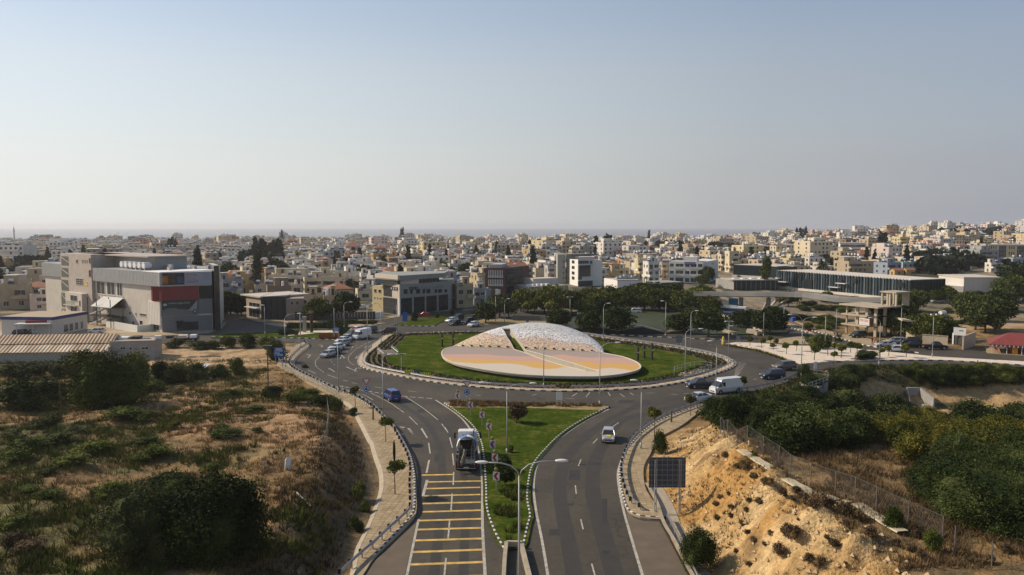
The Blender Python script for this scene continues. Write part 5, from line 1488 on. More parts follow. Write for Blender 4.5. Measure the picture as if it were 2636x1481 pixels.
# --- tavern with a red roof at the right edge
f=Face(G(E_(1860,1290)),G(E_(2500,1330)))
tv=empty('tavern',(f.A.x,f.A.y,0),0,'open-sided tavern terrace under a dark red hipped roof','restaurant')
ze=f.sz(E_(1865,1195))[1];zr=f.sz(E_(1960,1125))[1]
mb=MB();a=[f.P(-.6,ze,.8),f.P(f.L+.6,ze,.8),f.P(f.L+.6,ze,-9),f.P(-.6,ze,-9),f.P(3.6,zr+.6,-4.2),f.P(f.L-3,zr+.6,-4.2)]
mb.add(a,[(0,1,5,4),(1,2,5),(2,3,4,5),(3,0,4)]);mb.add([(p[0],p[1],p[2]-.12)for p in a[:4]],[(3,2,1,0)])
mb.build('roof',mat('maroon_roof_sheet',(.20,.045,.04),var=.1,scale=.7),tv)
mb=MB();n_=int(f.L/.4)
for k in range(n_):f.box(mb,k*f.L/n_,k*f.L/n_+.22,ze-.42,ze-.05,.75,.79,k%2)
tag(mb.build('scalloped_valance',[M_FRAMEW,M_RED],tv),kind='stuff')
for k in range(5):obox(tv,'post',f,k*f.L/4.2,k*f.L/4.2+.16,0,ze,.4,.56,M_FRAMEW)
obox(tv,'rear_wall',f,0,f.L,0,ze,-8.6,-8.4,mat('tavern_wall',(.38,.30,.22)));obox(tv,'terrace',f,-.8,f.L,0,.15,-8.6,1,M_PAVE)
obox(tv,'orange_door',f,f.L*.33,f.L*.42,.15,2.3,.1,.2,mat('orange_door',(.62,.27,.03)));obox(tv,'menu_board',f,f.L*.12,f.L*.22,1.2,2.2,-.1,0,M_FRAMEW)
tg='red chairs on the tavern terrace'
ck=empty('terrace_chair',(0,0,0),0,'red chair at the tavern terrace under the red roof','chair',tg)
mb=MB();mb.box(-.22,.22,-.22,.22,.42,.47);part('seat',mb,M_REDL,ck);mb=MB();mb.box(-.22,.22,.19,.23,.47,.95);part('backrest',mb,M_REDL,ck)
mb=MB()
for sx in(-.19,.19):
 for sy in(-.19,.19):mb.box(sx-.02,sx+.02,sy-.02,sy+.02,0,.42)
part('legs',mb,M_REDL,ck)
for k in range(12):
 o=ck if k==0 else copy_tree(ck);q=f.P(1+(k%6)*1.25,.15,-1-(k//6)*2.2);o.location=q;o.rotation_euler=(0,0,R.random()*6)
 # --- white warehouse behind the trees on the right
wh,f=bld('white_warehouse','white warehouse with a shallow pale roof above the trees on the right','warehouse',E_(1580,690),E_(1955,690),20,1,M_GRY,parapet=0)
for c in list(wh.children):bpy.data.objects.remove(c)
zz=f.sz(E_(1600,532))[1];M_WH=mat('warehouse_sheet',(.56,.53,.48),var=.06)
obox(wh,'wall',f,0,f.L,0,zz,-20,0,M_WH);obox(wh,'roof',f,-.3,f.L+.3,zz,zz+.35,-20.5,.3,M_APSW)
lf=Face(G(E_(1480,660)),f.A);obox(wh,'side_wall',lf,0,lf.L,0,zz,-.3,0.02,mat('cream_wall',(.5,.41,.29)))
for k in range(4):window(wh,lf,lf.L*(k+.15)/4,lf.L*(k+.85)/4,zz*.35,zz*.9,1,1,frame=M_APSW)
l2=Face(G(E_(1345,680)),G(E_(1580,690)));obox(wh,'low_wing',l2,0,l2.L,0,zz*.47,-16,0.5,M_WH)
for k in range(8):obox(wh,'wall_rib',f,k*f.L/8,k*f.L/8+.12,0,zz,.0,.06,M_APSW)
# ------------------------------------------------------------------ town houses
M_WALL=wall_mat()
PAL=[('white',(.68,.64,.565)),('cream',(.60,.51,.36)),('beige',(.44,.36,.25)),('sandy',(.52,.42,.27)),('pale yellow',(.60,.50,.28)),('ochre',(.50,.33,.13)),('grey',(.33,.33,.32)),('pale grey',(.48,.46,.42)),('salmon',(.52,.27,.17)),('brown',(.25,.18,.12)),('pink-white',(.62,.52,.46)),('blue-grey',(.30,.34,.40)),('orange',(.55,.30,.11)),('mint',(.42,.56,.50))]
PALD=dict(PAL)
WIN_MATS=[M_FRAMEW,M_GLASSD,M_FRAMED]
LAB={}
LANDM=[('x',40),('grey hall',330),('glass shop',690),('corner office',1060),('brown office',1310),('tower block',1480),('white store',1620),('white flats',1810),('glass wing',1950),('glass library',2200),('warehouse',2530)]
def where(x,y):
 u=proj(x,y)[0]
 n_,c=min(LANDM[1:],key=lambda q:abs(q[1]-u))
 side='beyond' if abs(u-c)<38 else('left beyond' if u<c else 'right beyond')
 D=hypot(x,y)
 if c<700 or True:
  dist='just' if D<330 else 'somewhat' if D<420 else 'well' if D<540 else 'far' if D<700 else 'very far'
 return '%s %s the %s'%(dist,side,n_)
def house_geo(w,d,st,roof,rnd,detail=2,balc=True):
 """Local geometry: x along the front, front at y=-d/2. Returns dict of MB."""
 H=st*3.05+.3
 wall=MB();win=MB();rf=MB();bal=MB()
 wall.box(-w/2,w/2,-d/2,d/2,-3,H)
 boxes=[(-w/2,w/2,-d/2,d/2,0,H)]
 if roof=='flat':
  t=.18;p=.35+rnd.random()*.5
  wall.box(-w/2,w/2,-d/2,-d/2+t,H-.01,H+p);wall.box(-w/2,w/2,d/2-t,d/2,H-.01,H+p)
  wall.box(-w/2,-w/2+t,-d/2+t,d/2-t,H-.01,H+p);wall.box(w/2-t,w/2,-d/2+t,d/2-t,H-.01,H+p)
  rf.box(-w/2+t,w/2-t,-d/2+t,d/2-t,H,H+.05)
  if rnd.random()<.75:
   a=w*(.25+.35*rnd.random());b=d*(.3+.3*rnd.random());cx=(w-a)/2*(rnd.random()*2-1)*.9;cy=(d-b)/2*.9*rnd.random();hh=2.4+rnd.random()*.6
   wall.box(cx-a/2,cx+a/2,cy-b/2,cy+b/2,H+.02,H+hh);rf.box(cx-a/2-.15,cx+a/2+.15,cy-b/2-.15,cy+b/2+.15,H+hh,H+hh+.15)
   win.box(cx-.5,cx+.4,cy-b/2-.03,cy-b/2+.02,H+.3,H+2.1,2)
 elif roof=='hip':
  e=.5;rh=min(w,d)*.24;r_=max(0,(w-d)/2)
  P=[(-w/2-e,-d/2-e,H),(w/2+e,-d/2-e,H),(w/2+e,d/2+e,H),(-w/2-e,d/2+e,H),(-r_-.05,0,H+rh),(r_+.05,0,H+rh)]
  rf.add(P,[(0,1,5,4),(1,2,5),(2,3,4,5),(3,0,4)]);rf.add([(a,b,c-.12)for a,b,c in P[:4]],[(3,2,1,0)])
 else:
  e=.4;rh=d*.24
  P=[(-w/2-e,-d/2-e,H-.1),(w/2+e,-d/2-e,H-.1),(w/2+e,0,H+rh),(-w/2-e,0,H+rh),(w/2+e,d/2+e,H-.1),(-w/2-e,d/2+e,H-.1)]
  rf.add(P,[(0,1,2,3),(3,2,4,5)]);wall.add([(-w/2,-d/2,H),(-w/2,d/2,H),(-w/2,0,H+rh-.15)],[(0,2,1)]);wall.add([(w/2,-d/2,H),(w/2,d/2,H),(w/2,0,H+rh-.15)],[(0,1,2)])
 def onface(axis_,a,z0,ww,hh,style):
  def bx(a0,a1,z0_,z1_,o0,o1,mi):
   if axis_==0:win.box(a0,a1,-d/2-o1,-d/2-o0,z0_,z1_,mi)
   else:win.box(-w/2-o1,-w/2-o0,a0,a1,z0_,z1_,mi)
  bx(a-ww/2,a+ww/2,z0,z0+hh,-.02,.02,1)
  if detail>1:
   bx(a-ww/2-.08,a+ww/2+.08,z0-.1,z0,-.01,.10,0);bx(a-ww/2-.07,a+ww/2+.07,z0+hh,z0+hh+.07,-.01,.06,0)
   bx(a-.03,a+.03,z0,z0+hh,.0,.05,0)
  if style==1:bx(a-ww/2-.5,a-ww/2-.02,z0,z0+hh,0,.05,2);bx(a+ww/2+.02,a+ww/2+.5,z0,z0+hh,0,.05,2)
 sty=1 if rnd.random()<.2 else 0
 for axis_,L in((0,w),(1,d)):
  n_=max(1,int(L/(2.6+rnd.random())))
  for s in range(st):
   for k in range(n_):
    if rnd.random()<.14:continue
    a=-L/2+L*(k+.5)/n_
    tall=rnd.random()<.3
    onface(axis_,a,s*3.05+(.35 if tall else 1.1),1.1+.5*rnd.random(),2.1 if tall else 1.25,sty)
 if balc and st>1:
  for s in range(1,st):
   a=w*(.35+.5*rnd.random());c=(w-a)/2*(1 if rnd.random()<.5 else-1)
   bal.box(c-a/2,c+a/2,-d/2-1.5,-d/2+.01,s*3.05-.1,s*3.05+.08);bal.box(c-a/2,c+a/2,-d/2-1.5,-d/2-1.4,s*3.05+.08,s*3.05+1.0)
   bal.box(c-a/2,c-a/2+.1,-d/2-1.4,-d/2,s*3.05+.08,s*3.05+1.0)
   win.box(c-a*.3,c+a*.3,-d/2-.04,-d/2+.01,s*3.05+.1,s*3.05+2.3,1)
   if rnd.random()<.5:
    b=d*.5;bal.box(-w/2-1.3,-w/2+.01,-b/2,b/2,s*3.05-.1,s*3.05+.08);bal.box(-w/2-1.3,-w/2-1.2,-b/2,b/2,s*3.05+.08,s*3.05+1.0)
 return dict(wall=wall,win=win,roof=rf,bal=bal,H=H)
_tank_me={}
def shared_tank():
 if not _tank_me:
  a=MB();a.cyl((-.75,.2,1.75),(.75,.2,1.75),.38,n=8)
  for sx in(-.6,.6):a.cyl((sx,.2,0),(sx,.2,1.4),.05,n=4,mi=1)
  _tank_me['t']=a.mesh('water_tank',[M_TANK,M_GALVP])
  b=MB();b.add([(-.9,-1.4,.2),(.9,-1.4,.2),(.9,0,1.15),(-.9,0,1.15),(-.9,-1.4,.12),(.9,-1.4,.12),(.9,0,1.07),(-.9,0,1.07)],[(0,1,2,3),(7,6,5,4),(0,4,5,1),(1,5,6,2),(2,6,7,3),(3,7,4,0)])
  _tank_me['s']=b.mesh('solar_panel',M_SOLAR)
  c=MB();c.cyl((0,0,0),(0,0,1.7),.5,n=9);c.cyl((0,0,1.7),(0,0,1.85),.5,.12,n=9)
  _tank_me['d']=c.mesh('water_tank',M_TANK)
 return _tank_me
NH=[0]
def house(x,y,w,d,st,rot,cname,roof='flat',rnd=None,label=None,col=None,tanks=None,detail=2):
 rnd=rnd or random.Random(int(x*7+y*13))
 g=house_geo(w,d,st,roof,rnd,detail)
 z=tz(x,y)
 extra={'flat':'flat-roofed','hip':'red-hipped','gable':'red-gabled'}[roof]
 nst=['','single-storey','two-storey','three-storey','four-storey','five-storey','six-storey','seven-storey'][min(st,7)]
 lb_=label or '%s %s %s house %s'%(cname,nst,extra,where(x,y))
 if lb_ in LAB:
  LAB[lb_].append(None)
 else:LAB[lb_]=[]
 r=empty('house',(x,y,z),rot,lb_,'house','houses of the town')
 NH[0]+=1
 c=col or PALD[cname];k=.93+rnd.random()*.12
 o=part('wall',g['wall'],M_WALL,r);o.color=(*[min(1,q*k)for q in c],1)
 part('roof',g['roof'],M_TILE if roof!='flat' else M_ROOF,r)
 if g['win'].v:tag(part('windows',g['win'],WIN_MATS,r),kind='stuff')
 if g['bal'].v:
  o=part('balconies',g['bal'],M_WALL,r);o.color=(*[min(1,q*k*1.05)for q in c],1);tag(o,kind='stuff')
 T=shared_tank();nt=tanks if tanks is not None else(rnd.randint(1,3)if roof=='flat' else 0)
 for i in range(nt):
  px,py=(rnd.random()-.5)*w*.75,(rnd.random()-.5)*d*.7
  face=-rot+rnd.choice((0,0,.3))
  if rnd.random()<.7:
   q=link('water_tank',T['t'],r,(px,py,g['H']+.05),face);s_=link('solar_panel',T['s'],r,(px+sin(face)*.1,py-.1,g['H']+.05),face)
  else:link('water_tank',T['d'],r,(px,py,g['H']+.05))
 return r
def chouse(z,x0,yt,x1,yb,cname,roof='flat',st=None,rot=None,label=None,ratio=.75,rnd=None,tanks=None):
 """A house measured off the photograph: base line yb, top yt, seen between x0 and x1."""
 pb=z((x0+x1)/2,yb);g=G(pb)
 g3=Gt(pb)
 g=(g3[0],g3[1])if g3[1]<1500 and g3[1]>0 else g
 y=g[1]
 wpx=(z(x1,yb)[0]-z(x0,yb)[0])*y/F
 h=ZR(z((x0+x1)/2,yt),y)-tz(*g)
 st=st or max(1,min(7,int(round((h-.8)/3.05))))
 rot=radians(18)if rot is None else radians(rot)
 w=wpx/(abs(cos(rot))+ratio*abs(sin(rot)))
 r=house(g[0],g[1]+w*ratio*.5,w,w*ratio,st,rot,cname,roof,rnd,label,tanks=tanks)
 kz=h/(st*3.05+.8)
 r.scale=(1,1,max(.75,min(1.35,kz)))
 FOOT.append((g[0],g[1]+w*ratio*.5,w*.62))
 return r
CH=[(B_,30,520,305,695,'ochre'),(B_,75,450,225,540,'white'),(B_,435,445,650,600,'beige'),(B_,765,425,990,545,'white'),(B_,650,480,780,545,'blue-grey'),(B_,1060,450,1215,535,'pale yellow'),(B_,1150,515,1270,605,'cream'),(B_,1415,485,1570,640,'white'),(B_,825,530,1060,690,'cream'),(B_,725,590,850,700,'cream'),(B_,130,650,240,790,'pale yellow'),(B_,575,540,740,615,'sandy'),(B_,440,610,730,735,'brown'),(B_,1370,645,1560,760,'cream'),(B_,770,700,1040,835,'sandy'),(B_,1040,700,1225,840,'beige'),(B_,1625,430,1910,500,'cream'),(B_,1690,300,1810,400,'orange'),(B_,1810,290,2040,405,'beige'),(B_,2205,290,2425,420,'white'),(B_,2050,420,2185,490,'cream'),(B_,650,340,780,450,'cream'),(B_,775,350,935,410,'beige'),(B_,1130,400,1290,500,'white'),(B_,1290,400,1395,500,'blue-grey'),(B_,30,345,200,450,'ochre'),(B_,200,365,320,450,'beige'),(B_,2340,600,2570,830,'sandy'),(B_,1530,330,1700,400,'cream'),(B_,1780,410,1970,470,'white'),(C_,350,640,560,800,'grey'),(C_,400,560,500,660,'pale yellow'),(C_,245,290,385,405,'white'),(C_,475,370,645,500,'cream'),(C_,640,340,885,430,'white'),(C_,300,410,470,480,'white'),(C_,950,430,1190,530,'cream'),(C_,880,370,1150,450,'cream'),(C_,1590,370,1745,490,'grey'),(C_,1745,385,1860,515,'pale yellow'),(C_,1815,260,1900,385,'salmon'),(C_,1935,290,2065,380,'beige'),(C_,1870,380,1960,475,'pale grey'),(C_,1100,410,1230,540,'pale grey'),(C_,1450,320,1590,390,'grey'),(D_,-15,410,85,640,'pale yellow'),(D_,85,430,268,690,'white'),(D_,270,440,372,655,'beige'),(D_,1060,310,1210,560,'cream'),(D_,965,340,1062,540,'cream'),(D_,1210,400,1410,475,'grey'),(D_,550,190,635,285,'brown'),(D_,640,200,720,290,'brown'),(D_,1230,250,1400,310,'cream'),(D_,2185,450,2290,540,'white'),(D_,850,170,985,265,'white'),(D_,110,360,235,450,'ochre'),(D_,1020,130,1120,200,'brown'),(D_,1300,130,1460,220,'beige'),(D_,2060,110,2140,200,'cream'),(D_,2220,95,2360,200,'salmon'),(D_,1880,250,2010,370,'ochre'),(D_,2020,320,2160,400,'white'),(D_,1650,130,1780,200,'pale grey'),(D_,1800,120,1940,200,'white'),(E_,1390,210,1520,325,'white'),(E_,1510,200,1645,310,'white'),(E_,1645,250,1955,410,'grey'),(E_,1830,375,1950,475,'white'),(E_,780,385,900,475,'cream'),(E_,450,290,755,380,'ochre'),(E_,1550,90,1705,205,'sandy'),(E_,780,60,920,150,'salmon'),(E_,1100,95,1390,190,'cream'),(E_,1400,100,1560,180,'salmon'),(E_,330,65,440,150,'blue-grey'),(E_,475,60,605,160,'grey'),(E_,190,80,300,160,'beige'),(E_,890,120,1050,240,'pale yellow'),(E_,1110,270,1380,360,'white'),(E_,2000,100,2190,160,'beige'),(E_,1690,170,1860,240,'cream'),(A_,1380,100,1515,195,'pale grey'),(A_,1268,112,1390,195,'grey'),(A_,295,108,385,175,'pale grey'),(A_,385,100,505,180,'grey'),(A_,1625,135,1765,190,'grey'),(A_,1470,190,1560,245,'white'),(A_,130,470,240,600,'white'),(A_,310,480,400,560,'cream'),(A_,-80,600,260,850,'beige'),(A_,260,695,470,860,'pink-white'),(A_,-60,480,120,620,'grey'),(A_,1690,330,1860,400,'beige'),(A_,1900,170,2040,240,'brown'),(A_,2030,230,2170,310,'sandy'),(A_,2220,430,2330,520,'grey'),(B_,1350,110,1380,190,'blue-grey'),(B_,1385,125,1465,190,'grey'),(B_,1590,130,1690,190,'pale grey'),(B_,1080,195,1300,290,'white'),(B_,1300,210,1530,260,'white'),(B_,590,190,700,260,'pink-white'),(B_,480,240,550,295,'orange'),(C_,1310,105,1430,180,'beige'),(C_,1450,120,1575,180,'pale grey'),(C_,230,105,250,180,'brown'),(C_,330,130,400,180,'white'),(C_,780,255,960,320,'orange'),(C_,500,160,620,230,'pale grey'),(C_,2180,310,2240,400,'ochre'),]
rh=random.Random(21)
for i,(z,x0,yt,x1,yb,cn)in enumerate(CH):
 roof='hip' if i in(39,56,66,70,72)else 'flat'
 chouse(z,x0,yt,x1,yb,cn,roof,rot=rh.choice((14,18,22,20)),ratio=.7+rh.random()*.3,rnd=random.Random(i*31+5))
f=Face(G(D_(375,680)),G(D_(780,690)))
fl=empty('white_flats',(f.A.x,f.A.y,0),0,'white three-storey flats with a navy sign board near the roof','flats')
zz=f.sz(D_(450,432))[1];M_FW=mat('bright_white_render',(.74,.72,.66),var=.05)
obox(fl,'wall',f,0,f.L,0,zz,-14,0,M_FW);obox(fl,'roof',f,.2,f.L-.2,zz,zz+.1,-13.8,-.2,M_ROOF)
obox(fl,'stair_head',f,f.L*.42,f.L*.8,zz+.1,f.sz(D_(620,378))[1],-9,-2,M_FW)
for r_ in range(3):
 z0=zz*r_/3
 for a,b in((.03,.14),(.2,.42),(.48,.6),(.64,.8),(.85,.97)):window(fl,f,f.L*a,f.L*b,z0+1.0-(.5 if r_==0 else 0),z0+2.5,2,1)
 if r_:obox(fl,'balcony_slab',f,f.L*.17,f.L*.44,z0-.1,z0+.1,0,1.4,M_FW);obox(fl,'balcony_front',f,f.L*.17,f.L*.44,z0+.1,z0+1.0,1.3,1.4,M_FW);obox(fl,'balcony_slab',f,f.L*.62,f.L*.98,z0-.1,z0+.1,0,1.4,M_FW);obox(fl,'balcony_front',f,f.L*.62,f.L*.98,z0+.1,z0+1.0,1.3,1.4,M_FW)
s0,s1,z0,z1=f.rect(D_(568,438),D_(698,470));obox(fl,'sign_board',f,s0,s1,z0,z1,1.5,1.65,mat('navy_sign',(.035,.045,.16)))
for k in range(5):obox(fl,'sign_letter',f,s0+(s1-s0)*(.08+.18*k),s0+(s1-s0)*(.2+.18*k),z0+(z1-z0)*.3,z0+(z1-z0)*.7,1.65,1.68,mat('letter_lilac',(.3,.3,.45)))
g_=Face(f.B,G(D_(958,640)));obox(fl,'end_wall',g_,0.02,g_.L,0,zz,-12,-.02,M_FW);
for r_ in range(3):window(fl,g_,g_.L*.55,g_.L*.7,zz*r_/3+1,zz*r_/3+2.3,out=-.02)
FOOT.append((f.A.x+12,f.A.y+7,24))
for(z,x0,yt,x1,yb,nm,lab,mm,gm_,bays)in[(E_,1832,200,2300,362,'yellow_office','long cream-yellow office with tall dark glass bays at the right edge',M_YLW,M_GLASSD,5),(D_,1700,235,1950,345,'teal_glass_block','teal glass office block in the middle of the town, right side',M_FW,M_GLASSB,4),(D_,2400,215,2576+140,372,'white_office','bright white office with strip windows beyond the glass library',M_FW,M_GLASSB,3)]:
 q0,q1=z(x0,yb),z(x1,yb);a=Gt(q0);b=Gt(q1)
 f=Face((a[0],a[1]),(b[0],a[1]-6));rt=empty(nm,(f.A.x,f.A.y,0),0,lab,'office');zz=f.sz(z((x0+x1)/2,yt))[1];zg=a[2]-1
 obox(rt,'wall',f,0,f.L,zg,zz,-18,0,mm);obox(rt,'roof',f,-.5,f.L+.5,zz,zz+.5,-18.5,.5,M_APSW)
 for k in range(bays):
  if nm=='yellow_office' and k%2==0:
   for r_ in range(3):
    for c_ in range(3):window(rt,f,f.L*(k+.2+c_*.25)/bays,f.L*(k+.33+c_*.25)/bays,zg+1.5+(zz-zg)*r_/3.1,zg+1.5+(zz-zg)*(r_+.55)/3.1)
  elif nm=='white_office':
   window(rt,f,.5,f.L-.5,zg+1.5+(zz-zg)*k/3.2,zg+1.5+(zz-zg)*(k+.5)/3.2,10,1,glass=gm_)
  else:window(rt,f,f.L*(k+.1)/bays,f.L*(k+.9)/bays,zg+1.4,zz-.6,5,4,glass=gm_)
 FOOT.append(((a[0]+b[0])/2,a[1]+8,f.L/2+4))
och,f=None,None
chouse(E_,865,445,985,512,'ochre','gable',1,12,'ochre house with orange tiled gable behind the glass library, left of its twin',tanks=0)
chouse(E_,985,440,1100,512,'ochre','gable',1,12,'ochre house with orange tiled gable behind the glass library, right of its twin',tanks=0)
FRONT=[(-200,785),(0,782),(120,772),(560,772),(640,772),(700,768),(900,766),(960,760),(1200,758),(1300,735),(1500,728),(1560,716),(1700,706),(1900,696),(2080,700),(2300,706),(2450,700),(2560,684),(2636,676),(2900,676)]
def city_ok(x,y,r_):
 u,v=proj(x,y,tz(x,y)if y>500 else 0)
 if v>interp_line(u,FRONT)or u<-160 or u>2800:return False
 for fx,fy,fr_ in FOOT:
  if(fx-x)**2+(fy-y)**2<(fr_+r_)**2:return False
 return True
rc=random.Random(77)
cand=[]
D=285.0
while D<1495:
 sp=14.2+(D-285)*.003
 n_=int(D*1.36/sp)
 for k in range(-n_//2,n_//2+1):
  a=(k+(rc.random()-.5)*.55)*sp/D
  dd=D+(rc.random()-.5)*sp*.55
  cand.append((dd*sin(a),dd*cos(a)))
 D+=sp*(1.02 if D<700 else 1.35)
cand.sort(key=lambda p:p[1])
FARV=[];FARF=[];FARC=[]
FBX=np.array([(0,3,2,1),(4,5,6,7),(0,1,5,4),(1,2,6,5),(2,3,7,6),(3,0,4,7)])
def fbox(x,y,z,c_,s_,x0,x1,y0,y1,z0,z1,col):
 o=len(FARV)
 for a,b,c in((x0,y0,z0),(x1,y0,z0),(x1,y1,z0),(x0,y1,z0),(x0,y0,z1),(x1,y0,z1),(x1,y1,z1),(x0,y1,z1)):
  FARV.append((x+a*c_-b*s_,y+a*s_+b*c_,z+c));FARC.append(col)
 FARF.extend([tuple(q+o for q in ff)for ff in((4,5,6,7),(0,1,5,4),(1,2,6,5),(3,0,4,7),(2,3,7,6))])
PW=[26,20,12,10,7,5,4,9,3,3,9,2,3,1]
tree_spots=[]
placed=[]
for(x,y)in cand:
 r1=rc.random()
 D=hypot(x,y)
 tn=float(fbm(np.array([x]),np.array([y]),90.0,2)[0])
 if not city_ok(x,y,6):continue
 if r1<.17+max(0,tn-.52)*2.2:
  tree_spots.append((x,y));continue
 if r1>.985:continue
 cn=rc.choices([p[0]for p in PAL],PW)[0]
 roof=rc.choices(['flat','hip','gable'],[91,6,3])[0]
 big=rc.random()<(.10 if D>620 else .03)
 w=rc.uniform(8.5,13)if not big else rc.uniform(14,21);d=w*rc.uniform(.65,.95)
 st=rc.choices([1,2,3],[38,54,8])[0]if not big else rc.choices([3,4,5],[60,32,8])[0]
 if big and roof!='flat':roof='flat'
 if D<560:st=min(st,2 if rc.random()<.85 else 3)
 rot=radians(rc.choice((16,20,24,-8,20,30)))
 placed.append((x,y))
 if NH[0]<292:
  house(x,y,w,d,st,rot,cn,roof,random.Random(len(placed)),detail=2 if D<420 else 1)
 else:
  z=tz(x,y);c_,s_=cos(rot),sin(rot);H=st*3.05+.5
  k=rc.uniform(.85,1.08);col=tuple(q*k for q in PALD[cn]);dark=(.04,.045,.05);rfc=(.38,.36,.33)if rc.random()<.8 else(.6,.58,.54)
  fbox(x,y,z,c_,s_,-w/2,w/2,-d/2,d/2,-4,H,col)
  if roof=='flat':
   fbox(x,y,z,c_,s_,-w/2+.25,w/2-.25,-d/2+.25,d/2-.25,H,H+.05,rfc)
   if rc.random()<.7:a=w*rc.uniform(.2,.5);o=rc.uniform(-.2,.2)*w;fbox(x,y,z,c_,s_,o-a/2,o+a/2,-d*.1,d*.35,H,H+2.6,col)
   for _ in range(rc.randint(2,5)if not big else rc.randint(4,9)):
    a,b=rc.uniform(-.42,.42)*w,rc.uniform(-.42,.42)*d;fbox(x,y,z,c_,s_,a-.6,a+.6,b-.4,b+.4,H+1.1,H+2.1,(.78,.78,.77));fbox(x,y,z,c_,s_,a-.8,a+.8,b-1.4,b-1.2,H+.1,H+.9,(.05,.06,.08))
  else:
   o=len(FARV);rh_=d*.26
   for a,b,c in((-w/2-.4,-d/2-.4,H),(w/2+.4,-d/2-.4,H),(w/2+.4,d/2+.4,H),(-w/2-.4,d/2+.4,H),(-w*.2,0,H+rh_),(w*.2,0,H+rh_)):
    FARV.append((x+a*c_-b*s_,y+a*s_+b*c_,z+c));FARC.append((.30,.135,.08))
   FARF.extend([tuple(q+o for q in ff)for ff in((0,1,5,4),(1,2,5,5),(2,3,4,5),(3,0,4,4))])
  for s in range(st):
   nw=max(2,int(w/3.2))
   for q in range(nw):
    if rc.random()<.2:continue
    a=-w/2+w*(q+.5)/nw;fbox(x,y,z,c_,s_,a-.7,a+.7,-d/2-.05,-d/2+.1,s*3.05+.9,s*3.05+2.4,dark)
   for q in range(2):
    a=-d/2+d*(q+.5)/2;fbox(x,y,z,c_,s_,-w/2-.05,-w/2+.1,a-.7,a+.7,s*3.05+.9,s*3.05+2.4,dark)
   if s and rc.random()<.6:fbox(x,y,z,c_,s_,-w*.35,w*.35,-d/2-1.3,-d/2,s*3.05,s*3.05+.95,tuple(min(.8,q*1.1)for q in col))
FF=np.array([q if len(set(q))==4 else(q[0],q[1],q[2],q[2])for q in FARF])
tri_mask=np.array([len(set(q))==3 for q in FARF])
mbf=bpy.data.meshes.new('distant_houses')
mbf.from_pydata(FARV,[],[tuple(dict.fromkeys(q))for q in FARF]);mbf.materials.append(attr_mat('distant_house_paint',var=.08,scale=.2,scale2=1.0,bump=0))
ca=mbf.color_attributes.new('Col','FLOAT_COLOR','POINT');c4=np.ones((len(FARV),4),np.float32);c4[:,:3]=FARC;ca.data.foreach_set('color',c4.ravel())
tag(link('distant_houses',mbf),'hundreds of small flat-roofed houses of the far town, towards the sea','houses',kind='stuff')
from collections import defaultdict
by=defaultdict(list)
for o in COL.objects:
 if o.get('category')=='house' and o.parent is None:by[o['label']].append(o)
ORD=['first','second','third','fourth','fifth','sixth','seventh','eighth','ninth']
for lb_,os_ in by.items():
 if len(os_)>1:
  os_.sort(key=lambda o:proj(o.location.x,o.location.y)[0])
  for i,o in enumerate(os_):
   o['label']=(lb_+', %s of %d'%(ORD[min(i,8)],len(os_)))
def mast(p,q,lab,lattice=True):
 x,y,z=Gt(p);y=min(y,1450);x=(p[0]-CX)/F*y;h=ZR(q,y)
 r=empty('radio_mast',(x,y,0),0,lab,'mast');mb=MB();w=.8 if lattice else .35
 if lattice:
  for a,b in((-w,-w),(w,-w),(w,w),(-w,w)):mb.cyl((a,b,-2),(a*.25,b*.25,h),.22,n=4)
  for k in range(16):t=k/16;mb.cyl((-w*(1-t*.75),-w,h*t),(w*(1-t*.75),-w,h*(t+.05)),.14,n=4)
  mb.build('lattice',mat('red_white_mast',(.30,.12,.10)),r,loc=(0,0,0))
  mb=MB();mb.cyl((0,0,h),(0,0,h+6),.15,n=4);[mb.cyl((0,-.9,h*k),(0,.9,h*k),1.0,n=8)for k in(.62,.72,.8)];mb.build('antennas',M_GALVP,r,loc=(0,0,0))
 else:mb.cyl((0,0,-2),(0,0,h),w,.2,n=6);mb.build('pole',M_GALVP,r,loc=(0,0,0));mb=MB();mb.cyl((0,0,h*.95),(0,0,h*.95+.8),.8,n=6);mb.build('antennas',M_GALVP,r,loc=(0,0,0))
mast(A_(152,175),A_(152,20),'tall red-and-white lattice radio mast on the skyline at the far left')
mast(A_(1195,170),A_(1195,70),'thin plain mast on the skyline beyond the big grey hall',False)
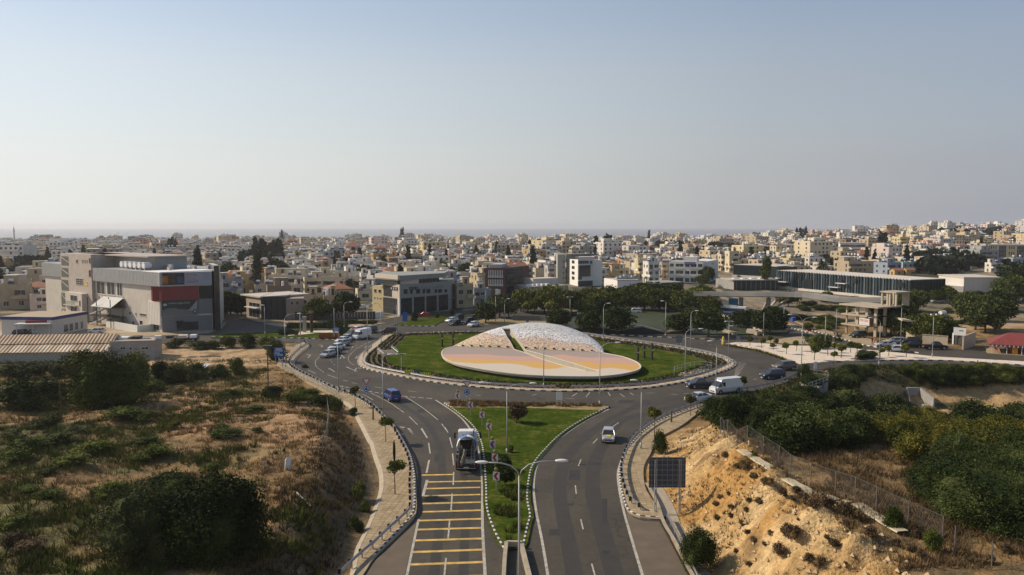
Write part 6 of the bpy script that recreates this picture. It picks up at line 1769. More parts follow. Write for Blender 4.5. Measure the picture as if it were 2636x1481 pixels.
# ------------------------------------------------------------------ trees
def leaf_cloud(n,rx,ry,rz,cz,leaf,seed,lobes=9,flat=.0,ragged=.5):
 """Leaf clumps spread through an uneven, lobed volume; gaps are left between the lobes."""
 rs=np.random.RandomState(seed)
 L=[]
 for k in range(lobes):
  t=rs.rand()*2*pi;ph=(rs.rand()-.25)*1.9;q=.30+.32*rs.rand()
  L.append((cos(t)*cos(ph)*rx*.58,sin(t)*cos(ph)*ry*.58,cz+sin(ph)*rz*.58,q+.12))
 L.append((0,0,cz,.55))
 V=[];per=n//len(L)
 P=[]
 for(a,b,c,q)in L:
  d=rs.randn(per,3);d/=np.linalg.norm(d,axis=1)[:,None]
  r_=(1-rs.rand(per)**2.2*.55)*(1+(rs.rand(per)-.5)*.5*ragged)
  P.append(np.stack([a+d[:,0]*r_*q*rx,b+d[:,1]*r_*q*ry,c+d[:,2]*r_*q*rz],1))
 P=np.concatenate(P);m=len(P)
 P[:,2]=np.maximum(P[:,2],.1)
 a1=rs.randn(m,3);a1/=np.linalg.norm(a1,axis=1)[:,None]
 a2=np.cross(a1,rs.randn(m,3));a2/=np.linalg.norm(a2,axis=1)[:,None]
 s=leaf*(.6+.8*rs.rand(m))[:,None]
 a1*=s;a2*=s*.7
 V=np.stack([P-a1,P-a2*.9,P+a1,P+a2*.9],1).reshape(-1,3)
 Fc=np.arange(m*4).reshape(-1,4)
 return V,Fc,L
def crown_mesh(name,n,r,m,leaf,seed,lobes=9,core=True,ragged=.5):
 rx,ry,rz,cz=r
 V,Fc,L=leaf_cloud(int(n*1.5),rx,ry,rz,cz,leaf*.9,seed,lobes,ragged=ragged)
 mb=MB()
 if core:
  global R
  for(a,b,c,q)in L:mb.ball((a,b,c),q*rx*.56,q*ry*.56,q*rz*.56,7,5,jit=.35)
 o=len(mb.v);V2=np.array(mb.v+V.tolist())if mb.v else V
 me=bpy.data.meshes.new(name)
 me.from_pydata(V2.tolist(),[],mb.f+(Fc+o).tolist());me.materials.append(m);me.update()
 return me
def trunk_mesh(name,h,r,cz,spread,seed,n=5):
 rn=random.Random(seed);mb=MB()
 top=Vector((rn.uniform(-.1,.1)*h,rn.uniform(-.1,.1)*h,h))
 mb.tube([(0,0,-.4),(top.x*.3,top.y*.3,h*.5),tuple(top)],r,7,r1=r*.6)
 for k in range(n):
  t=2*pi*k/n+rn.random();L=spread*rn.uniform(.6,1)
  mb.tube([tuple(top*.85),(top.x+cos(t)*L*.5,top.y+sin(t)*L*.5,h+(cz-h)*.5),(top.x+cos(t)*L,top.y+sin(t)*L,cz+rn.uniform(-.1,.4)*spread)],r*.5,5,r1=r*.12)
 return mb.mesh(name,M_BARK,True)
KINDS_T={}
def tree_kind(key,n,r,m,leaf,seed,trunk_h,trunk_r,lobes=9,var=3,ragged=.5):
 KINDS_T[key]=[(crown_mesh('crown',n,r,m,leaf,seed+k,lobes,ragged=ragged),trunk_mesh('trunk',trunk_h,trunk_r,r[3],r[0]*.55,seed+k))for k in range(var)]
tree_kind('broad',2600,(3.0,2.8,2.3,3.0),M_LEAFD,.26,10,1.6,.22,11)
tree_kind('mid',2600,(3.4,3.2,2.3,2.7),M_LEAFM,.26,30,1.4,.2,12)
tree_kind('yellow',2600,(3.3,3.1,2.2,2.5),M_LEAFY,.26,50,1.3,.2,12)
tree_kind('far',420,(4.0,3.8,3.3,4.8),M_LEAFD,.8,70,2.6,.3,7,var=4)
tree_kind('conifer',380,(1.7,1.7,6.5,7.2),M_LEAFC,.7,90,2.0,.25,8,var=3,ragged=.9)
tree_kind('olive',1500,(2.2,2.1,1.6,2.6),M_LEAFG,.2,110,1.4,.18,9)
tree_kind('small',600,(.62,.6,.42,1.75),M_LEAFM,.09,130,1.4,.045,6,var=3)
tree_kind('topiary',500,(.75,.75,.66,1.5),M_LEAFM,.13,150,1.0,.07,5,var=2,ragged=.15)
tree_kind('pine',1600,(2.0,2.0,4.2,6.2),M_LEAFM,.3,170,3,.25,12,var=1,ragged=.9)
FAR_TREES=[]
def tree(key,x,y,s,lab,group,z=None,name='tree',cat='tree',sz=None):
 cm,tm=KINDS_T[key][R.randrange(len(KINDS_T[key]))]
 z=tz(x,y)if z is None else z
 if key in('far','conifer')and hypot(x,y)>470 and group:
  FAR_TREES.append((key,x,y,z,s));return None
 if key=='conifer':name='conifer_tree'
 r=empty(name,(x,y,z),R.random()*6.28,lab,cat,group)
 r.scale=(s,s,sz or s*R.uniform(.9,1.1))
 link('crown',cm,r);link('trunk',tm,r)
 return r
def trees_px(z,key,spots,lab,group,base=4.2,name='tree'):
 """spots: (x, y_base, size multiplier, clue for its own label)."""
 for i,q in enumerate(spots):
  g=G(z(q[0],q[1]));tree(key,g[0],g[1],q[2],lab.replace('#',q[3])if len(q)>3 else lab,group,name=name)
tg='dark trees among the town houses'
for i,(x,y)in enumerate(tree_spots[:290]):
 k='conifer' if rc.random()<.28 else 'far'
 tree(k,x,y,rc.uniform(.7,1.25),('narrow dark conifer ' if k=='conifer' else 'dark broad tree ')+where(x,y),tg)
print('tree spots',len(tree_spots),'houses',NH[0],'far',len(placed))
def cluster(z,x0,x1,y0,y1,n_,key,s,lab,grp):
 for k in range(n_):
  q=Gt(z(R.uniform(x0,x1),R.uniform(y0,y1)))
  if q[1]>1480:continue
  if any((fx-q[0])**2+(fy-q[1])**2<(fr_*.6)**2 for fx,fy,fr_ in FOOT):continue
  tree(key,q[0],q[1],s*R.uniform(.8,1.2),lab,grp)
cluster(B_,270,650,385,440,26,'far',1.4,'dark tree in the dense grove beyond the dark glass shop','grove beyond the dark glass shop')
cluster(B_,380,660,390,440,10,'conifer',1.5,'tall dark conifer in the grove beyond the dark glass shop','conifers in the grove beyond the shop')
cluster(B_,60,140,320,350,5,'far',1.3,'dark tree right behind the big grey hall roof','trees behind the hall roof')
cluster(A_,200,330,440,480,10,'far',1.3,'dark tree left of the open stair tower','trees left of the stair tower')
cluster(A_,1690,1780,300,330,7,'conifer',1.2,'dark conifer beyond the white roof of the hall','conifers beyond the hall roof')
cluster(A_,2230,2320,320,360,6,'far',1.2,'dark tree beyond the glass corner of the hall','trees beyond the glass corner')
cluster(C_,1310,1800,275,350,34,'far',1.45,'dark tree in the wood beyond the grey tower block','wood beyond the tower block')
cluster(C_,940,1250,285,315,16,'conifer',1.2,'dark conifer in the row left of the grey tower block','conifer row left of the tower block')
cluster(C_,1600,1780,290,360,8,'conifer',1.5,'tall conifer in the wood beyond the grey tower block','conifers in the wood')
cluster(C_,2250,2480,240,300,14,'far',1.4,'dark tree beyond the yellow flats','trees beyond the yellow flats')
cluster(D_,880,1220,270,340,22,'far',1.3,'dark tree beyond the glass wing','trees beyond the glass wing')
cluster(D_,1880,2030,160,210,8,'conifer',1.3,'dark conifer on the skyline right of centre','skyline conifers')
cluster(E_,1120,1480,390,530,24,'far',1.4,'dark tree behind the white warehouse','trees behind the warehouse')
cluster(E_,1480,1760,350,470,18,'far',1.3,'dark tree above the warehouse roof','trees above the warehouse')
cluster(E_,1950,2190,520,600,9,'far',1.2,'dark tree right of the white warehouse','trees right of the warehouse')
cluster(E_,735,790,280,340,4,'conifer',1.5,'tall dark conifer beyond the glass library','conifers beyond the library')
cluster(E_,1130,2190,60,130,34,'far',1.3,'dark tree on the ridge at the far right','ridge trees at the far right')
cluster(E_,1060,1290,180,290,12,'far',1.1,'dark tree among the houses on the right slope','trees on the right slope')
q=Gt(D_(140,225));tree('conifer',q[0],q[1],1.1,'tall pointed conifer on the skyline above the white store',None,sz=1.45)
q=Gt(B_(650,190));tree('conifer',q[0],q[1],1.5,'small pointed conifer on the skyline above the grove',None)
q=Gt(B_(1855,205));tree('conifer',q[0],q[1],1.7,'pointed conifer on the skyline above the corner office',None)
def palm(x,y,h,s,lab,grp=None,z=None):
 r=empty('palm_tree',(x,y,tz(x,y)if z is None else z),R.random()*6,lab,'palm',grp)
 mb=MB();mb.tube([(0,0,-.3),(.1,0,h*.5),(0,0,h)],.22*s,7,r1=.17*s);part('trunk',mb,M_BARK,r,True)
 rn=random.Random(int(x*10));
 mb=MB()
 for k in range(30):
  t=2.4*k;el=1.1-1.9*(k/30.);L=s*1.9*rn.uniform(.85,1.1)
  pts_=[]
  for j in range(6):
   f_=j/5.;rr=L*f_;pts_.append((cos(t)*rr*cos(el*.6),sin(t)*rr*cos(el*.6),h+sin(el)*rr-1.0*s*f_*f_))
  nx_,ny_=-sin(t),cos(t)
  vs=[]
  for j,p in enumerate(pts_):
   wd=s*.30*sin(pi*(.12+.85*j/5.))
   vs+=[(p[0]+nx_*wd,p[1]+ny_*wd,p[2]-wd*.5),p,(p[0]-nx_*wd,p[1]-ny_*wd,p[2]-wd*.5)]
  mb.add(vs,[f for j in range(5)for f in((3*j,3*j+3,3*j+4,3*j+1),(3*j+1,3*j+4,3*j+5,3*j+2))])
 part('fronds',mb,M_LEAFG,r)
 return r
g=G(B_(1310,690));palm(g[0],g[1],5.2,1.9,'taller bushy palm between the houses left of the corner office');g=G(B_(1405,690));palm(g[0],g[1],4.6,1.7,'shorter bushy palm between the houses left of the corner office')
g=G(E_(300,520));palm(g[0],g[1]+20,6.5,2.6,'palm crown showing above the glass library roof')
trees_px(B_,'mid',[(1030,955,1.35,'larger'),(970,940,.9,'smaller')],'# leafy tree behind the dark boarded fence','trees by the boarded fence')
trees_px(B_,'broad',[(1290,930,1.45)],'dark round tree behind the dark boarded fence',None)
for(x,y,s)in[(60,900,1.2),(130,905,1.3),(200,900,1.3),(20,930,1.1),(240,905,1.0),(-20,890,1.3)]:
 g=G(B_(x,y));tree('broad',g[0],g[1],s,'dark tree in the shade at the right end of the big hall','trees at the end of the hall')
for i,(x,y,s,k)in enumerate([(510,985,1.15,'broad'),(650,925,1.3,'broad'),(740,930,1.1,'broad'),(930,880,1.55,'mid'),(860,870,1.3,'yellow'),(1000,865,1.1,'mid'),(1100,890,1.5,'yellow'),(1180,900,1.6,'mid'),(1250,880,1.4,'mid'),(1370,880,1.3,'mid'),(1450,870,1.4,'yellow'),(1530,860,1.4,'mid'),(1620,880,1.3,'mid'),(1700,870,1.5,'mid'),(1780,850,1.5,'broad'),(1860,860,1.4,'mid'),(1950,850,1.5,'broad'),(2020,860,1.5,'mid'),(2100,850,1.6,'broad'),(2180,870,1.4,'mid'),(2260,860,1.5,'broad'),(2340,860,1.4,'mid'),(2420,870,1.3,'yellow'),(2480,880,1.3,'mid'),(2550,900,1.3,'broad'),(1500,900,1.0,'mid'),(1680,910,1.1,'broad'),(1740,800,1.4,'mid'),(2060,790,1.5,'broad'),(2200,800,1.4,'broad'),(2380,800,1.5,'broad'),(1580,800,1.2,'yellow')]):
 g=G(C_(x,y));tree(k,g[0],g[1],s,{'broad':'dark green','mid':'green','yellow':'yellow-green'}[k]+' tree in the belt behind the roundabout park','tree belt behind the park')
for(x,y,s,c)in[(1240,1048,1.15,'left'),(1550,1080,1.2,'middle'),(1830,1095,1.45,'right')]:
 g=G(C_(x,y));tree('broad',g[0],g[1],s,'dark round-crowned park tree at the far kerb, %s of three'%c,'round trees along the park kerb')
for(x,y,s,k,lab)in[(480,1275,1.0,'broad','dark round tree behind the small signboard in the park'),(845,1320,1.35,'broad','dark broad tree at the front of the park'),(640,1180,1.0,'broad','small dark tree on the park lawn'),(1570,1290,1.35,'broad','dark wide tree on the paved park corner'),(1500,1240,1.0,'broad','dark tree behind the wide park corner tree'),(1650,1200,1.1,'broad','dark tree at the park corner beside the side road'),(860,1070,1.3,'yellow','yellow-green tree at the rear of the park'),(700,1000,1.3,'mid','green tree at the rear left of the park'),(780,960,1.4,'mid','green tree behind the park slope'),(1790,960,1.1,'yellow','yellow-green tree in front of the bridge struts'),(2250,920,.8,'yellow','small yellow-green tree under the bridge'),(820,690,1.4,'broad','dark tree right of the white flats'),(770,740,1.0,'broad','smaller dark tree right of the white flats'),(1220,1220,1.0,'broad','dark shrubby tree by the park steps'),(1310,1230,.9,'broad','dark shrubby tree right of the park steps')]:
 g=G(D_(x,y));tree(k,g[0],g[1],s,lab,None)
g=G(D_(1520,760));tree('pine',g[0],g[1],1.25,'layered pine in front of the glass library',None)
for i,(x,y,s,k)in enumerate([(780,1090,1.2,'broad'),(850,1100,1.4,'broad'),(930,1120,1.2,'broad'),(760,990,1.3,'broad'),(900,1010,1.5,'broad'),(1040,1130,1.1,'mid'),(1130,1150,1.1,'broad'),(1230,1160,1.2,'mid'),(1340,1150,1.3,'mid'),(1420,1160,1.0,'broad'),(1000,900,1.3,'broad'),(1100,870,1.4,'broad'),(1300,780,1.0,'mid'),(1400,760,1.1,'mid'),(1480,770,.8,'broad'),(1560,780,.8,'mid'),(1640,800,.95,'mid'),(1730,820,1.0,'broad'),(1850,850,1.2,'broad'),(1950,870,1.5,'broad'),(1620,960,1.3,'broad'),(1700,1050,1.5,'broad'),(1800,1080,1.5,'broad'),(1900,1050,1.5,'broad'),(1750,960,1.4,'broad'),(2020,780,1.6,'broad'),(2110,770,1.7,'mid'),(2180,760,1.6,'broad'),(1560,900,1.2,'broad'),(1990,700,1.2,'broad'),(2060,660,1.3,'broad')]):
 g=G(E_(x,y));tree(k,g[0],g[1],s,('dark' if k=='broad' else 'mid-green')+' tree in the copse around the canopy house','copse around the canopy house')
rs=np.random.RandomState(4);VV=[]
for key,x,y,z,s_ in FAR_TREES:
 n_=80
 d=rs.randn(n_,3);d/=np.linalg.norm(d,axis=1)[:,None];rr_=(.55+.5*rs.rand(n_))[:,None]
 if key=='conifer':P=d*rr_*np.array((1.5,1.5,6.0))*s_;P[:,:2]*=np.clip((6.5*s_-P[:,2:3])/(8*s_),.15,1);P+=np.array((x,y,z+6.0*s_))
 else:P=d*rr_*np.array((3.8,3.8,3.2))*s_+np.array((x,y,z+3.6*s_))
 a1=rs.randn(n_,3);a1/=np.linalg.norm(a1,axis=1)[:,None];a2=np.cross(a1,rs.randn(n_,3));a2/=np.linalg.norm(a2,axis=1)[:,None]
 a1*=1.5*s_;a2*=1.1*s_
 VV.append(np.stack([P-a1,P-a2,P+a1,P+a2],1).reshape(-1,3))
VV=np.concatenate(VV)
tag(link('distant_trees',np_mesh('distant_trees',VV,np.arange(len(VV)).reshape(-1,4),M_LEAFC)),'dark trees and conifers scattered through the far town','trees',kind='stuff')
def park_z(x,y):
 u,v=proj(x,y)
 return .35+1.5*max(0,1-abs(u-C_(2080,0)[0])/70.)*max(0,1-abs(y-216)/30.)+1.4*max(0,1-abs(u-D_(640,0)[0])/60.)*max(0,1-abs(y-240)/26.)
sheet('park_lawn',PARK,.3,mat('rough_lawn',(.036,.048,.015),var=.4,scale=.35,bump=.05),skirt=.5,step=3.0,zfun=park_z,smooth=True)
def wall_px(name,z,base,top,m,lab,cat='wall',th=.35,cope=True):
 mb=MB();n_=len(base)
 gb=[G(z(*b))for b in base];zt_=[ZR(z(*t),g[1])for t,g in zip(top,gb)]
 nm=normals2(gb)
 fr_=[(g[0],g[1],-.1)for g in gb]+[(g[0],g[1],h)for g,h in zip(gb,zt_)]+[(g[0]+q[0]*th,g[1]+q[1]*th,h)for g,q,h in zip(gb,nm,zt_)]+[(g[0]+q[0]*th,g[1]+q[1]*th,-.1)for g,q in zip(gb,nm)]
 mb.add(fr_,[(r_*n_+i,r_*n_+i+1,(r_+1)*n_+i+1,(r_+1)*n_+i)for r_ in range(3)for i in range(n_-1)])
 root=empty(name,(gb[0][0],gb[0][1],0),0,lab,cat);mb.build('wall_face',m,root)
 if cope:
  mb=MB();t_=.35
  vs=[(g[0]-q[0]*.15,g[1]-q[1]*.15,h+a)for a in(0.0,t_)for g,q,h in zip(gb,nm,zt_)]+[(g[0]+q[0]*1.3,g[1]+q[1]*1.3,h+t_)for g,q,h in zip(gb,nm,zt_)]
  mb.add(vs,[(r_*n_+i,r_*n_+i+1,(r_+1)*n_+i+1,(r_+1)*n_+i)for r_ in range(2)for i in range(n_-1)]);mb.build('pale_coping',M_CONC,root)
 return root
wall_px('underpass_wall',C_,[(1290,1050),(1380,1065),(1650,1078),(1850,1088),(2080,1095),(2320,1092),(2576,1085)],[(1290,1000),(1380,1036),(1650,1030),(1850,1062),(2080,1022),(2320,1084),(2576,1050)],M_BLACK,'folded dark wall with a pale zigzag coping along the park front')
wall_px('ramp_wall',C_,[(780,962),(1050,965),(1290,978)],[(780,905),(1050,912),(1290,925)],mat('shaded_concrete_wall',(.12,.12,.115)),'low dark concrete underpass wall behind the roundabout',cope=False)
wall_px('fold_wall',D_,[(640,990),(760,1040),(830,1065)],[(640,985),(760,1005),(830,1060)],M_CONCG,'short folded concrete wall on the park mound',cope=False)
for i,(x0,y0,x1,y1)in enumerate([(1010,1280,1150,1312),(980,1080,1100,1140),(1100,1085,1250,1150),(1250,1100,1400,1110),(1300,1270,1400,1290),(1290,1290,1420,1310),(1370,1250,1480,1280)]):
 f=Face(G(D_(x0,y0)),G(D_(x1,y1)));mb=MB();f.box(mb,0,f.L,.1,1.0,-.9,0)
 o=mb.build('stone_bench',M_CONC);tag(o,'long pale stone bench step in the park, %s'%('front left','rear left','rear middle','rear right','front middle','front lowest','front right')[i],'bench','stone benches of the park')
f=Face(G(D_(1070,1260)),G(D_(1135,1262)));mb=MB();f.box(mb,0,f.L,0,f.sz(D_(1100,1195))[1],-1.5,0);tag(mb.build('tan_block',M_CONC),'tan concrete cube house at the park entrance','kiosk')
# ------------------------------------------------------------------ guard rails, fences, lamps
def rail(line,label,name='guardrail',h=.72,step=2.0,m=None,zg=.13,blocks=False,side=1,cat='guardrail'):
 ln=resample(line,1.0);m=m or M_GALV
 r=empty(name,(ln[0][0],ln[0][1],zg),0,label,cat)
 zs=[zg]*len(ln)
 s_=side
 swept(r,'rail',ln,zs,[(0,h-.30),(.05*s_,h-.27),(.05*s_,h-.20),(0,h-.155),(.05*s_,h-.11),(.05*s_,h-.03),(0,h),(-.02*s_,h),(-.02*s_,h-.30)],m)
 for p in resample(line,step)[:290]:
  mb=MB();mb.box(p[0]-.05,p[0]+.05,p[1]-.05,p[1]+.05,zg-.1,zg+h-.05);mb.build('post',M_GALVP,r)
 if blocks:
  for p in resample(offset(resample(line,.5),-.18*s_),step)[:290]:
   mb=MB();mb.box(p[0]-.11,p[0]+.11,p[1]-.09,p[1]+.09,zg+h-.42,zg+h+.02);mb.build('spacer_block',M_BLACK,r)
 return r
def tube_rail(line,label,z0=.15,h=1.0,step=2.0,rails=(1.0,.5),m=None,zf=None):
 ln=resample(line,step);m=m or M_GALVP
 zz=[z0 if zf is None else zf(*p)for p in ln]
 r=empty('railing',(ln[0][0],ln[0][1],zz[0]),0,label,'railing')
 for k in rails:
  mb=MB();mb.tube([(p[0],p[1],z+h*k)for p,z in zip(ln,zz)],.035,5);mb.build('rail',m,r)
 for p,z in zip(ln[:290],zz):mb=MB();mb.cyl((p[0],p[1],z-.1),(p[0],p[1],z+h),.035,n=5);mb.build('post',m,r)
 return r
wl_=smooth_line(gpts(pts(Q_,880,1440,1060,1265,1200,1145,1340,1010,1460,900,1540,810,1545,700,1540,560,1545,420,1510,280,1400,70)),1)
rail(wl_,'long guardrail with black blocks along the left pavement edge, lower stretch',blocks=True,side=-1)
rail(smooth_line(gpts(pts(Q_,1395,50)+pts(M_,1440,1150,1340,1060,1180,960,990,890,870,845,700,760,560,690,470,630,455,580,480,530,560,450,640,390,620,360)),1),'guardrail with black blocks round the left pavement bend, upper stretch',blocks=True,side=-1)
rail(smooth_line(gpts(pts(R_,1700,985,1780,1150,1900,1400,2100,1800)),1),'bright guardrail beside the hard shoulder at the lower right',side=1,zg=0)
rail(smooth_line(gpts(pts(O_,2040,672,1900,740,1620,838,1300,900)),1),'guardrail along the outer edge of the right approach, upper stretch',blocks=True)
rail(smooth_line(gpts(pts(O_,965,1005,700,1100,430,1215,250,1330,120,1447)+pts(R_,1345,460,1322,560,1330,660,1362,780,1410,870,1470,905)),1),'guardrail along the right pavement beside the exit road',blocks=True)
IR=shrink(ISL,1.0)
k0=min(range(len(IR)),key=lambda i:hypot(IR[i][0]-G(M_(1560,262))[0],IR[i][1]-G(M_(1560,262))[1]))
IRr=IR[k0:]+IR[:k0]
def sub(poly,pa,pb):
 i=min(range(len(poly)),key=lambda q:hypot(poly[q][0]-pa[0],poly[q][1]-pa[1]));j=min(range(len(poly)),key=lambda q:hypot(poly[q][0]-pb[0],poly[q][1]-pb[1]))
 return poly[i:j+1]if i<j else poly[i:]+poly[:j+1]
gap1,gap2=G(N_(1370,860)),G(N_(1590,860))
s1=sub(IR,G(M_(1560,262)),gap1);s1b=sub(IR,gap1,G(M_(1560,262)))
a_=s1 if len(s1)<len(IR)*.75 and len(s1)>20 else s1b
IRc=IR+IR
iL=0
def idx(p):return min(range(len(IR)),key=lambda q:hypot(IR[q][0]-p[0],IR[q][1]-p[1]))
g1,g2=idx(gap1),idx(gap2)
front_left=IRc[g1:len(IR)+idx(G(W_(925,878)))+1]if g1>len(IR)/2 else IRc[0:g1]
rail(front_left,'bright guardrail sweeping round the left front of the roundabout island',side=1)
back_=IR[idx(G(W_(990,843))):g2+1]
rail(back_,'guardrail round the back and right side of the roundabout island',side=1)
MB_W=MB()
def chain_fence(line3,label,h=1.9,step=3.0,m=None,mesh=.16,wire=True):
 """line3: ground points (x,y,z)."""
 m=m or M_GALVP
 P2=[(p[0],p[1])for p in line3];ln=resample(P2,step)
 z=[tz(*p)for p in ln]
 r=empty('chain_link_fence',(ln[0][0],ln[0][1],z[0]),0,label,'fence')
 m=mat('dull_fence_steel',(.16,.155,.15),rough=.6,metal=.3)
 for p,q in zip(ln,z):
  mb=MB();mb.cyl((p[0],p[1],q-.3),(p[0],p[1],q+h),.045,n=5);mb.build('post',m,r)
 mb=MB();wv=.005
 for i in range(len(ln)-1 if wire else 0):
  a,b=Vector((*ln[i],z[i])),Vector((*ln[i+1],z[i+1]));d=b-a;L=d.length;n_=int(L/mesh)
  dd=Vector((d.x,d.y,0)).normalized()
  for k in range(n_):
   f0=k/n_;f1=min(1,(k+h/mesh*.5)/n_)
   for(p0,p1)in((a.lerp(b,f0),a.lerp(b,f1)+Vector((0,0,h*min(1,(f1-f0)*n_*mesh/(h*.5))))),(a.lerp(b,f0)+Vector((0,0,h)),a.lerp(b,f1)+Vector((0,0,h-h*min(1,(f1-f0)*n_*mesh/(h*.5)))))):
    mb.add([tuple(p0-dd*wv),tuple(p0+dd*wv),tuple(p1+dd*wv),tuple(p1-dd*wv)],[(0,1,2,3)])
  for t in(0.05,h):mb.cyl(tuple(a+Vector((0,0,t))),tuple(b+Vector((0,0,t))),.014,n=3,caps=False)
 if wire:tag(mb.build('wire_mesh',m,r),kind='stuff')
 return r
chain_fence([Gt(S_(*q))for q in[(60,250),(120,275),(290,350),(420,440),(580,545),(680,630),(790,665),(905,700),(1045,750),(1190,805),(1345,890),(1515,960),(1700,1075),(1900,1155)]],'long chain-link fence along the crest above the tan cut bank')
pf=[(2150,1330),(2435,1415)]
chain_fence([Gt(S_(*q))for q in[(2000,1240),(2150,1330),(2435,1415),(2700,1500)]],'bare fence posts on pale soil at the lower right corner',wire=False)
chain_fence([Gt(Q_(*q))for q in[(150,455),(300,415),(435,375),(575,325),(680,270),(710,215),(740,130),(755,0)]]+[Gt(M_(*q))for q in[(870,1380),(880,1200),(850,1000)]],'chain-link fence crossing the dry field beside the footpath on the left',h=1.6,mesh=.3)
tube_rail(smooth_line(gpts(pts(M_,560,370,450,460,345,530,335,590,400,655,600,765,800,860,960,955)),1),'long tubular railing behind the left pavement, above the sandy bank',h=1.05,step=2.5)
def lamp(foot,top,tips,label,r0=.11,style='arm',zf=None,group=None):
 r0=r0*.8
 """Street lamp: tapered steel pole, curved bracket(s), cobra head(s)."""
 z0=.0
 g=G(foot)if not zf else(Gt(foot)[0],Gt(foot)[1])
 z0=zf or 0.0
 y=g[1];zt=ZR(top,y);x=g[0]
 r=empty('street_lamp',(x,y,z0),0,label,'street lamp',group)
 mb=MB();mb.cyl((0,0,0),(0,0,zt-z0),r0,r0*.55,8);mb.cyl((0,0,0),(0,0,.9),r0*1.35,n=8);part('pole',mb,M_GALVP,r,True)
 for tp in tips:
  q=at_depth(tp,y);dx=q[0]-x;dz=q[2]-zt
  pth=[(0,0,zt-z0-.05),(dx*.06,0,zt-z0+dz*.35),(dx*.22,0,zt-z0+dz*.75),(dx*.5,0,zt-z0+dz*.96),(dx*.9,0,zt-z0+dz)]
  mb=MB();mb.tube(pth,.045,6);part('bracket',mb,M_GALVP,r,True)
  mb=MB();s_=1 if dx>0 else-1
  mb.ball((dx*.95+s_*.1,0,zt-z0+dz+.02),.48,.17,.11,10,6);part('lamp_head',mb,M_LIGHT,r,True)
 if style=='T':
  mb=MB();mb.box(-.75,.75,-.12,.12,zt-z0,zt-z0+.12);part('crossbar',mb,M_GALVP,r)
  for s_ in(-.65,.65):mb=MB();mb.ball((s_,0,zt-z0-.02),.34,.18,.11,8,5);part('lamp_head',mb,M_LIGHT,r,True)
 if style=='globes':
  for s_ in(-.55,.55):mb=MB();mb.ball((s_,0,zt-z0+.1),.22,n_ if False else None);part('lamp_head',mb,M_LIGHT,r,True)
 return r
LAMPS=[(M_(405,625),M_(402,90),[M_(560,32)],'street lamp with one arm beside the big blue sign at the left bend'),(M_(570,410),M_(568,20),[],'plain lamp pole behind the blue sign at the left bend'),(M_(985,905),M_(987,380),[],'plain pole on the left pavement above the sandy bank','top'),(M_(1475,1225),M_(1472,545),[M_(1548,480)],'street lamp on the left pavement beside the blue off-roader'),(M_(1675,700),M_(1672,475),[],'short T-headed lamp on the island left of the shell monument','T'),(M_(1305,510),M_(1305,-40),[M_(1370,-75)],'tall lamp at the left tip of the island guardrail'),(M_(1452,355),M_(1455,-30),[M_(1370,-85)],'tall lamp behind the island, left of the white van queue'),(M_(1622,260),M_(1622,-60),[],'pole at the back left corner of the island'),(M_(1048,200),M_(1050,-60),[M_(1120,-95)],'lamp in front of the dark boarded fence'),(M_(940,300),M_(940,-30),[],'pole by the blue sign on the left splitter island'),(M_(180,270),M_(178,-40),[M_(160,-60)],'lamp on the grass splitter island at the left'),(C_(510,880),C_(510,660),[C_(625,645)],'lamp in front of the brown office'),(C_(608,990),C_(608,715),[],'pole beside the orange tree behind the monument'),(C_(698,985),C_(698,790),[C_(740,740)],'lamp behind the left shoulder of the monument'),(C_(908,705),C_(908,610),[C_(850,578)],'small lamp right of the brown office'),(N_(1275,850),N_(1288,250),[],'slim plain pole in front of the monument, left of centre','globe1'),(C_(1355,1000),C_(1355,722),[],'T-headed lamp behind the monument','T'),(C_(1690,1162),C_(1690,830),[C_(1745,785)],'lamp behind the right shoulder of the monument'),(C_(2315,1120),C_(2315,770),[C_(2285,762)],'lamp on the park kerb beside the folded wall'),(N_(1888,1050),N_(1893,440),[N_(2092,350)],'tall single-arm lamp in front of the monument, right of centre'),(O_(480,290),O_(482,-20),[],'pole on the park kerb, left of the small signboard'),(O_(755,450),O_(757,40),[O_(825,2)],'lamp behind the island guardrail, near the small signboard'),(O_(695,765),O_(705,250),[O_(872,200)],'single-arm lamp on the island lawn by the stair ramp'),(O_(1170,565),O_(1175,118),[],'T-headed lamp at the right tip of the island','T'),(O_(1555,295),O_(1558,20),[],'pole on the paved corner of the park'),(O_(1775,205),O_(1776,-30),[],'pole beside the blue recycling bins'),(O_(1033,940),O_(1045,400),[O_(975,335)],'lamp in front of the white van'),(O_(1968,735),O_(1980,130),[O_(1848,45),O_(2120,75)],'twin-arm lamp by the viewing platform on the right'),(O_(2228,425),O_(2230,60),[],'pole among the small trees of the gravel island, left'),(O_(2350,290),O_(2350,-20),[],'pole in front of the concrete skeleton'),(P_(965,605),P_(972,130),[P_(872,80)],'single-arm lamp at the right approach, in front of the parked cars'),(P_(1200,405),P_(1210,-30),[],'plain pole among the parked cars'),(P_(1548,515),P_(1555,50),[],'lamp with two globes beside the black pickup','globes'),(P_(375,415),P_(375,70),[],'pole on the rocky island'),]
for L in LAMPS:
 st_=L[4]if len(L)>4 else 'arm'
 lamp(L[0],L[1],L[2],L[3],style=st_ if st_ in('T','globes')else 'arm')
lamp(N_(873,1590),N_(880,880),[N_(600,790),N_(1165,797)],'twin-arm lamp on the front lawn, beside the round red bush')
lamp(R_(1475,385),(R_(1485,-100)),[R_(1420,-200)],'single-arm lamp on the right pavement beside the exit road')
lamp(R_(447,1950),R_(467,605),[R_(130,495),R_(812,482)],'nearest twin-arm lamp, rising from the planter in the foreground',r0=.13)
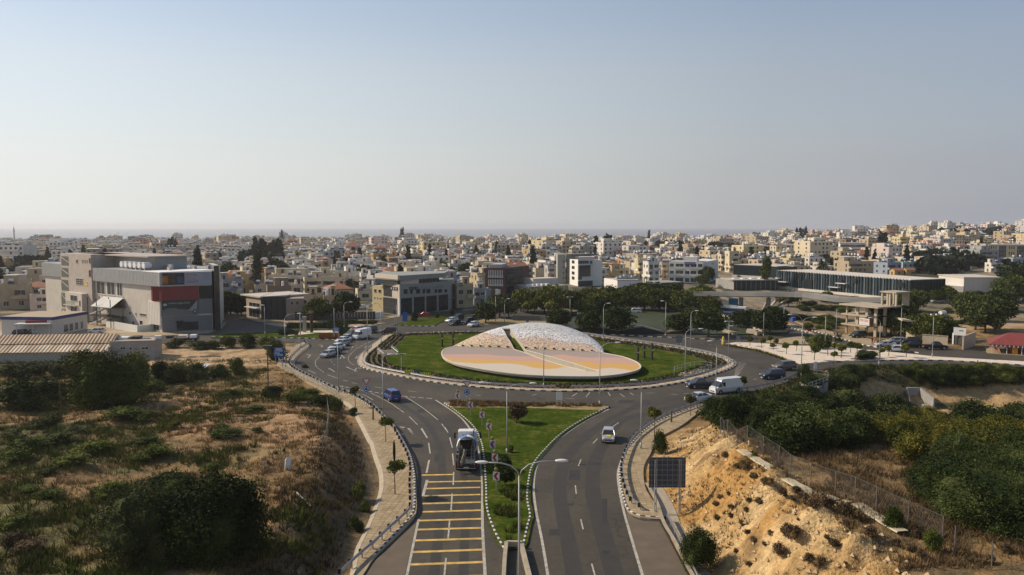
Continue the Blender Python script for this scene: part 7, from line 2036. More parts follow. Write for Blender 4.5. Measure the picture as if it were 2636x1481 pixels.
def wood_pole(z,foot,top,lab,r=.12,cross=True):
 g=Gt(z(*foot));h=ZR(z(*top),g[1])-g[2]
 o=empty('utility_pole',g,0,lab,'pole');mb=MB();mb.cyl((0,0,-.3),(0,0,h),r,r*.7,7);part('pole',mb,M_WOOD,o)
 if cross:mb=MB();mb.box(-.8,.8,-.06,.06,h-.15,h);part('crossarm',mb,M_GALVP,o);
 return o
wood_pole(M_,(215,845),(190,378),'dark timber utility pole in the scrub left of the blue sign');wood_pole(L_,(360,530),(330,305),'leaning dark pole standing in the reeds on the left',.1,False)
wood_pole(P_,(2045,612),(2045,545),'short black post beside the right road',.16,False);wood_pole(O_,(545,1245),(543,1095),'black bollard post on the right pavement',.14,False);wood_pole(M_,(1365,1215),(1362,1070),'dark square post on the left pavement between two young trees',.14,False)
wood_pole(S_,(2285,480),(2290,262),'thin pale pole standing in the yellow-green orchard',.08,False)
# ------------------------------------------------------------------ signs
M_SB=mat('sign_blue',(.02,.11,.36),rough=.4,var=.05);M_SR=mat('sign_red',(.42,.02,.03),rough=.4,var=.05);M_SW=mat('sign_white',(.70,.70,.68),rough=.4,var=.04)
M_SBACK=mat('sign_back_grey',(.16,.17,.18),rough=.5,var=.1);M_SY=mat('sign_yellow',(.62,.66,.05),rough=.4,var=.05);M_BROWN=mat('sign_brown',(.25,.07,.03))
def disc(mb,c,r,y,n=24,mi=0,r0=0.0):
 if r0:
  vs=[(c[0]+q*cos(2*pi*k/n),y,c[1]+q*sin(2*pi*k/n))for k in range(n)for q in(r,r0)]
  mb.add(vs,[(2*k,2*((k+1)%n),2*((k+1)%n)+1,2*k+1)for k in range(n)],mi)
 else:mb.add([(c[0]+r*cos(2*pi*k/n),y,c[1]+r*sin(2*pi*k/n))for k in range(n)],[tuple(range(n))],mi)
def sign_post(foot,h,label,rz=0.0,zf=None,name='road_sign'):
 g=G(foot,.14);r=empty(name,(g[0],g[1],.14),rz,label,'road sign')
 return r,g[1]
def yield_sign(foot,label):
 r,y=sign_post(foot,0,label);s=1.0
 mb=MB();mb.cyl((0,.05,-.2),(0,.05,4.0),.045,n=6);part('post',mb,M_GALVP,r)
 mb=MB();t=.62;zc=4.0
 tri=lambda k,yy,mi:mb.add([(-t*k,yy,zc+.36*k),(0,yy,zc-.72*k),(t*k,yy,zc+.36*k)],[(0,1,2)],mi)
 mb.add([(-t,0,zc+.36),(0,0,zc-.72),(t,0,zc+.36),(-t,.04,zc+.36),(0,.04,zc-.72),(t,.04,zc+.36)],[(0,1,2),(5,4,3),(0,3,4,1),(1,4,5,2),(2,5,3,0)],0)
 tri(.68,-.004,1);part('yield_triangle',mb,[M_SR,M_SW],r)
 mb=MB();disc(mb,(0,2.72),.52,0.0);disc(mb,(0,2.72),.48,-.003,mi=1);disc(mb,(0,2.72),.52,.03)
 for k in range(3):
  a0=2*pi*k/3
  arc=[(.30,a0+.25*j*1.0)for j in range(6)]
  vs=[(q*cos(a),-.006,2.72+q*sin(a))for(rr,a)in arc for q in(.24,.34)]
  mb.add(vs,[(2*j,2*j+2,2*j+3,2*j+1)for j in range(5)],2)
  a=a0-.25;mb.add([(.16*cos(a0),-.007,2.72+.16*sin(a0)),(.42*cos(a0),-.007,2.72+.42*sin(a0)),(.30*cos(a0-.5),-.007,2.72+.30*sin(a0-.5))],[(0,1,2)],2)
 part('roundabout_disc',mb,[M_SW,M_SB,M_SW],r)
yield_sign(M_(1293,1050),'give-way triangle over blue roundabout disc, on the left pavement');yield_sign(N_(436,1085),'give-way triangle over blue roundabout disc, on the front lawn tip')
def chevron(foot,label,k=1.0):
 r,y=sign_post(foot,0,label,rz=-.25);mb=MB();mb.cyl((0,.04,-.2),(0,.04,2.1),.035,n=5);part('post',mb,M_GALVP,r)
 mb=MB();mb.box(-.36,.36,0,.03,1.15,2.05,0)
 mb.add([(.28,-.004,2.0),(.0,-.004,2.0),(-.28,-.004,1.6),(.0,-.004,1.2),(.28,-.004,1.2),(.02,-.004,1.6)],[(0,5,2,1),(5,4,3,2)],1);part('chevron_board',mb,[M_SW,M_SR],r)
 mb=MB();mb.ball((0,.02,2.32),.22,.1,.22,10,6);part('beacon',mb,mat('amber_beacon',(.28,.22,.05)),r)
for i,(p,l)in enumerate([(N_(332,1045),'first, at the lawn tip'),(N_(475,1150),'second'),(N_(600,1265),'third'),(N_(675,1400),'fourth'),(Q_(2310,285),'fifth'),(Q_(2333,420),'sixth, beside two round bushes'),(Q_(2345,605),'nearest, by the round bush')]):
 chevron(p,'red-and-white chevron board on the front lawn edge, %s'%l)
def board(z,x0,y0,x1,y1,yfoot,label,m=M_SB,lines=None,legs=2,name='direction_sign',back=False,cat='road sign',tilt=0.0,legm=None,zf=None):
 g=G(z((x0+x1)/2,yfoot),zf or 0.0);y=g[1]
 a=at_depth(z(x0,y0),y);b=at_depth(z(x1,y1),y);w=abs(b[0]-a[0]);z1,z0=a[2],b[2];cx_=(a[0]+b[0])/2;zb_=zf or 0.0
 r=empty(name,(cx_,y,zb_),0,label,cat)
 mb=MB();mb.box(-w/2,w/2,0,.06,z0-zb_,z1-zb_);part('board',mb,m,r)
 if lines:
  mb=MB()
  for(fx0,fx1,fz0,fz1)in lines:mb.box(-w/2+w*fx0,-w/2+w*fx1,-.012,0.0,z0-zb_+(z1-z0)*fz0,z0-zb_+(z1-z0)*fz1)
  part('white_legend',mb,M_SW,r)
 for k in range(legs):
  lx=0 if legs==1 else(-w*.34 if k==0 else w*.34)
  mb=MB();mb.cyl((lx,.12,-.2),(lx,.12,z1-zb_ if back else z0-zb_+.3),.06,n=6);part('leg',mb,legm or M_GALVP,r)
 return r,w,z0-zb_,z1-zb_
LN=[(.2,.85,.78,.88),(.25,.9,.6,.68),(.15,.6,.38,.46),(.3,.9,.2,.28),(.1,.14,.15,.7),(.1,.3,.66,.7)]
board(M_,275,402,385,512,640,'big blue direction sign beside the left bend',lines=LN)
board(B_,1155,1030,1225,1070,1145,'wide blue direction sign on the left splitter island',lines=[(.1,.9,.6,.75),(.2,.8,.25,.4)])
board(B_,1858,875,1908,965,1012,'tall plain blue sign in front of the grey corner office',legs=1);board(B_,822,935,842,968,1100,'narrow pale blue sign on a lamp pole',m=mat('sign_pale_blue',(.2,.4,.6)),legs=1)
board(D_,1085,868,1195,985,1010,'large bright blue sign in front of the bridge',m=mat('sign_cyan',(.02,.20,.36)),lines=[(.0,.5,.38,.42)]);board(D_,1325,995,1362,1052,1090,'brown tourist sign by the side road',m=M_BROWN)
board(D_,458,1305,532,1392,1435,'grey sign back behind the island guardrail',m=M_SBACK,back=True);board(D_,1180,1310,1222,1372,1410,'smaller grey sign back at the kerb right of the park',m=M_SBACK,back=True)
board(N_,1412,898,1480,978,1060,'white double sign board on thin legs on the dry strip',m=M_SW,lines=None);board(N_,1788,285,1852,325,345,'small cream sign behind the right shoulder of the monument',m=M_CONC)
board(P_,185,190,212,225,262,'round red-rimmed sign by the far kerb',m=M_SR,legs=1);board(P_,255,560,285,640,660,'pale sign plate at the start of the right road',m=M_SW,legs=1)
board(C_,915,945,940,975,1000,'small turquoise sign behind the monument',m=mat('sign_cyan',(.02,.20,.36)),legs=1)
r_,w_,z0_,z1_=board(R_,1546,452,1852,707,905,'back of a large dark advertising board on two steel legs beside the right pavement',m=mat('dark_board_back',(.050,.065,.085),var=.15,scale=.8),name='billboard',back=True,cat='billboard',zf=.15)
for k in range(6):mb=MB();mb.box(-w_/2+.02,w_/2-.02,-.03,-.002,z0_+(z1_-z0_)*(k+.5)/6-.04,z0_+(z1_-z0_)*(k+.5)/6+.04);part('crossbar',mb,M_SBACK,r_)
for k in range(7):mb=MB();mb.box(-w_/2+w_*(k+.5)/7-.03,-w_/2+w_*(k+.5)/7+.03,-.055,-.031,z0_,z1_);part('batten',mb,M_SBACK,r_)
for lx in(-w_*.32,w_*.34):
 for dx in(-.09,.09):mb=MB();mb.cyl((lx+dx,-.16,-.3),(lx+dx,-.16,z1_-.2),.035,n=5);part('leg',mb,M_GALVP,r_)
 mb=MB()
 for k in range(26):zz=k*z1_/26;mb.cyl((lx-.09,-.16,zz),(lx+.09,-.16,zz+z1_/26),.014,n=3,caps=False)
 part('leg_lacing',mb,M_GALVP,r_)
for(x0,y0,x1,y1,lab)in((1710,650,1806,690,'left'),(1880,680,1996,715,'right')):
 r,w,z0,z1=board(M_,x0,y0,x1,y1,725 if lab=='left' else 745,'yellow and black arrow board on the island front, %s one'%lab,m=M_SY,name='arrow_board')
 mb=MB();n_=5
 for k in range(n_):
  cx_=-w/2+w*(k+.5)/n_;h_=(z1-z0)*.42;zc=(z0+z1)/2;q=w/n_*.28
  mb.add([(cx_+q,-.012,zc+h_),(cx_-q*.2,-.012,zc+h_),(cx_-q*1.3,-.012,zc),(cx_-q*.2,-.012,zc-h_),(cx_+q,-.012,zc-h_),(cx_-q*.1,-.012,zc)],[(0,5,2,1),(5,4,3,2)])
 part('black_chevrons',mb,M_BLACK,r)
r,w,z0,z1=board(M_,1818,660,1856,712,735,'blue disc sign between the two yellow arrow boards',m=M_SB,legs=1);mb=MB();mb.box(-w*.35,w*.35,-.02,-.001,(z0+z1)/2-.08,(z0+z1)/2+.08);part('white_arrow',mb,M_SW,r)
g=G(O_(1115,375));r=empty('yellow_bollard',(g[0],g[1],.13),0,'yellow bollard at the tip of the gravel island','bollard');mb=MB();mb.cyl((0,0,0),(0,0,1.5),.42,.30,10);mb.cyl((0,0,1.5),(0,0,1.9),.30,.1,10);part('body',mb,mat('bollard_yellow',(.62,.42,.03)),r)
mb=MB();mb.cyl((0,0,.7),(0,0,.95),.375,n=10);part('white_band',mb,M_SW,r)
for x,y,lab in((1765,1120,'left'),(1850,1140,'right')):
 g=G(D_(x,y));r=empty('recycling_bin',(g[0],g[1],0),.3,'blue recycling container by the side road, %s one'%lab,'bin');mb=MB();mb.box(-.6,.6,-.45,.45,.1,1.1);part('body',mb,mat('bin_blue',(.02,.09,.45)),r)
 mb=MB();mb.add([(-.64,-.5,1.12),(.64,-.5,1.12),(.64,.5,1.28),(-.64,.5,1.28),(-.64,-.5,1.06),(.64,-.5,1.06),(.64,.5,1.2),(-.64,.5,1.2)],[(0,1,2,3),(0,4,5,1),(1,5,6,2),(2,6,7,3),(3,7,4,0)]);part('lid',mb,mat('bin_blue',(.02,.09,.45)),r)
for x,y,lab in((1780,945,'left'),(1800,940,'right')):
 g=G(B_(x,y+150));g=G(B_(x,1000));r=empty('traffic_signal',(g[0],g[1],0),0,'traffic signal in front of the grey corner office, %s one'%lab,'traffic light');mb=MB();mb.cyl((0,0,0),(0,0,3.4),.06,n=6);part('post',mb,M_GALVP,r)
 mb=MB();mb.box(-.22,.22,-.15,.15,3.0,4.1);part('signal_head',mb,M_BLACK,r)
 for k,c in enumerate(((.3,.02,.02),(.35,.2,.02),(.02,.2,.05))):mb=MB();disc(mb,(0,3.9-.35*k),.12,-.16);part('lens',mb,mat('lens_%s'%('red','amber','green')[k],c,rough=.2),r)
for i,(x,y0,y1,lab)in enumerate([(162,245,402,'far left, nearer one'),(283,255,397,'far left, beside the shell'),(2305,405,552,'left of three on the right'),(2375,380,530,'middle of three on the right'),(2460,365,546,'right of three on the right')]):
 g=G(N_(x,y1));h=ZR(N_(x,y0),g[1]);r=empty('carved_post',(g[0],g[1],.17),R.random(),'dark upright timber post on the roundabout lawn, '+lab,'post');mb=MB();k=0
 for a in range(6):mb.box(-.2+.03*(a%2),.2-.03*(a%2),-.2+.03*(a%2),.2-.03*(a%2),h*a/6,h*(a+1)/6-.03)
 part('shaft',mb,mat('dark_timber',(.035,.03,.022),var=.3),r);mb=MB();mb.box(-.14,.14,-.24,-.2,h*.55,h*.62);part('plate',mb,M_SW,r)
g0=G(M_(1420,470));
def stair(z,a,b,label,w=3.0,n=9,depth=-1.4):
 A,B=Vector(G(z(*a))),Vector(G(z(*b)));d=(B-A).normalized();nn=Vector((-d.y,d.x));L=(B-A).length
 r=empty('steps',(A.x,A.y,.17),0,label,'steps')
 for k in range(n):
  mb=MB();q=[A+d*(L*k/n)-nn*w/2,A+d*(L*(k+1)/n)-nn*w/2,A+d*(L*(k+1)/n)+nn*w/2,A+d*(L*k/n)+nn*w/2]
  mb.prism([tuple(p)for p in q],.1,.2+.16*(n-k)*.5);mb.build('tread',M_CONC,r)
 for s_ in(-1,1):
  mb=MB()
  p=[(*(A+d*(L*k/n)+nn*s_*w/2),.2+.08*(n-k)+1.0)for k in range(n+1)]
  mb.tube(p,.04,5);mb.tube([(a_,b_,c_-.45)for a_,b_,c_ in p],.03,4)
  for q in p:mb.cyl((q[0],q[1],.15),q,.03,n=4)
  mb.build('railing',M_GALV,r)
 return r
stair(M_,(1490,478),(1560,500),'concrete steps with grey railings at the left of the island',w=3.4)
tube_rail(gpts(pts(O_,575,735,580,680,830,620,985,635,980,662,790,722)),'pale railing round the stair ramp at the right of the island',h=1.1,step=1.6,m=M_GALV)
sheet('ramp_floor',gpts(pts(O_,600,725,640,690,840,655,975,655,960,680,760,735)),.22,M_CONC)
tube_rail(gpts(pts(O_,2045,715,2262,740,2262,795,2050,870)),'railing round the square viewing platform on the right',h=1.1,step=1.5,m=M_GALV,z0=0.1)
vp=empty('viewing_platform',(*G(O_(2150,800)),0),0,'square concrete lookout platform above the valley bushes','platform');mb=MB();mb.prism(list(reversed(gpts(pts(O_,1950,790,2045,725,2265,748,2265,800,2150,850,1990,830)))),-4.5,.08);mb.build('platform_block',M_CONCG,vp)
mb=MB();mb.prism(list(reversed(gpts(pts(O_,2060,760,2230,775,2150,835,2040,815)))),.085,.13);mb.build('paved_floor',M_CONC,vp)
c0=Gt(P_(1420,1060));cx_,cy_,cz_=c0[0],c0[1],c0[2]
cv=empty('culvert',(cx_,cy_,cz_),0,'concrete culvert mouth with a round pipe and splayed wing walls in the valley','culvert')
yb=cy_+3.0
zc1=ZR(P_(1350,845),yb)
def vq(name,ps,m):mb=MB();mb.add(ps,[tuple(range(len(ps)))]);return mb.build(name,m,cv)
xa=at_depth(P_(1275,900),yb)[0];xb=at_depth(P_(1410,900),yb)[0];xc=at_depth(P_(1530,900),cy_-1)[0]
mb=MB();mb.box(xa,xb,yb,yb+.5,cz_-1.5,zc1);mb.build('head_wall',M_CONCG,cv)
mb=MB();mb.add([(xb,yb,cz_-1.5),(xc,cy_-2.2,cz_-1.5),(xc,cy_-2.2,zc1-1.0),(xb,yb,zc1),(xb+.4,yb+.2,cz_-1.5),(xc+.4,cy_-2.0,cz_-1.5),(xc+.4,cy_-2.0,zc1-1.0),(xb+.4,yb+.2,zc1)],[(0,1,2,3),(7,6,5,4),(3,2,6,7),(1,5,6,2),(0,3,7,4)]);mb.build('wing_wall',M_CONCG,cv)
mb=MB();mb.add([(xa,yb,cz_-1.5),(xa,yb,zc1),(xa-1.6,cy_-1.5,zc1-1.5),(xa-1.6,cy_-1.5,cz_-1.5)],[(0,1,2,3),(3,2,1,0)]);mb.build('wing_wall',M_CONCG,cv)
zp_=ZR(P_(1345,965),yb);mb=MB();disc(mb,((xa+xb)/2,zp_),(xb-xa)*.28,yb-.02,24);mb.build('pipe_mouth',M_BLACK,cv)
mb=MB();disc(mb,((xa+xb)/2,zp_),(xb-xa)*.32,yb-.04,24,r0=(xb-xa)*.27);mb.build('pipe_ring',M_CONC,cv)
fa=[Gt(P_(*q))for q in((1285,1045),(1520,1050),(1610,1170),(1330,1180))];mb=MB();mb.add([(p[0],p[1],p[2]+.25)for p in fa],[(3,2,1,0)]);mb.build('apron',M_CONCG,cv)
pw=empty('planter_wall',(*G(R_(350,1160)),0),0,'low concrete planter wall at the foot of the front lawn','wall')
for seg in(((340,1160),(325,1290),(300,1800)),((340,1158),(475,1162)),((470,1180),(540,1460),(640,1850))):
 ln=gpts([R_(*q)for q in seg],.6)
 swept(pw,'wall_run',resample(ln,1),[0]*(len(resample(ln,1))),[(-.16,-.1),(-.16,.62),(.16,.62),(.16,-.1)],M_CONC)
for seg in(((230,410),(420,520),(600,650),(740,720),(870,790)),((910,800),(1020,840)),((1050,860),(1120,885)),((1190,905),(1400,1035),(1570,1130))):
 P3=[G(S_(*q),5.3)for q in seg];ln=resample([(p[0],p[1])for p in P3],.8);w=.5;zr_=[tz(*p)for p in ln];A9=np.polyfit(range(len(zr_)),zr_,1);zr_=[.35*q+.65*float(np.polyval(A9,i))+.15 for i,q in enumerate(np.convolve(np.pad(zr_,4,'edge'),np.ones(9)/9,'valid'))]
 nm=normals2(ln);mb=MB();n_=len(ln)
 cs=[(-w,-.05),(-w*.9,.06),(w*.9,.06),(w,-.05)]
 mb.add([(p[0]+q[0]*a,p[1]+q[1]*a,zr_[i]+b+.03*sin(i*2.1))for i,(p,q)in enumerate(zip(ln,nm))for a,b in cs],[(i*4+j,i*4+j+1,(i+1)*4+j+1,(i+1)*4+j)for i in range(n_-1)for j in range(3)])
 tag(mb.build('concrete_strip',mat('pale_poured_concrete',(.46,.40,.27),var=.12,scale=2,bump=.03)),kind='structure')
g=Gt(Q_(370,405));mb=MB();mb.ball((g[0],g[1],g[2]+.6),.42,.25,.75,6,4,jit=.7);tag(mb.build('plaster_block',M_FRAMEW),'white rough stone slab propped on the field fence','stone')
a,b=Gt(Q_(455,650)),Gt(Q_(590,772));mb=MB();mb.cyl((a[0],a[1],a[2]+.25),(b[0],b[1],b[2]+.15),.07,n=5);tag(mb.build('fallen_pole',M_FRAMEW),'fallen white pole lying in the scrub on the left','pole')
a,b=Gt(Lx_ if False else L_(1170,255)),Gt(L_(1210,230));mb=MB();mb.add([(a[0],a[1],a[2]+.2),(b[0],a[1]-.3,a[2]+.25),(b[0],b[1],b[2]+1.1),(a[0]+.3,b[1],b[2]+.9)],[(0,1,2,3),(3,2,1,0)]);tag(mb.build('plastic_sheet',M_SW),'scrap of white plastic sheet caught in the bushes','litter')
# ------------------------------------------------------------------ vehicles
def paint(name,c,metal=.35):return mat(name,c,rough=.28,metal=metal,var=.04,scale=1,spec=.6)
M_TYRE2=mat('tyre_rubber',(.02,.02,.02),rough=.8);M_RIM=mat('wheel_rim',(.45,.45,.46),rough=.35,metal=.7);M_HEAD=mat('headlamp_glass',(.75,.76,.78),rough=.15,spec=.8);M_TAIL=mat('tail_lamp_red',(.35,.015,.015),rough=.25)
M_PLATE=mat('number_plate',(.62,.60,.40));M_TRIM=mat('black_trim',(.02,.02,.022),rough=.5)
VT={'hatch':dict(L=4.0,W=1.72,prof=[(2.0,.55),(1.93,.72),(1.0,.92),(-1.85,.98),(-2.0,.75)],cab=(1.05,.35,-1.35,-1.88),zr=1.48,wr=.31,ax=(1.25,-1.25)),'sedan':dict(L=4.5,W=1.78,prof=[(2.25,.52),(2.15,.70),(1.1,.90),(-1.5,.98),(-2.15,.98),(-2.25,.70)],cab=(1.15,.40,-.85,-1.55),zr=1.43,wr=.32,ax=(1.38,-1.32)),'wagon':dict(L=4.5,W=1.78,prof=[(2.25,.52),(2.15,.72),(1.15,.93),(-2.1,1.0),(-2.25,.70)],cab=(1.2,.45,-1.8,-2.15),zr=1.5,wr=.32,ax=(1.38,-1.32)),'suv':dict(L=4.5,W=1.85,prof=[(2.25,.62),(2.18,.88),(1.15,1.06),(-2.1,1.12),(-2.25,.80)],cab=(1.15,.55,-1.85,-2.15),zr=1.78,wr=.38,ax=(1.38,-1.32)),'pickup':dict(L=5.2,W=1.85,prof=[(2.6,.62),(2.5,.9),(1.45,1.05),(-.45,1.08),(-.5,1.02),(-2.5,1.02),(-2.6,.8)],cab=(1.4,.75,-.30,-.62),zr=1.76,wr=.38,ax=(1.65,-1.55)),'van':dict(L=5.8,W=2.0,prof=[(2.9,.6),(2.82,1.0),(2.25,1.25),(-2.85,1.3),(-2.9,.8)],cab=(2.3,1.65,-2.75,-2.88),zr=2.5,wr=.36,ax=(1.95,-1.75),van=True),}
def build_vehicle(kind,pm,name='parked_car'):
 s=VT[kind];W2=s['W']/2;r=empty(name,(0,0,0))
 zb=.26 if kind not in('suv','pickup')else .34
 mb=MB();pr=[]
 P=s['prof']
 for k in range(len(P)-1):
  (xa,za),(xb,zb_)=P[k],P[k+1];n_=max(1,int(abs(xa-xb)/.5))
  for j in range(n_):f_=j/n_;pr.append((xa+(xb-xa)*f_,za+(zb_-za)*f_))
 pr.append(P[-1])
 rows=[]
 for i,(x,z)in enumerate(pr):
  t=min(1,(min(abs(x-P[0][0]),abs(x-P[-1][0]))/.45));nar=.86+.14*t**.6
  w=W2*nar
  rows.append([(x,-w*.90,zb),(x,-w,zb+.16),(x,-w,z-.18),(x,-w*.93,z),(x,-w*.5,z+.03),(x,w*.5,z+.03),(x,w*.93,z),(x,w,z-.18),(x,w,zb+.16),(x,w*.90,zb)])
 k=10
 mb.add([p for row in rows for p in row],[(i*k+j,i*k+j+1,(i+1)*k+j+1,(i+1)*k+j)for i in range(len(rows)-1)for j in range(k-1)]+[(i*k+9,i*k,(i+1)*k,(i+1)*k+9)for i in range(len(rows)-1)]+[tuple(range(k-1,-1,-1)),tuple(range((len(rows)-1)*k,len(rows)*k))])
 o=part('body',mb,pm,r)
 xf,xft,xrt,xr=s['cab'];zr=s['zr']
 def shz(x):
  for(xa,za),(xb,zb_)in zip(P,P[1:]):
   if xb<=x<=xa:return za+(zb_-za)*(xa-x)/max(1e-6,xa-xb)
  return P[-1][1]
 wb,wt=W2*.91,W2*.74
 if s.get('van'):
  wt=W2*.86
  mb=MB();mb.add([(2.0,-W2,1.2),(2.0,W2,1.2),(1.62,wt,zr-.1),(1.62,-wt,zr-.1),(-2.86,-W2,1.2),(-2.86,W2,1.2),(-2.8,wt,zr),(-2.8,-wt,zr),(1.3,wt,zr),(1.3,-wt,zr)],[(0,4,7,9,3),(1,2,8,6,5),(3,9,8,2),(9,7,6,8),(4,5,6,7)]);part('cargo_box',mb,pm,r)
  mb=MB();mb.add([(2.35,-wb,1.26),(2.35,wb,1.26),(1.68,wt*.97,2.05),(1.68,-wt*.97,2.05),(1.6,-W2*1.0,1.26),(1.6,W2*1.0,1.26)],[(0,1,2,3)]);part('windscreen',mb,M_GLASSD,r)
  mb=MB();mb.add([(1.68,-wt*.97,2.05),(1.68,wt*.97,2.05),(1.3,wt,zr),(1.3,-wt,zr)],[(0,1,2,3)]);part('roof_front',mb,pm,r)
  for s_ in(-1,1):
   mb=MB();mb.add([(2.3,s_*(wb+.005),1.27),(1.7,s_*(wt+.05),2.0),(.95,s_*(W2+.01-.0),1.95),(.95,s_*(W2+.012),1.27)],[(0,1,2,3)if s_<0 else(3,2,1,0)]);part('side_window',mb,M_GLASSD,r)
   mb=MB();mb.box(1.85,2.0,s_*(W2+.02),s_*(W2+.28),1.35,1.75);part('mirror',mb,M_TRIM,r)
 else:
  ring=lambda x0,x1,w,z0,z1:[(x0,-w,z0),(x0,w,z0),(x1,w,z1),(x1,-w,z1)]
  B=ring(xf,xr,wb,shz(xf)+.02,shz(xr)+.02);Tp=ring(xft,xrt,wt,zr-.07,zr-.07)
  mb=MB();mb.add(B+Tp,[(1,0,4,5),(2,1,5,6),(3,2,6,7),(0,3,7,4)]);part('windows',mb,M_GLASSD,r)
  mb=MB();T2=[(x*1.0+(.06 if x>0 else-.04),y*1.02,zr-.075)for x,y,z in Tp];T3=[(x*.94,y*.86,zr)for x,y,z in Tp]
  mb.add(T2+T3,[(4,5,6,7)[::-1],(1,0,4,5),(2,1,5,6),(3,2,6,7),(0,3,7,4),(0,1,2,3)]);part('roof',mb,pm,r)
  mb=MB()
  for s_ in(-1,1):
   for(xa,xb)in((xf,xft),(xr,xrt)):mb.cyl((xa,s_*(wb+.005),shz(xa)),(xb,s_*(wt+.012),zr-.07),.045,n=4)
   xm=(xft+xrt)/2-.05;mb.cyl((xm,s_*(wb+.012),shz(xm)),(xm,s_*(wt+.012),zr-.07),.045,n=4)
   if xrt<-1.2:xm=xrt+.55;mb.cyl((xm-.15,s_*(wb+.012),shz(xm)),(xm,s_*(wt+.012),zr-.07),.05,n=4)
  part('pillars',mb,pm,r)
  for s_ in(-1,1):mb=MB();mb.box(xf-.28,xf-.12,s_*(W2-.02),s_*(W2+.16),shz(xf)+.03,shz(xf)+.17);part('mirror',mb,pm,r)
  if kind=='pickup':
   mb=MB();mb.box(-2.45,-.75,-W2*.8,W2*.8,1.05,1.07);part('load_bed',mb,M_TRIM,r)
 for ax in s['ax']:
  for s_ in(-1,1):
   mb=MB();mb.cyl((ax,s_*(W2-.22),s['wr']),(ax,s_*(W2+.015),s['wr']),s['wr'],n=14);w_=part('wheel',mb,M_TYRE2,r)
   mb=MB();mb.cyl((ax,s_*(W2+.015),s['wr']),(ax,s_*(W2+.025),s['wr']),s['wr']*.62,n=10);part('rim',mb,M_RIM,w_)
   mb=MB();mb.add([(ax+(s['wr']+.07)*cos(t),s_*(W2+.006),s['wr']+(s['wr']+.07)*sin(t))for t in[pi*q/10 for q in range(11)]],[tuple(range(11))if s_<0 else tuple(range(10,-1,-1))]);part('wheel_arch',mb,M_TRIM,r)
 xF,xR=P[0][0],P[-1][0];zh=P[1][1]-.02
 for s_ in(-1,1):
  mb=MB();mb.ball((xF-.10,s_*W2*.70,zh-.03),.12,.21,.085,8,5);part('headlight',mb,M_HEAD,r,True)
  mb=MB();hh=.9 if kind in('suv','van','wagon')else .82;mb.box(xR-.015,xR+.08,s_*W2*.62,s_*W2*.84,hh-.12,hh+.12+(.25 if kind in('suv','van')else 0));part('tail_light',mb,M_TAIL,r)
 mb=MB();mb.box(xF-.02,xF+.03,-W2*.45,W2*.45,.42,.56);part('grille',mb,M_TRIM,r)
 mb=MB();mb.box(xF+.0,xF+.045,-.26,.26,.30,.41);part('number_plate',mb,M_SW,r)
 mb=MB();mb.box(xR-.035,xR-.01,-.26,.26,.55,.66);part('number_plate',mb,M_PLATE,r)
 return r
PROTO={}
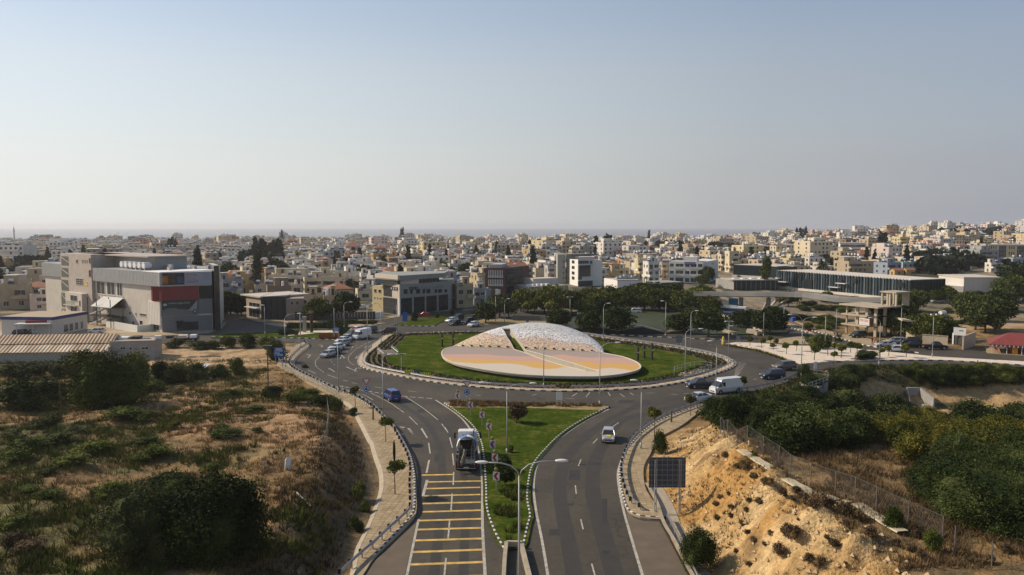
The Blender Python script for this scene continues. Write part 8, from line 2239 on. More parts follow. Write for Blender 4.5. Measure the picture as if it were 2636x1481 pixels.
CARS=[(M_,862,512,'hatch','silver',250,'queueing_car','silver hatchback leading the queue at the left approach'),(M_,925,480,'sedan','dark grey',245,'queueing_car','dark saloon second in the left queue'),(M_,960,432,'sedan','white',243,'queueing_car','white saloon third in the left queue'),(M_,1022,388,'hatch','silver',242,'queueing_car','silver hatchback in the queue beside the planted bed'),(M_,1030,352,'sedan','white',242,'queueing_car','white saloon behind the silver hatchback in the queue'),(M_,1078,325,'sedan','silver',240,'queueing_car','silver saloon in the queue left of the white van'),(M_,1128,292,'suv','dark grey',238,'queueing_car','dark off-roader in the queue left of the white van'),(M_,1165,255,'sedan','red',236,'queueing_car','red car at the tail of the left queue'),(M_,1178,235,'hatch','white',236,'queueing_car','white hatchback at the very tail of the queue'),(M_,1232,312,'van','white',242,'delivery_van','white delivery van in the queue at the far left of the ring'),(M_,1322,245,'suv','dark grey',238,'car','dark car just right of the white queue van'),(M_,1530,258,'suv','maroon',185,'car','dark maroon off-roader behind the island guardrail'),(M_,1560,985,'suv','blue',118,'car','blue off-roader entering the ring at the left'),(M_,2225,128,'sedan','white',235,'car','white car at the left of the far northern queue'),(M_,2262,160,'sedan','black',238,'car','black car at the front of the far northern queue'),(M_,2292,108,'suv','dark grey',240,'car','tall dark vehicle in the far northern queue'),(M_,2398,150,'suv','black',240,'car','black off-roader in the outer lane of the northern queue'),(M_,2462,178,'hatch','white',238,'car','small white van-like car leading the outer northern lane'),(M_,2450,100,'hatch','maroon',240,'car','dark red car at the back of the outer northern lane'),(N_,688,95,'hatch','red',240,'car','red hatchback behind the roadside tree north of the ring'),(B_,2075,925,'hatch','red',180,'car','red car in shade before the grey corner office'),(B_,1450,845,'sedan','white',178,'car','white saloon parked left of the grey corner office'),(R_,1208,315,'hatch','silver',262,'car','silver hatchback with a yellow bonnet badge on the exit road'),(O_,880,852,'pickup','navy',192,'car','dark blue pickup on the ring beside the island'),(O_,1155,905,'van','white',205,'delivery_van','tall white panel van entering the ring at the right'),(O_,850,1000,'sedan','pale silver',205,'car','pale silver saloon in front of the white panel van'),(O_,1665,752,'suv','navy',196,'car','dark blue off-roader coming round the right bend'),(O_,1795,655,'suv','bronze',196,'car','bronze off-roader behind the dark blue one'),(P_,748,300,'suv','dark green',200,'parked_car','dark green car parked under the concrete skeleton'),(P_,1170,362,'wagon','silver',172,'parked_car','silver estate parked before the garden wall'),(P_,1050,402,'sedan','pale silver',172,'parked_car','pale silver saloon at the left of the parked row'),(P_,1165,455,'wagon','white',170,'parked_car','white estate nearest the kerb of the parked row'),(P_,1330,375,'suv','black',175,'parked_car','black off-roader behind the black hatchback'),(P_,1345,410,'hatch','black',170,'parked_car','black hatchback nose-out in the parked row'),(P_,1595,428,'pickup','black',352,'parked_car','black double-cab pickup parked at the right of the row'),(C_,2008,890,'suv','white',170,'car','white car on the road behind the park'),(C_,1480,905,'suv','white',240,'car','white off-roader on the road behind the round trees'),(C_,1360,725,'hatch','white',175,'parked_car','white car parked beside the low grey block'),(C_,1710,560,'sedan','white',175,'parked_car','white car parked beside the grey tower block, left'),(C_,1790,560,'sedan','blue',175,'parked_car','blue car parked beside the grey tower block, right'),(D_,1680,1015,'sedan','white',185,'car','white saloon under the bridge struts'),(D_,1020,1000,'sedan','silver',175,'parked_car','silver car parked behind the blue bus'),(E_,1330,785,'suv','silver',175,'parked_car','silver car parked at the dark end of the glass library'),(E_,2050,505,'hatch','black',265,'car','dark car on the street beyond the warehouse'),(E_,1990,500,'hatch','white',265,'car','white car on the street beyond the warehouse'),(A_,215,1120,'suv','black',5,'parked_car','black off-roader parked under the showroom canopy, left'),(A_,375,1108,'suv','white',5,'parked_car','white off-roader parked under the showroom canopy'),(A_,1890,1168,'suv','navy',180,'car','dark blue off-roader on the road in front of the big hall'),(A_,960,1090,'hatch','pale silver',180,'parked_car','pale car parked between the showroom and the hall'),]
PAINTS={'silver':(.42,.43,.44),'pale silver':(.55,.57,.60),'white':(.72,.72,.71),'black':(.018,.018,.02),'dark grey':(.06,.062,.066),'red':(.30,.03,.03),'maroon':(.06,.02,.022),'blue':(.04,.08,.28),'navy':(.025,.033,.065),'bronze':(.17,.14,.115),'dark green':(.03,.045,.035)}
for(z,x,y,kind,pn,hd,nm,lab)in CARS:
 key=(kind,pn);g=G(z(x,y));pm=paint('paint_'+pn.replace(' ','_'),PAINTS[pn])
 if key not in PROTO:o=PROTO[key]=build_vehicle(kind,pm,nm)
 else:o=copy_tree(PROTO[key]);o.name=nm
 o.location=(g[0],g[1]+.6,tz(*g)+.14 if g[1]>300 else .01);o.rotation_euler=(0,0,radians(hd));tag(o,lab,'van' if kind=='van' else 'car','cars on the roads' if nm!='parked_car' else 'parked cars')
 if 'bonnet badge' in lab:mb=MB();mb.add([(1.1,-.3,.975),(1.65,-.3,.87),(1.65,.3,.87),(1.1,.3,.975)],[(0,1,2,3)]);part('bonnet_badge',mb,mat('badge_yellow',(.55,.42,.05)),o)
g=G(D_(1090,1075));bus=empty('bus',(g[0],g[1]+1,0),radians(150),'white and blue bus standing behind the park steps','bus')
mb=MB();mb.box(-5.6,5.6,-1.25,1.25,.4,3.0);part('body',mb,M_SW,bus);mb=MB();mb.box(-5.3,5.4,-1.27,1.27,1.5,2.5);part('window_band',mb,mat('bus_blue_glass',(.03,.06,.14),rough=.15,spec=.7),bus);mb=MB();mb.box(-5.63,5.63,-1.28,1.28,.6,1.0);part('blue_stripe',mb,M_SB,bus)
mb=MB();mb.box(-2.6,.8,-.9,.9,3.0,3.25);part('roof_unit',mb,M_METAL,bus);mb=MB();mb.box(5.61,5.64,-1.1,1.1,1.3,2.8);part('windscreen',mb,M_GLASSD,bus)
for ax in(3.6,-3.2):
 for s_ in(-1,1):mb=MB();mb.cyl((ax,s_*1.0,.48),(ax,s_*1.29,.48),.48,n=12);part('wheel',mb,M_TYRE2,bus)
g=G(Q_(2050,440));tr=empty('mixer_lorry',(g[0],g[1]+4.3,.01),radians(92),'concrete mixer lorry with a white cab and a blue-striped drum, seen from behind','lorry')
def TP(name,fn,m,smooth=False):mb=MB();fn(mb);return part(name,mb,m,tr,smooth)
M_BLU=mat('mixer_blue',(.07,.20,.50),rough=.5);M_GRIME=mat('grimy_black_steel',(.032,.031,.03),rough=.6,var=.4,scale=4);M_GRIME2=mat('cement_splashed_steel',(.13,.12,.105),rough=.8,var=.5,scale=4)
TP('chassis',lambda b:(b.box(-4.2,4.0,-.45,.45,.75,1.05),b.box(-4.3,-4.15,-1.2,1.2,.55,.95)),M_GRIME)
def cabf(b):
 b.box(2.6,4.3,-1.22,1.22,.7,2.0);b.add([(2.6,-1.22,2.0),(4.3,-1.22,2.0),(4.3,1.22,2.0),(2.6,1.22,2.0),(2.65,-1.12,3.0),(4.05,-1.12,3.0),(4.05,1.12,3.0),(2.65,1.12,3.0)],[(0,1,5,4),(1,2,6,5),(2,3,7,6),(3,0,4,7),(4,5,6,7)])
TP('cab',cabf,mat('lorry_white',(.70,.69,.66),rough=.4));TP('cab_roof_edge',lambda b:b.box(2.7,4.0,-1.0,1.0,3.0,3.08),mat('lorry_white',(.7,.69,.66)))
TP('rear_cab_window',lambda b:b.box(2.57,2.6,-.6,.6,2.15,2.7),M_GLASSD)
for s_ in(-1,1):TP('mirror',lambda b:(b.box(3.9,4.0,s_*1.45,s_*1.7,1.9,2.6),b.cyl((3.9,s_*1.2,2.6),(3.95,s_*1.55,2.6),.03,n=4)),M_TRIM)
TP('exhaust_stack',lambda b:b.tube([(2.4,-.75,1.0),(2.4,-.75,3.2),(2.3,-.9,3.5)],.08,6),M_GRIME2)
ax0,ax1=Vector((2.3,0,1.75)),Vector((-3.2,0,2.65));dq=(ax1-ax0).to_track_quat('Z','Y');DL=(ax1-ax0).length
profd=[(0,.35),(.05,.75),(.22,1.12),(.45,1.2),(.62,1.1),(.85,.72),(1.0,.5)]
def drum(b):
 n_=24;vs=[]
 for t,r_ in profd:
  for k in range(n_):a=2*pi*k/n_;vs.append(tuple(ax0.lerp(ax1,t)+dq@Vector((r_*cos(a),r_*sin(a),0))))
 for i in range(len(profd)-1):
  for k in range(n_):
   mi=1 if(k//3+i//2)%2 and i<4 else 0
   if i>=4:mi=2
   b.add([],[],0);b.f.append((i*n_+k,i*n_+(k+1)%n_,(i+1)*n_+(k+1)%n_,(i+1)*n_+k));b.m.append(mi)
 b.v=vs;b.f.append(tuple(range(n_))[::-1]);b.m.append(0);b.f.append(tuple(range((len(profd)-1)*n_,len(profd)*n_)));b.m.append(2)
TP('drum',drum,[mat('drum_white',(.66,.65,.62),var=.15),M_BLU,M_GRIME],True)
TP('drum_ring',lambda b:b.cyl(ax0.lerp(ax1,.80),ax0.lerp(ax1,.84),.86,n=20),M_GRIME2)
def hopper(b):
 c=Vector((-3.5,0,3.35));b.add([(-2.9,-.75,3.5),(-4.0,-.75,3.5),(-4.0,.75,3.5),(-2.9,.75,3.5),(-3.2,-.3,2.7),(-3.8,-.3,2.7),(-3.8,.3,2.7),(-3.2,.3,2.7)],[(0,1,5,4),(1,2,6,5),(2,3,7,6),(3,0,4,7),(4,5,1,0),(5,6,2,1),(6,7,3,2),(7,4,0,3)])
TP('hopper',hopper,M_GRIME)
TP('rear_frame',lambda b:[b.cyl((-3.9,s_*.95,.8),(-3.3,s_*.7,3.3),.07,n=5)for s_ in(-1,1)]+[b.cyl((-3.0,s_*.95,.9),(-3.3,s_*.7,3.2),.06,n=5)for s_ in(-1,1)]+[b.cyl((-3.7,-.85,1.7),(-3.7,.85,1.7),.06,n=5),b.cyl((-3.5,-.8,2.5),(-3.5,.8,2.5),.06,n=5)],M_GRIME2)
TP('discharge_chute',lambda b:b.tube([(-3.6,.1,2.6),(-4.2,.25,1.9),(-4.5,.5,1.2)],.24,8),M_GRIME2);TP('folded_chute',lambda b:b.box(-4.25,-4.05,-1.0,.1,1.15,1.55),mat('chute_pale',(.42,.41,.37),var=.3))
def ladder(b):
 for q in(-.55,-.95):b.cyl((-3.95,q,.9),(-3.5,q,3.3),.03,n=4)
 for k in range(8):t=k/8;b.cyl((-3.95+.45*t,-.55,.95+2.35*t),(-3.95+.45*t,-.95,.95+2.35*t),.02,n=4)
TP('ladder',ladder,M_GALV);TP('platform',lambda b:b.box(-3.6,-3.0,-1.1,-.45,2.2,2.26),M_GRIME2)
TP('water_tank',lambda b:b.cyl((1.9,1.0,1.55),(.9,1.0,1.55),.32,n=10),mat('tank_cream',(.5,.47,.38)))
TP('pump_box',lambda b:(b.box(-.2,.6,.8,1.2,1.0,1.5),b.box(-2.2,-1.6,.8,1.2,1.2,1.6)),M_GRIME2)
for ax in(3.4,1.4,-1.3,-2.6):
 for s_ in(-1,1):w=TP('wheel',lambda b:b.cyl((ax,s_*.80,.52),(ax,s_*1.24,.52),.52,n=16),M_TYRE2);mb=MB();mb.cyl((ax,s_*1.24,.52),(ax,s_*1.26,.52),.28,n=10);part('rim',mb,M_RIM,w)
for s_ in(-1,1):TP('mudguard',lambda b:b.box(-3.35,-.6,s_*.8,s_*1.24,1.1,1.15),M_GRIME);TP('tail_light',lambda b:b.box(-4.33,-4.3,s_*.75,s_*1.1,.68,.84),M_TAIL)
TP('number_plate',lambda b:b.box(-4.33,-4.3,-.3,.3,.62,.76),M_PLATE);TP('bumper_stripe',lambda b:b.box(-4.32,-4.3,-1.1,1.1,.56,.6),M_SW)
# ------------------------------------------------------------------ two people by the parked cars
def person(z,x,y,lab,shirt,trousers,pose):
 g=G(z(x,y));r=empty('person',(g[0],g[1],.13),radians(pose),lab,'person')
 J={'pel':(0,0,.95),'che':(0,.02,1.35),'nek':(0,.02,1.52),'hed':(0,.0,1.66),'top':(0,0,1.76),'sl':(-.19,.02,1.42),'el':(-.26,.0,1.12),'hl':(-.22,-.14,.90),'sr':(.19,.02,1.42),'er':(.27,-.02,1.14),'hr':(.18,-.22,1.06),'pl':(-.1,0,.92),'kl':(-.12,-.03,.5),'al':(-.13,.02,.09),'tl':(-.14,-.14,.04),'pr':(.1,0,.92),'kr':(.12,-.06,.5),'ar':(.14,.04,.09),'tr':(.15,-.13,.04)}
 rad={'pel':.155,'che':.165,'nek':.062,'hed':.10,'top':.075,'sl':.075,'el':.05,'hl':.038,'sr':.075,'er':.05,'hr':.038,'pl':.095,'kl':.065,'al':.045,'tl':.04,'pr':.095,'kr':.065,'ar':.045,'tr':.04}
 E=[('pel','che'),('che','nek'),('nek','hed'),('hed','top'),('che','sl'),('sl','el'),('el','hl'),('che','sr'),('sr','er'),('er','hr'),('pel','pl'),('pl','kl'),('kl','al'),('al','tl'),('pel','pr'),('pr','kr'),('kr','ar'),('ar','tr')]
 ks=list(J);me=bpy.data.meshes.new('body');me.from_pydata([J[k]for k in ks],[(ks.index(a),ks.index(b))for a,b in E],[])
 o=bpy.data.objects.new('t',me);COL.objects.link(o);m=o.modifiers.new('s','SKIN');me.skin_vertices
 sk_=me.skin_vertices[0]if me.skin_vertices else None
 if not sk_:
  bpy.context.view_layer.objects.active=o;bpy.ops.mesh.customdata_skin_add()if hasattr(bpy.ops.mesh,'customdata_skin_add')else None
  sk_=me.skin_vertices[0]
 for i,k in enumerate(ks):sk_.data[i].radius=(rad[k],rad[k]*.8);sk_.data[i].use_root=(k=='pel')
 q=o.modifiers.new('d','SUBSURF');q.levels=1;q.render_levels=1
 bpy.context.view_layer.update()
 mm=bpy.data.meshes.new_from_object(o.evaluated_get(bpy.context.evaluated_depsgraph_get()));bpy.data.objects.remove(o)
 for m_ in(mat('skin',(.38,.22,.15)),shirt,trousers):mm.materials.append(m_)
 for p in mm.polygons:
  c=p.center;p.material_index=0 if c.z>1.50 or(abs(c.x)>.2 and c.z<1.05 and c.z>.82)else(1 if c.z>.93 else 2);p.use_smooth=True
 link('body',mm,r)
 mb=MB();mb.ball((0,.02,1.72),.115,.12,.085,8,5);part('hair',mb,mat('dark_hair',(.02,.015,.012)),r,True)
 mb=MB();mb.ball((0,-.10,1.66),.018,.03,.025,6,4);part('nose',mb,mat('skin',(.38,.22,.15)),r,True)
person(P_,890,378,'person in a dark navy top standing at the kerb near the concrete skeleton',mat('cloth_navy',(.03,.035,.07)),mat('cloth_dark',(.03,.03,.03)),20)
person(P_,915,380,'person in an orange top standing beside the one in navy',mat('cloth_orange',(.62,.13,.02)),mat('cloth_grey',(.2,.2,.2)),-30)
# ------------------------------------------------------------------ planting near the roads
for i,(z,x,y,s,lab)in enumerate([(M_,1170,1050,1.15,'first from the ring'),(M_,1505,1440,1.25,'third from the ring'),(Q_,1388,635,1.35,'nearest, with a round crown')]):
 g=G(z(x,y),.13);r=tree('small',g[0],g[1],s*1.1,'young street tree on the left pavement, '+lab,'young street trees',z=.13,sz=s*1.25)
g=G(Q_(1380,350),.13);r=empty('cypress',(g[0],g[1],.13),0,'slim young cypress on the left pavement','tree');mb=MB();mb.ball((0,0,1.5),.16,.16,1.4,8,8,jit=.25);part('crown',mb,M_LEAFC,r);mb=MB();mb.cyl((0,0,0),(0,0,.4),.04,n=5);part('trunk',mb,M_BARK,r)
for z,x,y,s,lab in[(R_,1590,275,1.5,'beside the lamp'),(O_,755,1150,1.2,'at the far end'),(O_,1335,930,1.2,'by the white van'),(P_,470,600,1.1,'at the right road')]:
 g=G(z(x,y),.13);tree('small',g[0],g[1],s,'young tree with a thin stem on the right pavement, '+lab,'young street trees',z=.13,sz=s*1.2)
for z,x,y,w,lab in[(N_,980,1228,2.3,'round reddish bush in the middle of the front lawn'),(R_,380,405,.75,'small round bush on the front lawn'),(R_,330,560,1.3,'round bush at the foot of the twin-arm lamp'),(R_,330,695,1.7,'large round clipped bush near the chevron board')]:
 g=G(z(x,y),.16);cm,tm=KINDS_T['topiary'][i%2];r=empty('round_bush',(g[0],g[1],-.05*w),R.random(),lab,'bush');r.scale=(w*.62,)*3
 link('crown',crown_mesh('crown',1500,(1.0,1.0,.95,1.15),M_TWIG if 'reddish' in lab else M_LEAFD,.10,400+int(x),6,ragged=.15),r);link('trunk',tm,r)
for i,(x,y,s)in enumerate([(60,440,.9),(265,460,.9),(255,420,1.0),(405,490,1.3),(480,460,.9),(655,460,1.1),(550,520,1.3),(255,540,1.3),(728,480,1.0),(980,510,.9),(1070,495,1.0),(1262,512,1.1)]):
 g=G(P_(x,y),.13);tree('topiary',g[0],g[1],s*1.15,'small round-headed tree on the pale gravel island, %s'%('left end','left rear','left rear pair','left middle','rear middle','rear right of middle','centre','left front','beside the dark shrub','right front','right','right end')[i],'round-headed trees on the gravel island',z=.13)
for i,(x,y,s)in enumerate([(1405,385,1.0),(1535,410,1.1),(1630,375,.9),(1660,440,.9),(1700,400,.9),(1805,475,1.2)]):
 g=G(O_(x,y),.13);tree('topiary',g[0],g[1],s,'small clipped tree at the pointed end of the gravel island, %s'%('first','second','third','fourth','fifth','last and largest')[i],'round-headed trees on the gravel island',z=.13)
def bush(x,y,rx,ry,h,m,lab,grp=None,leaf=.14,n=1400,seed=0,z=None,lobes=9,name='bush',ragged=.6):
 z=tz(x,y)if z is None else z
 r=empty(name,(x,y,z),R.random()*6,lab,'bush',grp)
 key=('bushm',m.name,n,lobes,seed%3,leaf)
 if key not in KINDS_T:KINDS_T[key]=crown_mesh('foliage',n,(1,1,1,.62),m,leaf,700+seed%3+lobes,lobes,ragged=ragged)
 r.scale=(rx,ry,h*.62);link('foliage',KINDS_T[key],r)
 return r
def bush_px(z,x,y,wpx,hpx,m,lab,**k):
 g=Gt(z(x,y));sc=F/g[1];zz=z(1,1)[0]-z(0,0)[0]
 w=wpx*zz/sc;h=hpx*zz/sc
 return bush(g[0],g[1]+w*.25,w/2,w/2*.9,h*.95,m,lab,**k)
bush_px(L_,1230,1390,620,520,M_LEAFD,'big glossy dark green carob bush in the lower left foreground',n=26000,leaf=.033,seed=1,lobes=22)
bush_px(L_,960,1060,420,190,M_LEAFD,'dark bush joined to the left shoulder of the big carob',n=9000,leaf=.04,seed=2,lobes=11)
bush_px(L_,800,1400,560,440,M_LEAFG,'dull olive scrub bush in front of the big carob, left',n=22000,leaf=.026,seed=0,lobes=18)
bush_px(L_,590,470,420,330,M_LEAFM,'large yellowish-green wild tree in front of the corrugated shed',n=14000,leaf=.034,seed=1,lobes=18)
bush_px(L_,480,320,250,200,M_LEAFY,'yellow-green crown in front of the shed annexe',n=5000,leaf=.06,seed=2,lobes=10)
bush_px(L_,760,360,220,210,M_LEAFM,'green bush right of the yellowish wild tree',n=4000,leaf=.06,seed=0,lobes=9)
for i,(x,y,w,h,mm,lab)in enumerate([(60,470,330,170,M_LEAFD,'dark shaded thicket at the left edge below the shed'),(230,440,260,150,M_LEAFD,'dark thicket left of the wild tree'),(60,290,200,90,M_LEAFG,'silvery hedge bush under the shed roof, far left'),(190,290,220,95,M_LEAFG,'silvery hedge bush under the shed roof, middle'),(320,285,130,80,M_LEAFG,'silvery hedge bush under the shed roof, right'),(250,590,190,100,M_LEAFG,'grey-green bush at the foot of the leaning pole'),(1390,270,120,100,M_LEAFM,'round bush at the edge of the dirt lot'),(1020,330,160,120,M_LEAFG,'silvery bush next to the plastic scrap'),(1150,300,150,100,M_LEAFD,'dark bush behind the plastic scrap'),(1290,290,120,80,M_LEAFD,'low dark bush right of the plastic scrap'),(930,310,120,120,M_LEAFD,'shaded bush left of the plastic scrap'),(210,305,70,35,M_STRAW,'small straw-coloured round bush in the far left'),(900,370,160,70,M_LEAFM,'green bush below the shaded thicket'),(1620,200,130,130,M_LEAFG,'grey-green bush below the big blue sign'),(1580,130,150,90,M_LEAFM,'feathery bush left of the big blue sign'),(1450,110,130,80,M_LEAFG,'feathery bush at the road edge, left'),(1330,110,110,70,M_LEAFM,'feathery bush at the road edge beside the dirt lot'),(1030,110,110,60,M_LEAFG,'silvery shrub right of the shed annexe'),(1160,120,150,45,M_LEAFG,'low silvery hedge beyond the dirt lot'),(1240,120,120,50,M_LEAFG,'low hedge end beyond the dirt lot')]):
 bush_px(L_,x,y,w,h,mm,lab,n=2600,leaf=.07,seed=i,lobes=9)
for i,(x,y,w,h,mm)in enumerate([(130,730,230,120,M_LEAFM),(60,800,220,110,M_LEAFM),(520,760,260,110,M_LEAFM),(400,810,200,90,M_LEAFM),(700,540,280,110,M_LEAFM),(850,550,180,80,M_LEAFM),(1280,640,200,60,M_LEAFM),(900,780,220,90,M_LEAFM),(780,800,150,80,M_LEAFM),(1490,500,140,60,M_LEAFM),(260,1000,200,70,M_LEAFM),(130,990,160,60,M_LEAFM),(60,1180,190,80,M_LEAFM),(640,1010,220,120,M_LEAFM),(300,680,220,90,M_LEAFG),(420,610,150,60,M_LEAFG),(1240,840,150,60,M_LEAFM),(1020,590,120,60,M_LEAFY),(1340,400,150,70,M_LEAFM),(1300,590,100,50,M_LEAFM),(60,640,150,60,M_LEAFG),(850,690,150,60,M_LEAFM),(1510,610,90,40,M_LEAFG),(240,870,160,60,M_LEAFG),(1380,620,110,45,M_LEAFG),(130,1330,200,110,M_TWIG),(60,1300,160,120,M_TWIG)]):
 bush_px(L_,x,y,w,h*.7,mm,'low spreading weed clump on the dry field',grp='weed clumps on the dry field',n=1500,leaf=.08,seed=i,lobes=8,name='weed_clump',ragged=1.0)
for i,(z,x,y,w,h,lab)in enumerate([(M_,800,1060,330,120,'green bush by the end of the left railing'),(M_,450,1040,300,130,'green bush band on the slope below the railing, middle'),(M_,250,960,260,120,'green bush band on the slope below the railing, left'),(M_,930,1100,220,140,'dark bush beside the footpath top'),(M_,1150,1160,110,90,'small bush at the pavement edge'),(M_,640,980,330,110,'green bush band on the slope, right'),(M_,610,640,90,40,'small tuft growing on the asphalt at the left bend'),(Q_,1050,700,190,160,'green shrub in the shaded ditch, upper'),(Q_,1010,1000,150,140,'green shrub in the shaded ditch, lower'),(Q_,1100,820,110,110,'small green shrub in the shaded ditch')]):
 bush_px(z,x,y,w,h,M_LEAFM if i%2 else M_LEAFD,lab,n=2600,leaf=.07,seed=i,lobes=9)
bush_px(R_,1990,1440,340,390,M_LEAFD,'dark green bush at the foot of the tan cut bank',n=12000,leaf=.035,seed=2,lobes=14)
bush_px(R_,1650,430,150,190,M_LEAFD,'green creeper bush filling the gap behind the right pavement',n=4000,leaf=.06,seed=1)
bush_px(S_,1510,1040,180,170,M_LEAFM,'small green tree in front of the chain-link fence',n=3000,leaf=.07,seed=0)
bush_px(S_,1830,1240,170,170,M_LEAFM,'young green tree at the crest, lower right',n=3000,leaf=.07,seed=1);bush_px(S_,345,465,60,60,M_LEAFM,'small green shrub at the upper end of the concrete strip',n=900,leaf=.1,seed=1)
for i,(x,y,s)in enumerate([(335,635,80),(430,690,90),(130,770,50),(290,830,55),(150,890,60),(280,900,60),(40,970,70),(150,960,60),(240,1010,60),(285,1090,60),(480,1110,70),(340,1160,60),(430,1195,50),(190,1250,55),(660,855,45),(700,1010,35),(810,1340,110),(890,1380,120),(1100,1345,35),(1310,1110,130),(1690,1120,110),(590,780,100),(760,850,130),(820,900,120),(900,870,130),(980,900,110),(1080,940,130),(1180,960,120),(700,760,90),(480,700,80),(600,1180,150),(680,1200,160),(560,1280,120),(1010,1250,90),(1530,1190,90),(1650,1250,100),(1750,1290,110),(2310,1340,110),(2440,1250,100),(90,460,70),(200,560,60),(260,570,90),(60,800,60),(380,860,80),(20,880,60),(300,1370,60),(1100,1030,70),(1240,1000,60),(950,1170,60)]):
 bush_px(S_,x,y,s,s*.8,M_TWIG,'dry dark cushion shrub on the tan cut bank',grp='cushion shrubs on the cut bank',n=500,leaf=.12,seed=i,lobes=6,name='cushion_shrub',ragged=.8)
def scatter_px(z,poly,n,m,wr,hr,lab,grp,name='bush',leaf=.09,nl=1500,seed=0,zmin=None):
 xs=[p[0]for p in poly];ys=[p[1]for p in poly];c=0;t=0
 while c<n and t<n*30:
  t+=1;x,y=R.uniform(min(xs),max(xs)),R.uniform(min(ys),max(ys))
  if not inside(x,y,poly):continue
  hh_=R.uniform(*hr);g=Gt(z(x,y));yb_=y+.72*hh_*F/g[1]/(z(1,1)[0]-z(0,0)[0]);g=Gt(z(x,yb_))
  if inside(g[0],g[1],ASPH)or inside(g[0],g[1],PAVE_E):continue
  w=R.uniform(*wr);bush(g[0],g[1],w/2,w/2*R.uniform(.8,1.1),hh_,m,lab,grp,leaf,nl,c+seed,name=name);c+=1
scatter_px(O_,[(1000,1040),(1250,1000),(1500,950),(1900,830),(2100,900),(2350,930),(2550,1100),(2554,1400),(1900,1380),(1600,1250),(1250,1150),(1100,1110)],62,M_LEAFD,(3.5,6.5),(1.8,3.6),'dense dark green bush in the valley right of the ring','dark bushes of the valley',nl=4500,leaf=.05)
scatter_px(O_,[(1300,1050),(1900,860),(2350,960),(2500,1200),(1700,1230)],18,M_LEAFM,(2.5,5),(1.5,3.2),'mid-green bush among the dark ones in the valley','mid-green bushes of the valley',nl=4000,leaf=.05,seed=1)
scatter_px(P_,[(100,640),(900,620),(1500,620),(2554,630),(2554,690),(2250,740),(1700,760),(1450,720),(1000,680),(500,800),(200,760)],30,M_LEAFD,(3,6.5),(1.2,2.6),'dark bush on the slope below the right road','bushes below the right road',nl=4000,leaf=.05,seed=2)
scatter_px(P_,[(1100,610),(2554,630),(2554,700),(1900,740),(1300,690)],28,M_LEAFM,(2.5,5),(1.0,2.2),'feathery grey-green bush below the right road','feathery bushes below the right road',nl=4000,leaf=.05,seed=1)
scatter_px(P_,[(1910,1070),(2300,1040),(2554,1100),(2554,1230),(2000,1220)],16,M_LEAFD,(4,7),(2.5,4.5),'tall dark reed-like bush right of the culvert','dark bushes right of the culvert',nl=2400,leaf=.07)
scatter_px(P_,[(450,900),(1150,950),(1260,1150),(300,1180)],26,M_LEAFD,(4,7),(2.2,4),'dark shaded bush left of the culvert','dark bushes left of the culvert',nl=2200,leaf=.07,seed=1)
scatter_px(S_,[(800,120),(1050,40),(1400,30),(1800,50),(2200,90),(2576,90),(2700,400),(2300,380),(2050,280),(1600,350),(1300,270),(850,190)],95,M_LEAFY,(3.2,5.5),(2.0,3.2),'yellow-green orchard tree in the dense orchard','orchard trees of the valley',name='orchard_tree',nl=4000,leaf=.048)
scatter_px(S_,[(1800,350),(2000,330),(2100,440),(2250,420),(2450,250),(2700,280),(2700,780),(2560,860),(2300,880),(2020,830),(1840,700),(1960,580),(1820,470)],52,M_LEAFD,(4,7),(1.9,3.2),'big dark green tree-like bush at the right edge below the orchard','dark bushes at the right edge',nl=8000,leaf=.032,seed=2)
scatter_px(S_,[(450,100),(850,110),(850,240),(600,260)],12,M_LEAFD,(4,6),(2.5,3.6),'dark bush at the left end of the orchard','bushes at the end of the orchard',nl=2200,leaf=.07)
def sprigs(name,P,hgt,wid,nb,m,label,seed=0,col=None,lean=.6):
 """Tufts of upright blades (triangles) at points P (N,3)."""
 rs=np.random.RandomState(seed);n=len(P)
 B=np.repeat(P,nb,0);k=len(B);h=np.repeat(hgt,nb)*(.6+.7*rs.rand(k));w=np.repeat(wid,nb)*(.5+rs.rand(k))
 a=rs.rand(k)*2*pi;rr_=np.repeat(hgt,nb)*.55*np.sqrt(rs.rand(k));B=B.copy();B[:,0]+=np.cos(a)*rr_;B[:,1]+=np.sin(a)*rr_
 b=rs.rand(k)*2*pi;dx,dy=np.cos(b)*w,np.sin(b)*w
 lx,ly=np.cos(a)*h*lean*rs.rand(k),np.sin(a)*h*lean*rs.rand(k)
 V=np.zeros((k,3,3));V[:,0]=B;V[:,0,0]-=dx;V[:,0,1]-=dy;V[:,1]=B;V[:,1,0]+=dx;V[:,1,1]+=dy;V[:,2]=B;V[:,2,0]+=lx;V[:,2,1]+=ly;V[:,2,2]+=h;V[:,:2,2]-=.05
 o=link(name,np_mesh(name,V.reshape(-1,3),np.arange(k*3).reshape(-1,3),m));return tag(o,label,None,kind='stuff')
rs=np.random.RandomState(31)
def field_pts(n,x0,x1,y0,y1,test):
 x=rs.uniform(x0,x1,n);y=np.exp(rs.uniform(np.log(y0),np.log(y1),n));k=test(x,y)&~np_inside(x,y,ASPH)&~np_inside(x,y,PAVE_W)&~np_inside(x,y,PAVE_E)
 x,y=x[k],y[k];return np.stack([x,y,terrain(x,y)],1)
def gmask(x,y):return fbm(x,y,11.0)*.55+fbm(x+40,y+9,3.5)*.3+fbm(x+7,y+90,30.0,3)*.15
LT=lambda x,y:(np.interp(y,ywL,xwL)-x>2.2)&(x>-.64*y-4)
RT=lambda x,y:(x-np.interp(y,yeR,xeR)>9.0)&(x<.66*y+4)
P=field_pts(60000,-110,0,52,170,lambda x,y:LT(x,y)&(gmask(x,y)<.53+.08*rs.rand(len(x))))
P=P[(fbm(P[:,0],P[:,1],2.2,2)>.44)]
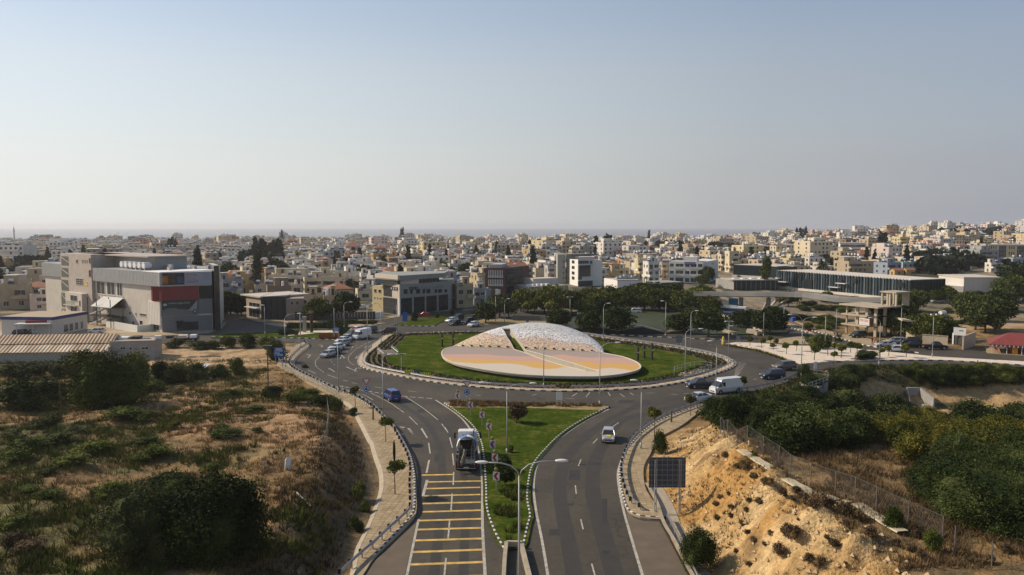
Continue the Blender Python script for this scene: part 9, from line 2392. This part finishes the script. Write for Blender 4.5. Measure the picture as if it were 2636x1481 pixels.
sprigs('dry_grass',P,.22+.3*rs.rand(len(P)),np.full(len(P),.022),7,M_STRAW,'straw-coloured dry grass over the left field',1)
P=field_pts(50000,-110,0,52,170,lambda x,y:LT(x,y)&(gmask(x,y)>.44+.06*rs.rand(len(x))));P=P[(fbm(P[:,0]+9,P[:,1],2.0,2)>.44)]
sprigs('green_weeds',P,.3+.45*rs.rand(len(P)),np.full(len(P),.05),8,M_LEAFM,'green weeds patching the left field',2,lean=.9)
P=field_pts(24000,-110,0,52,150,lambda x,y:LT(x,y));P=P[(fbm(P[:,0]+31,P[:,1]+4,2.6,2)>.56)]
sprigs('brown_scrub',P,.25+.4*rs.rand(len(P)),np.full(len(P),.03),9,M_TWIG,'brown dead scrub on the left field',3,lean=1.0)
P=field_pts(42000,8,90,52,150,lambda x,y:RT(x,y)&~((x>40)&(y>105)));P=P[(fbm(P[:,0]+3,P[:,1]+4,3.0,2)>.40)]
sprigs('brown_scrub',P,.28+.45*rs.rand(len(P)),np.full(len(P),.03),9,M_TWIG,'brown dead scrub on the plateau right of the cut bank',4,lean=1.0)
P=field_pts(14000,8,90,52,150,lambda x,y:RT(x,y));sprigs('dry_grass',P,.2+.3*rs.rand(len(P)),np.full(len(P),.022),7,M_STRAW,'dry grass on the right plateau',5)
P=field_pts(9000,4,40,52,112,lambda x,y:(x-np.interp(y,yeR,xeR)>1.0)&(x-np.interp(y,yeR,xeR)<10)&(fbm(x,y,3.5,2)>.52));sprigs('dry_grass',P,.15+.22*rs.rand(len(P)),np.full(len(P),.02),7,M_STRAW,'sparse dry grass on the tan cut bank',6)
P=field_pts(16000,30,120,100,163,lambda x,y:(x>34)&((x<66)|(y<124)|(y>157)));sprigs('green_weeds',P,.35+.5*rs.rand(len(P)),np.full(len(P),.06),8,M_LEAFD,'dark undergrowth on the valley slopes',7,lean=.9)
P=field_pts(9000,4,40,52,112,lambda x,y:(x-np.interp(y,yeR,xeR)>1.0)&(x-np.interp(y,yeR,xeR)<10)&(fbm(x+70,y,4.0,2)>.50));sprigs('brown_scrub',P,.14+.2*rs.rand(len(P)),np.full(len(P),.03),8,M_TWIG,'small dead tufts on the tan cut bank',16,lean=1.0)
P=field_pts(9000,-60,10,52,118,lambda x,y:(np.interp(y,ywL,xwL)-x>1.5)&(np.interp(y,ywL,xwL)-x<8));sprigs('brown_scrub',P,.25+.4*rs.rand(len(P)),np.full(len(P),.04),9,M_TWIG,'brown scrub on the shaded bank beside the left pavement',17,lean=1.0)
for i in range(46):
 g=G(R.choice([P_(R.uniform(-60,560),R.uniform(30,240)),E_(R.uniform(960,1900),R.uniform(820,1000)),D_(R.uniform(1900,2576),R.uniform(900,1060))]))
 if inside(g[0],g[1],ASPH)or any((fx-g[0])**2+(fy-g[1])**2<90 for fx,fy,fr_ in FOOT):continue
 bush(g[0],g[1],R.uniform(1.5,3.4),R.uniform(1.5,3),R.uniform(.9,2.2),(M_LEAFM,M_LEAFG,M_LEAFD)[i%3],'low green bush on the open dirt before the glass library','bushes before the library',nl if False else .07,2200,i)
n=6000;x=rs.uniform(2,40,n);y=np.exp(rs.uniform(np.log(50),np.log(112),n));d_=x-np.interp(y,yeR,xeR);k=(d_>.8)&(d_<10.5);x,y=x[k],y[k];n=len(x);s=.04+.24*rs.rand(n)**4
oc=np.array([(1,0,0),(0,1,0),(-1,0,0),(0,-1,0),(0,0,.8),(0,0,-.6)]);V=oc[None]*s[:,None,None]*(.6+.8*rs.rand(n,6,1))+np.stack([x,y,terrain(x,y)+s*.3],1)[:,None]
fo=np.array([(0,1,4),(1,2,4),(2,3,4),(3,0,4),(1,0,5),(2,1,5),(3,2,5),(0,3,5)]);tag(link('loose_stones',np_mesh('loose_stones',V.reshape(-1,3),(np.arange(n)[:,None,None]*6+fo[None]).reshape(-1,3),mat('tan_stone',(.50,.36,.20),var=.25,scale=1.5))),'loose tan stones on the cut bank',None,kind='stuff')
rows=[]
for off in(2.2,3.3,4.4,5.5):
 ln=resample(shrink(ISL,off)+shrink(ISL,off)[:1],.55)
 rows+=[(p[0]+R.uniform(-.12,.12),p[1]+R.uniform(-.12,.12),.15)for p in ln if R.random()<.86]
P=np.array(rows);sprigs('planted_rows',P,.30+.16*rs.rand(len(P)),np.full(len(P),.07),14,M_LEAFD,'rows of low dark ground-cover shrubs round the island lawn',8,lean=1.0)
P=np.array([(*G(N_(R.uniform(250,1900),R.uniform(1000,1062))),.15)for _ in range(700)]);P=P[np_inside(P[:,0],P[:,1],SPLIT)];sprigs('dry_hedge',P,.3+.2*rs.rand(len(P)),np.full(len(P),.04),14,M_STRAW,'dry clipped grass strip across the top of the front lawn',9,lean=.8)
P=np.array([(*G(R_(R.uniform(190,540),R.uniform(750,1200))),.16)for _ in range(1500)]);P=P[np_inside(P[:,0],P[:,1],shrink(SPLIT,.8))];P=P[(fbm(P[:,0]+3,P[:,1],2.0,2)>.46)];sprigs('green_weeds',P,.25+.35*rs.rand(len(P)),np.full(len(P),.06),14,M_LEAFM,'overgrown green weeds at the foot of the front lawn',10,lean=.8)
P=np.array([(*G(B_(R.uniform(1030,1230),R.uniform(1110,1150))),.15)for _ in range(500)]);sprigs('flower_bed',P,.4+.2*rs.rand(len(P)),np.full(len(P),.06),12,mat('orange_brown_blooms',(.20,.07,.02),var=.5,scale=2),'orange-brown flower bed at the end of the left splitter island',11)
P=np.array([(*G(z(R.uniform(a,b),R.uniform(c,d))),.15)for z,a,b,c,d,n_ in((B_,700,1300,1000,1040,350),(B_,620,800,1080,1110,80),(B_,1240,1330,1050,1110,120),(O_,2000,2400,270,370,60),(B_,1120,1600,975,1000,200))for _ in range(n_)]);sprigs('low_shrubs',P,.5+.4*rs.rand(len(P)),np.full(len(P),.09),14,M_LEAFD,'low dark shrubs planted along the far roads',12,lean=1.0)
e_=smooth_line(gpts(pts(O_,1170,395,1300,418,1500,455,1700,515,1850,575,1905,592)),.6);P=np.array([(p[0]+R.uniform(-.3,.3),p[1]+R.uniform(.2,1.2),.15)for p in e_ for _ in range(2)]);sprigs('low_shrubs',P,.3+.2*rs.rand(len(P)),np.full(len(P),.07),14,M_LEAFY,'low yellow-green plants along the gravel island edge',13,lean=1.0)
g=G(P_(800,530));bush(g[0],g[1],4.2,1.8,1.7,M_LEAFD,'long low dark shrub in the middle of the gravel island',None,leaf=.07,n=2600,z=.1);g=G(P_(895,525));bush(g[0],g[1],1.5,1.2,1.4,M_LEAFD,'small dark shrub at the right end of the long one',None,leaf=.1,n=1200,z=.1);g=G(P_(300,415));bush(g[0],g[1],2.3,2.0,2.9,M_LEAFD,'big round dark bush at the rear of the gravel island',None,leaf=.07,n=2600,z=.1)
for x,y,s,lab in((1985,965,1.6,'left'),(2210,935,1.1,'middle'),(2360,905,1.0,'right')):g=G(B_(x,y));bush(g[0],g[1],s*.8,s*.8,s*1.5,M_LEAFD,'dark round bush on the grass before the grey corner office, '+lab,None,leaf=.1,n=1200,z=.14)
g=G(B_(945,1085));tr_=empty('leafless_palm_trunk',(g[0],g[1],.15),0,'dark shaggy palm trunk on the left splitter island','palm');mb=MB();h_=ZR(B_(945,880),g[1]);[mb.cyl((0,0,k*h_/9),(0,0,(k+1)*h_/9),.33+.07*(k%2),.42-.05*(k%2),9)for k in range(9)];part('trunk',mb,mat('shaggy_bark',(.05,.035,.025),var=.4,scale=5),tr_)
mb=MB();mb.ball((0,0,h_),.8,.8,.5,9,5,jit=.5);part('dead_fronds',mb,M_TWIG,tr_)
g=G(B_(875,1080));st_=empty('stone_column',(g[0],g[1],.15),0,'pale square stone column beside the palm trunk','column');mb=MB();h_=ZR(B_(875,925),g[1]);mb.box(-.4,.4,-.4,.4,0,h_-.3);part('shaft',mb,M_CONC,st_);mb=MB();mb.box(-.5,.5,-.5,.5,h_-.3,h_);part('cap',mb,M_CONC,st_)
gm_=defaultdict(list)
for o in list(COL.objects):
 if o.parent is None and o.get('group')and o.get('label'):gm_[(o['group'],o['label'])].append(o)
for(g_,l_),os_ in gm_.items():
 if len(os_)<4 or g_=='houses of the town' or len(l_.split())>12:continue
 pr_=[proj(o.location.x,o.location.y,o.location.z)for o in os_]
 us=sorted(p[0]for p in pr_);k=max(3,min(5,len(us)//9))
 for o,p in zip(os_,pr_):
  i=min(k-1,int(k*us.index(p[0])/len(us)))
  mates=sorted(q[1]for q in pr_ if min(k-1,int(k*us.index(q[0])/len(us)))==i)
  j=int(3*mates.index(p[1])/len(mates))
  w_=({3:('left','middle','right'),4:('far left','left of centre','right of centre','far right'),5:('far left','left','middle','right','far right')}[k])[i]
  o['label']='%s, %s %s'%(l_,('rear','midway','front')[j],w_)
  # ------------------------------------------------------------------ the air itself
hzm=bpy.data.materials.new('air');hzm.use_nodes=True
hzn=hzm.node_tree.nodes;hzn.clear()
pv=hzn.new('ShaderNodeVolumePrincipled');pv.inputs['Color'].default_value=(0.86,0.87,0.90,1)
pv.inputs['Density'].default_value=0.00010;pv.inputs['Anisotropy'].default_value=0.35
ho=hzn.new('ShaderNodeOutputMaterial');hzm.node_tree.links.new(pv.outputs[0],ho.inputs['Volume'])
mb=MB();mb.box(-16500,16500,-400,17500,-41.5,HAZE_TOP)
tag(mb.build('haze',hzm),kind='stuff')
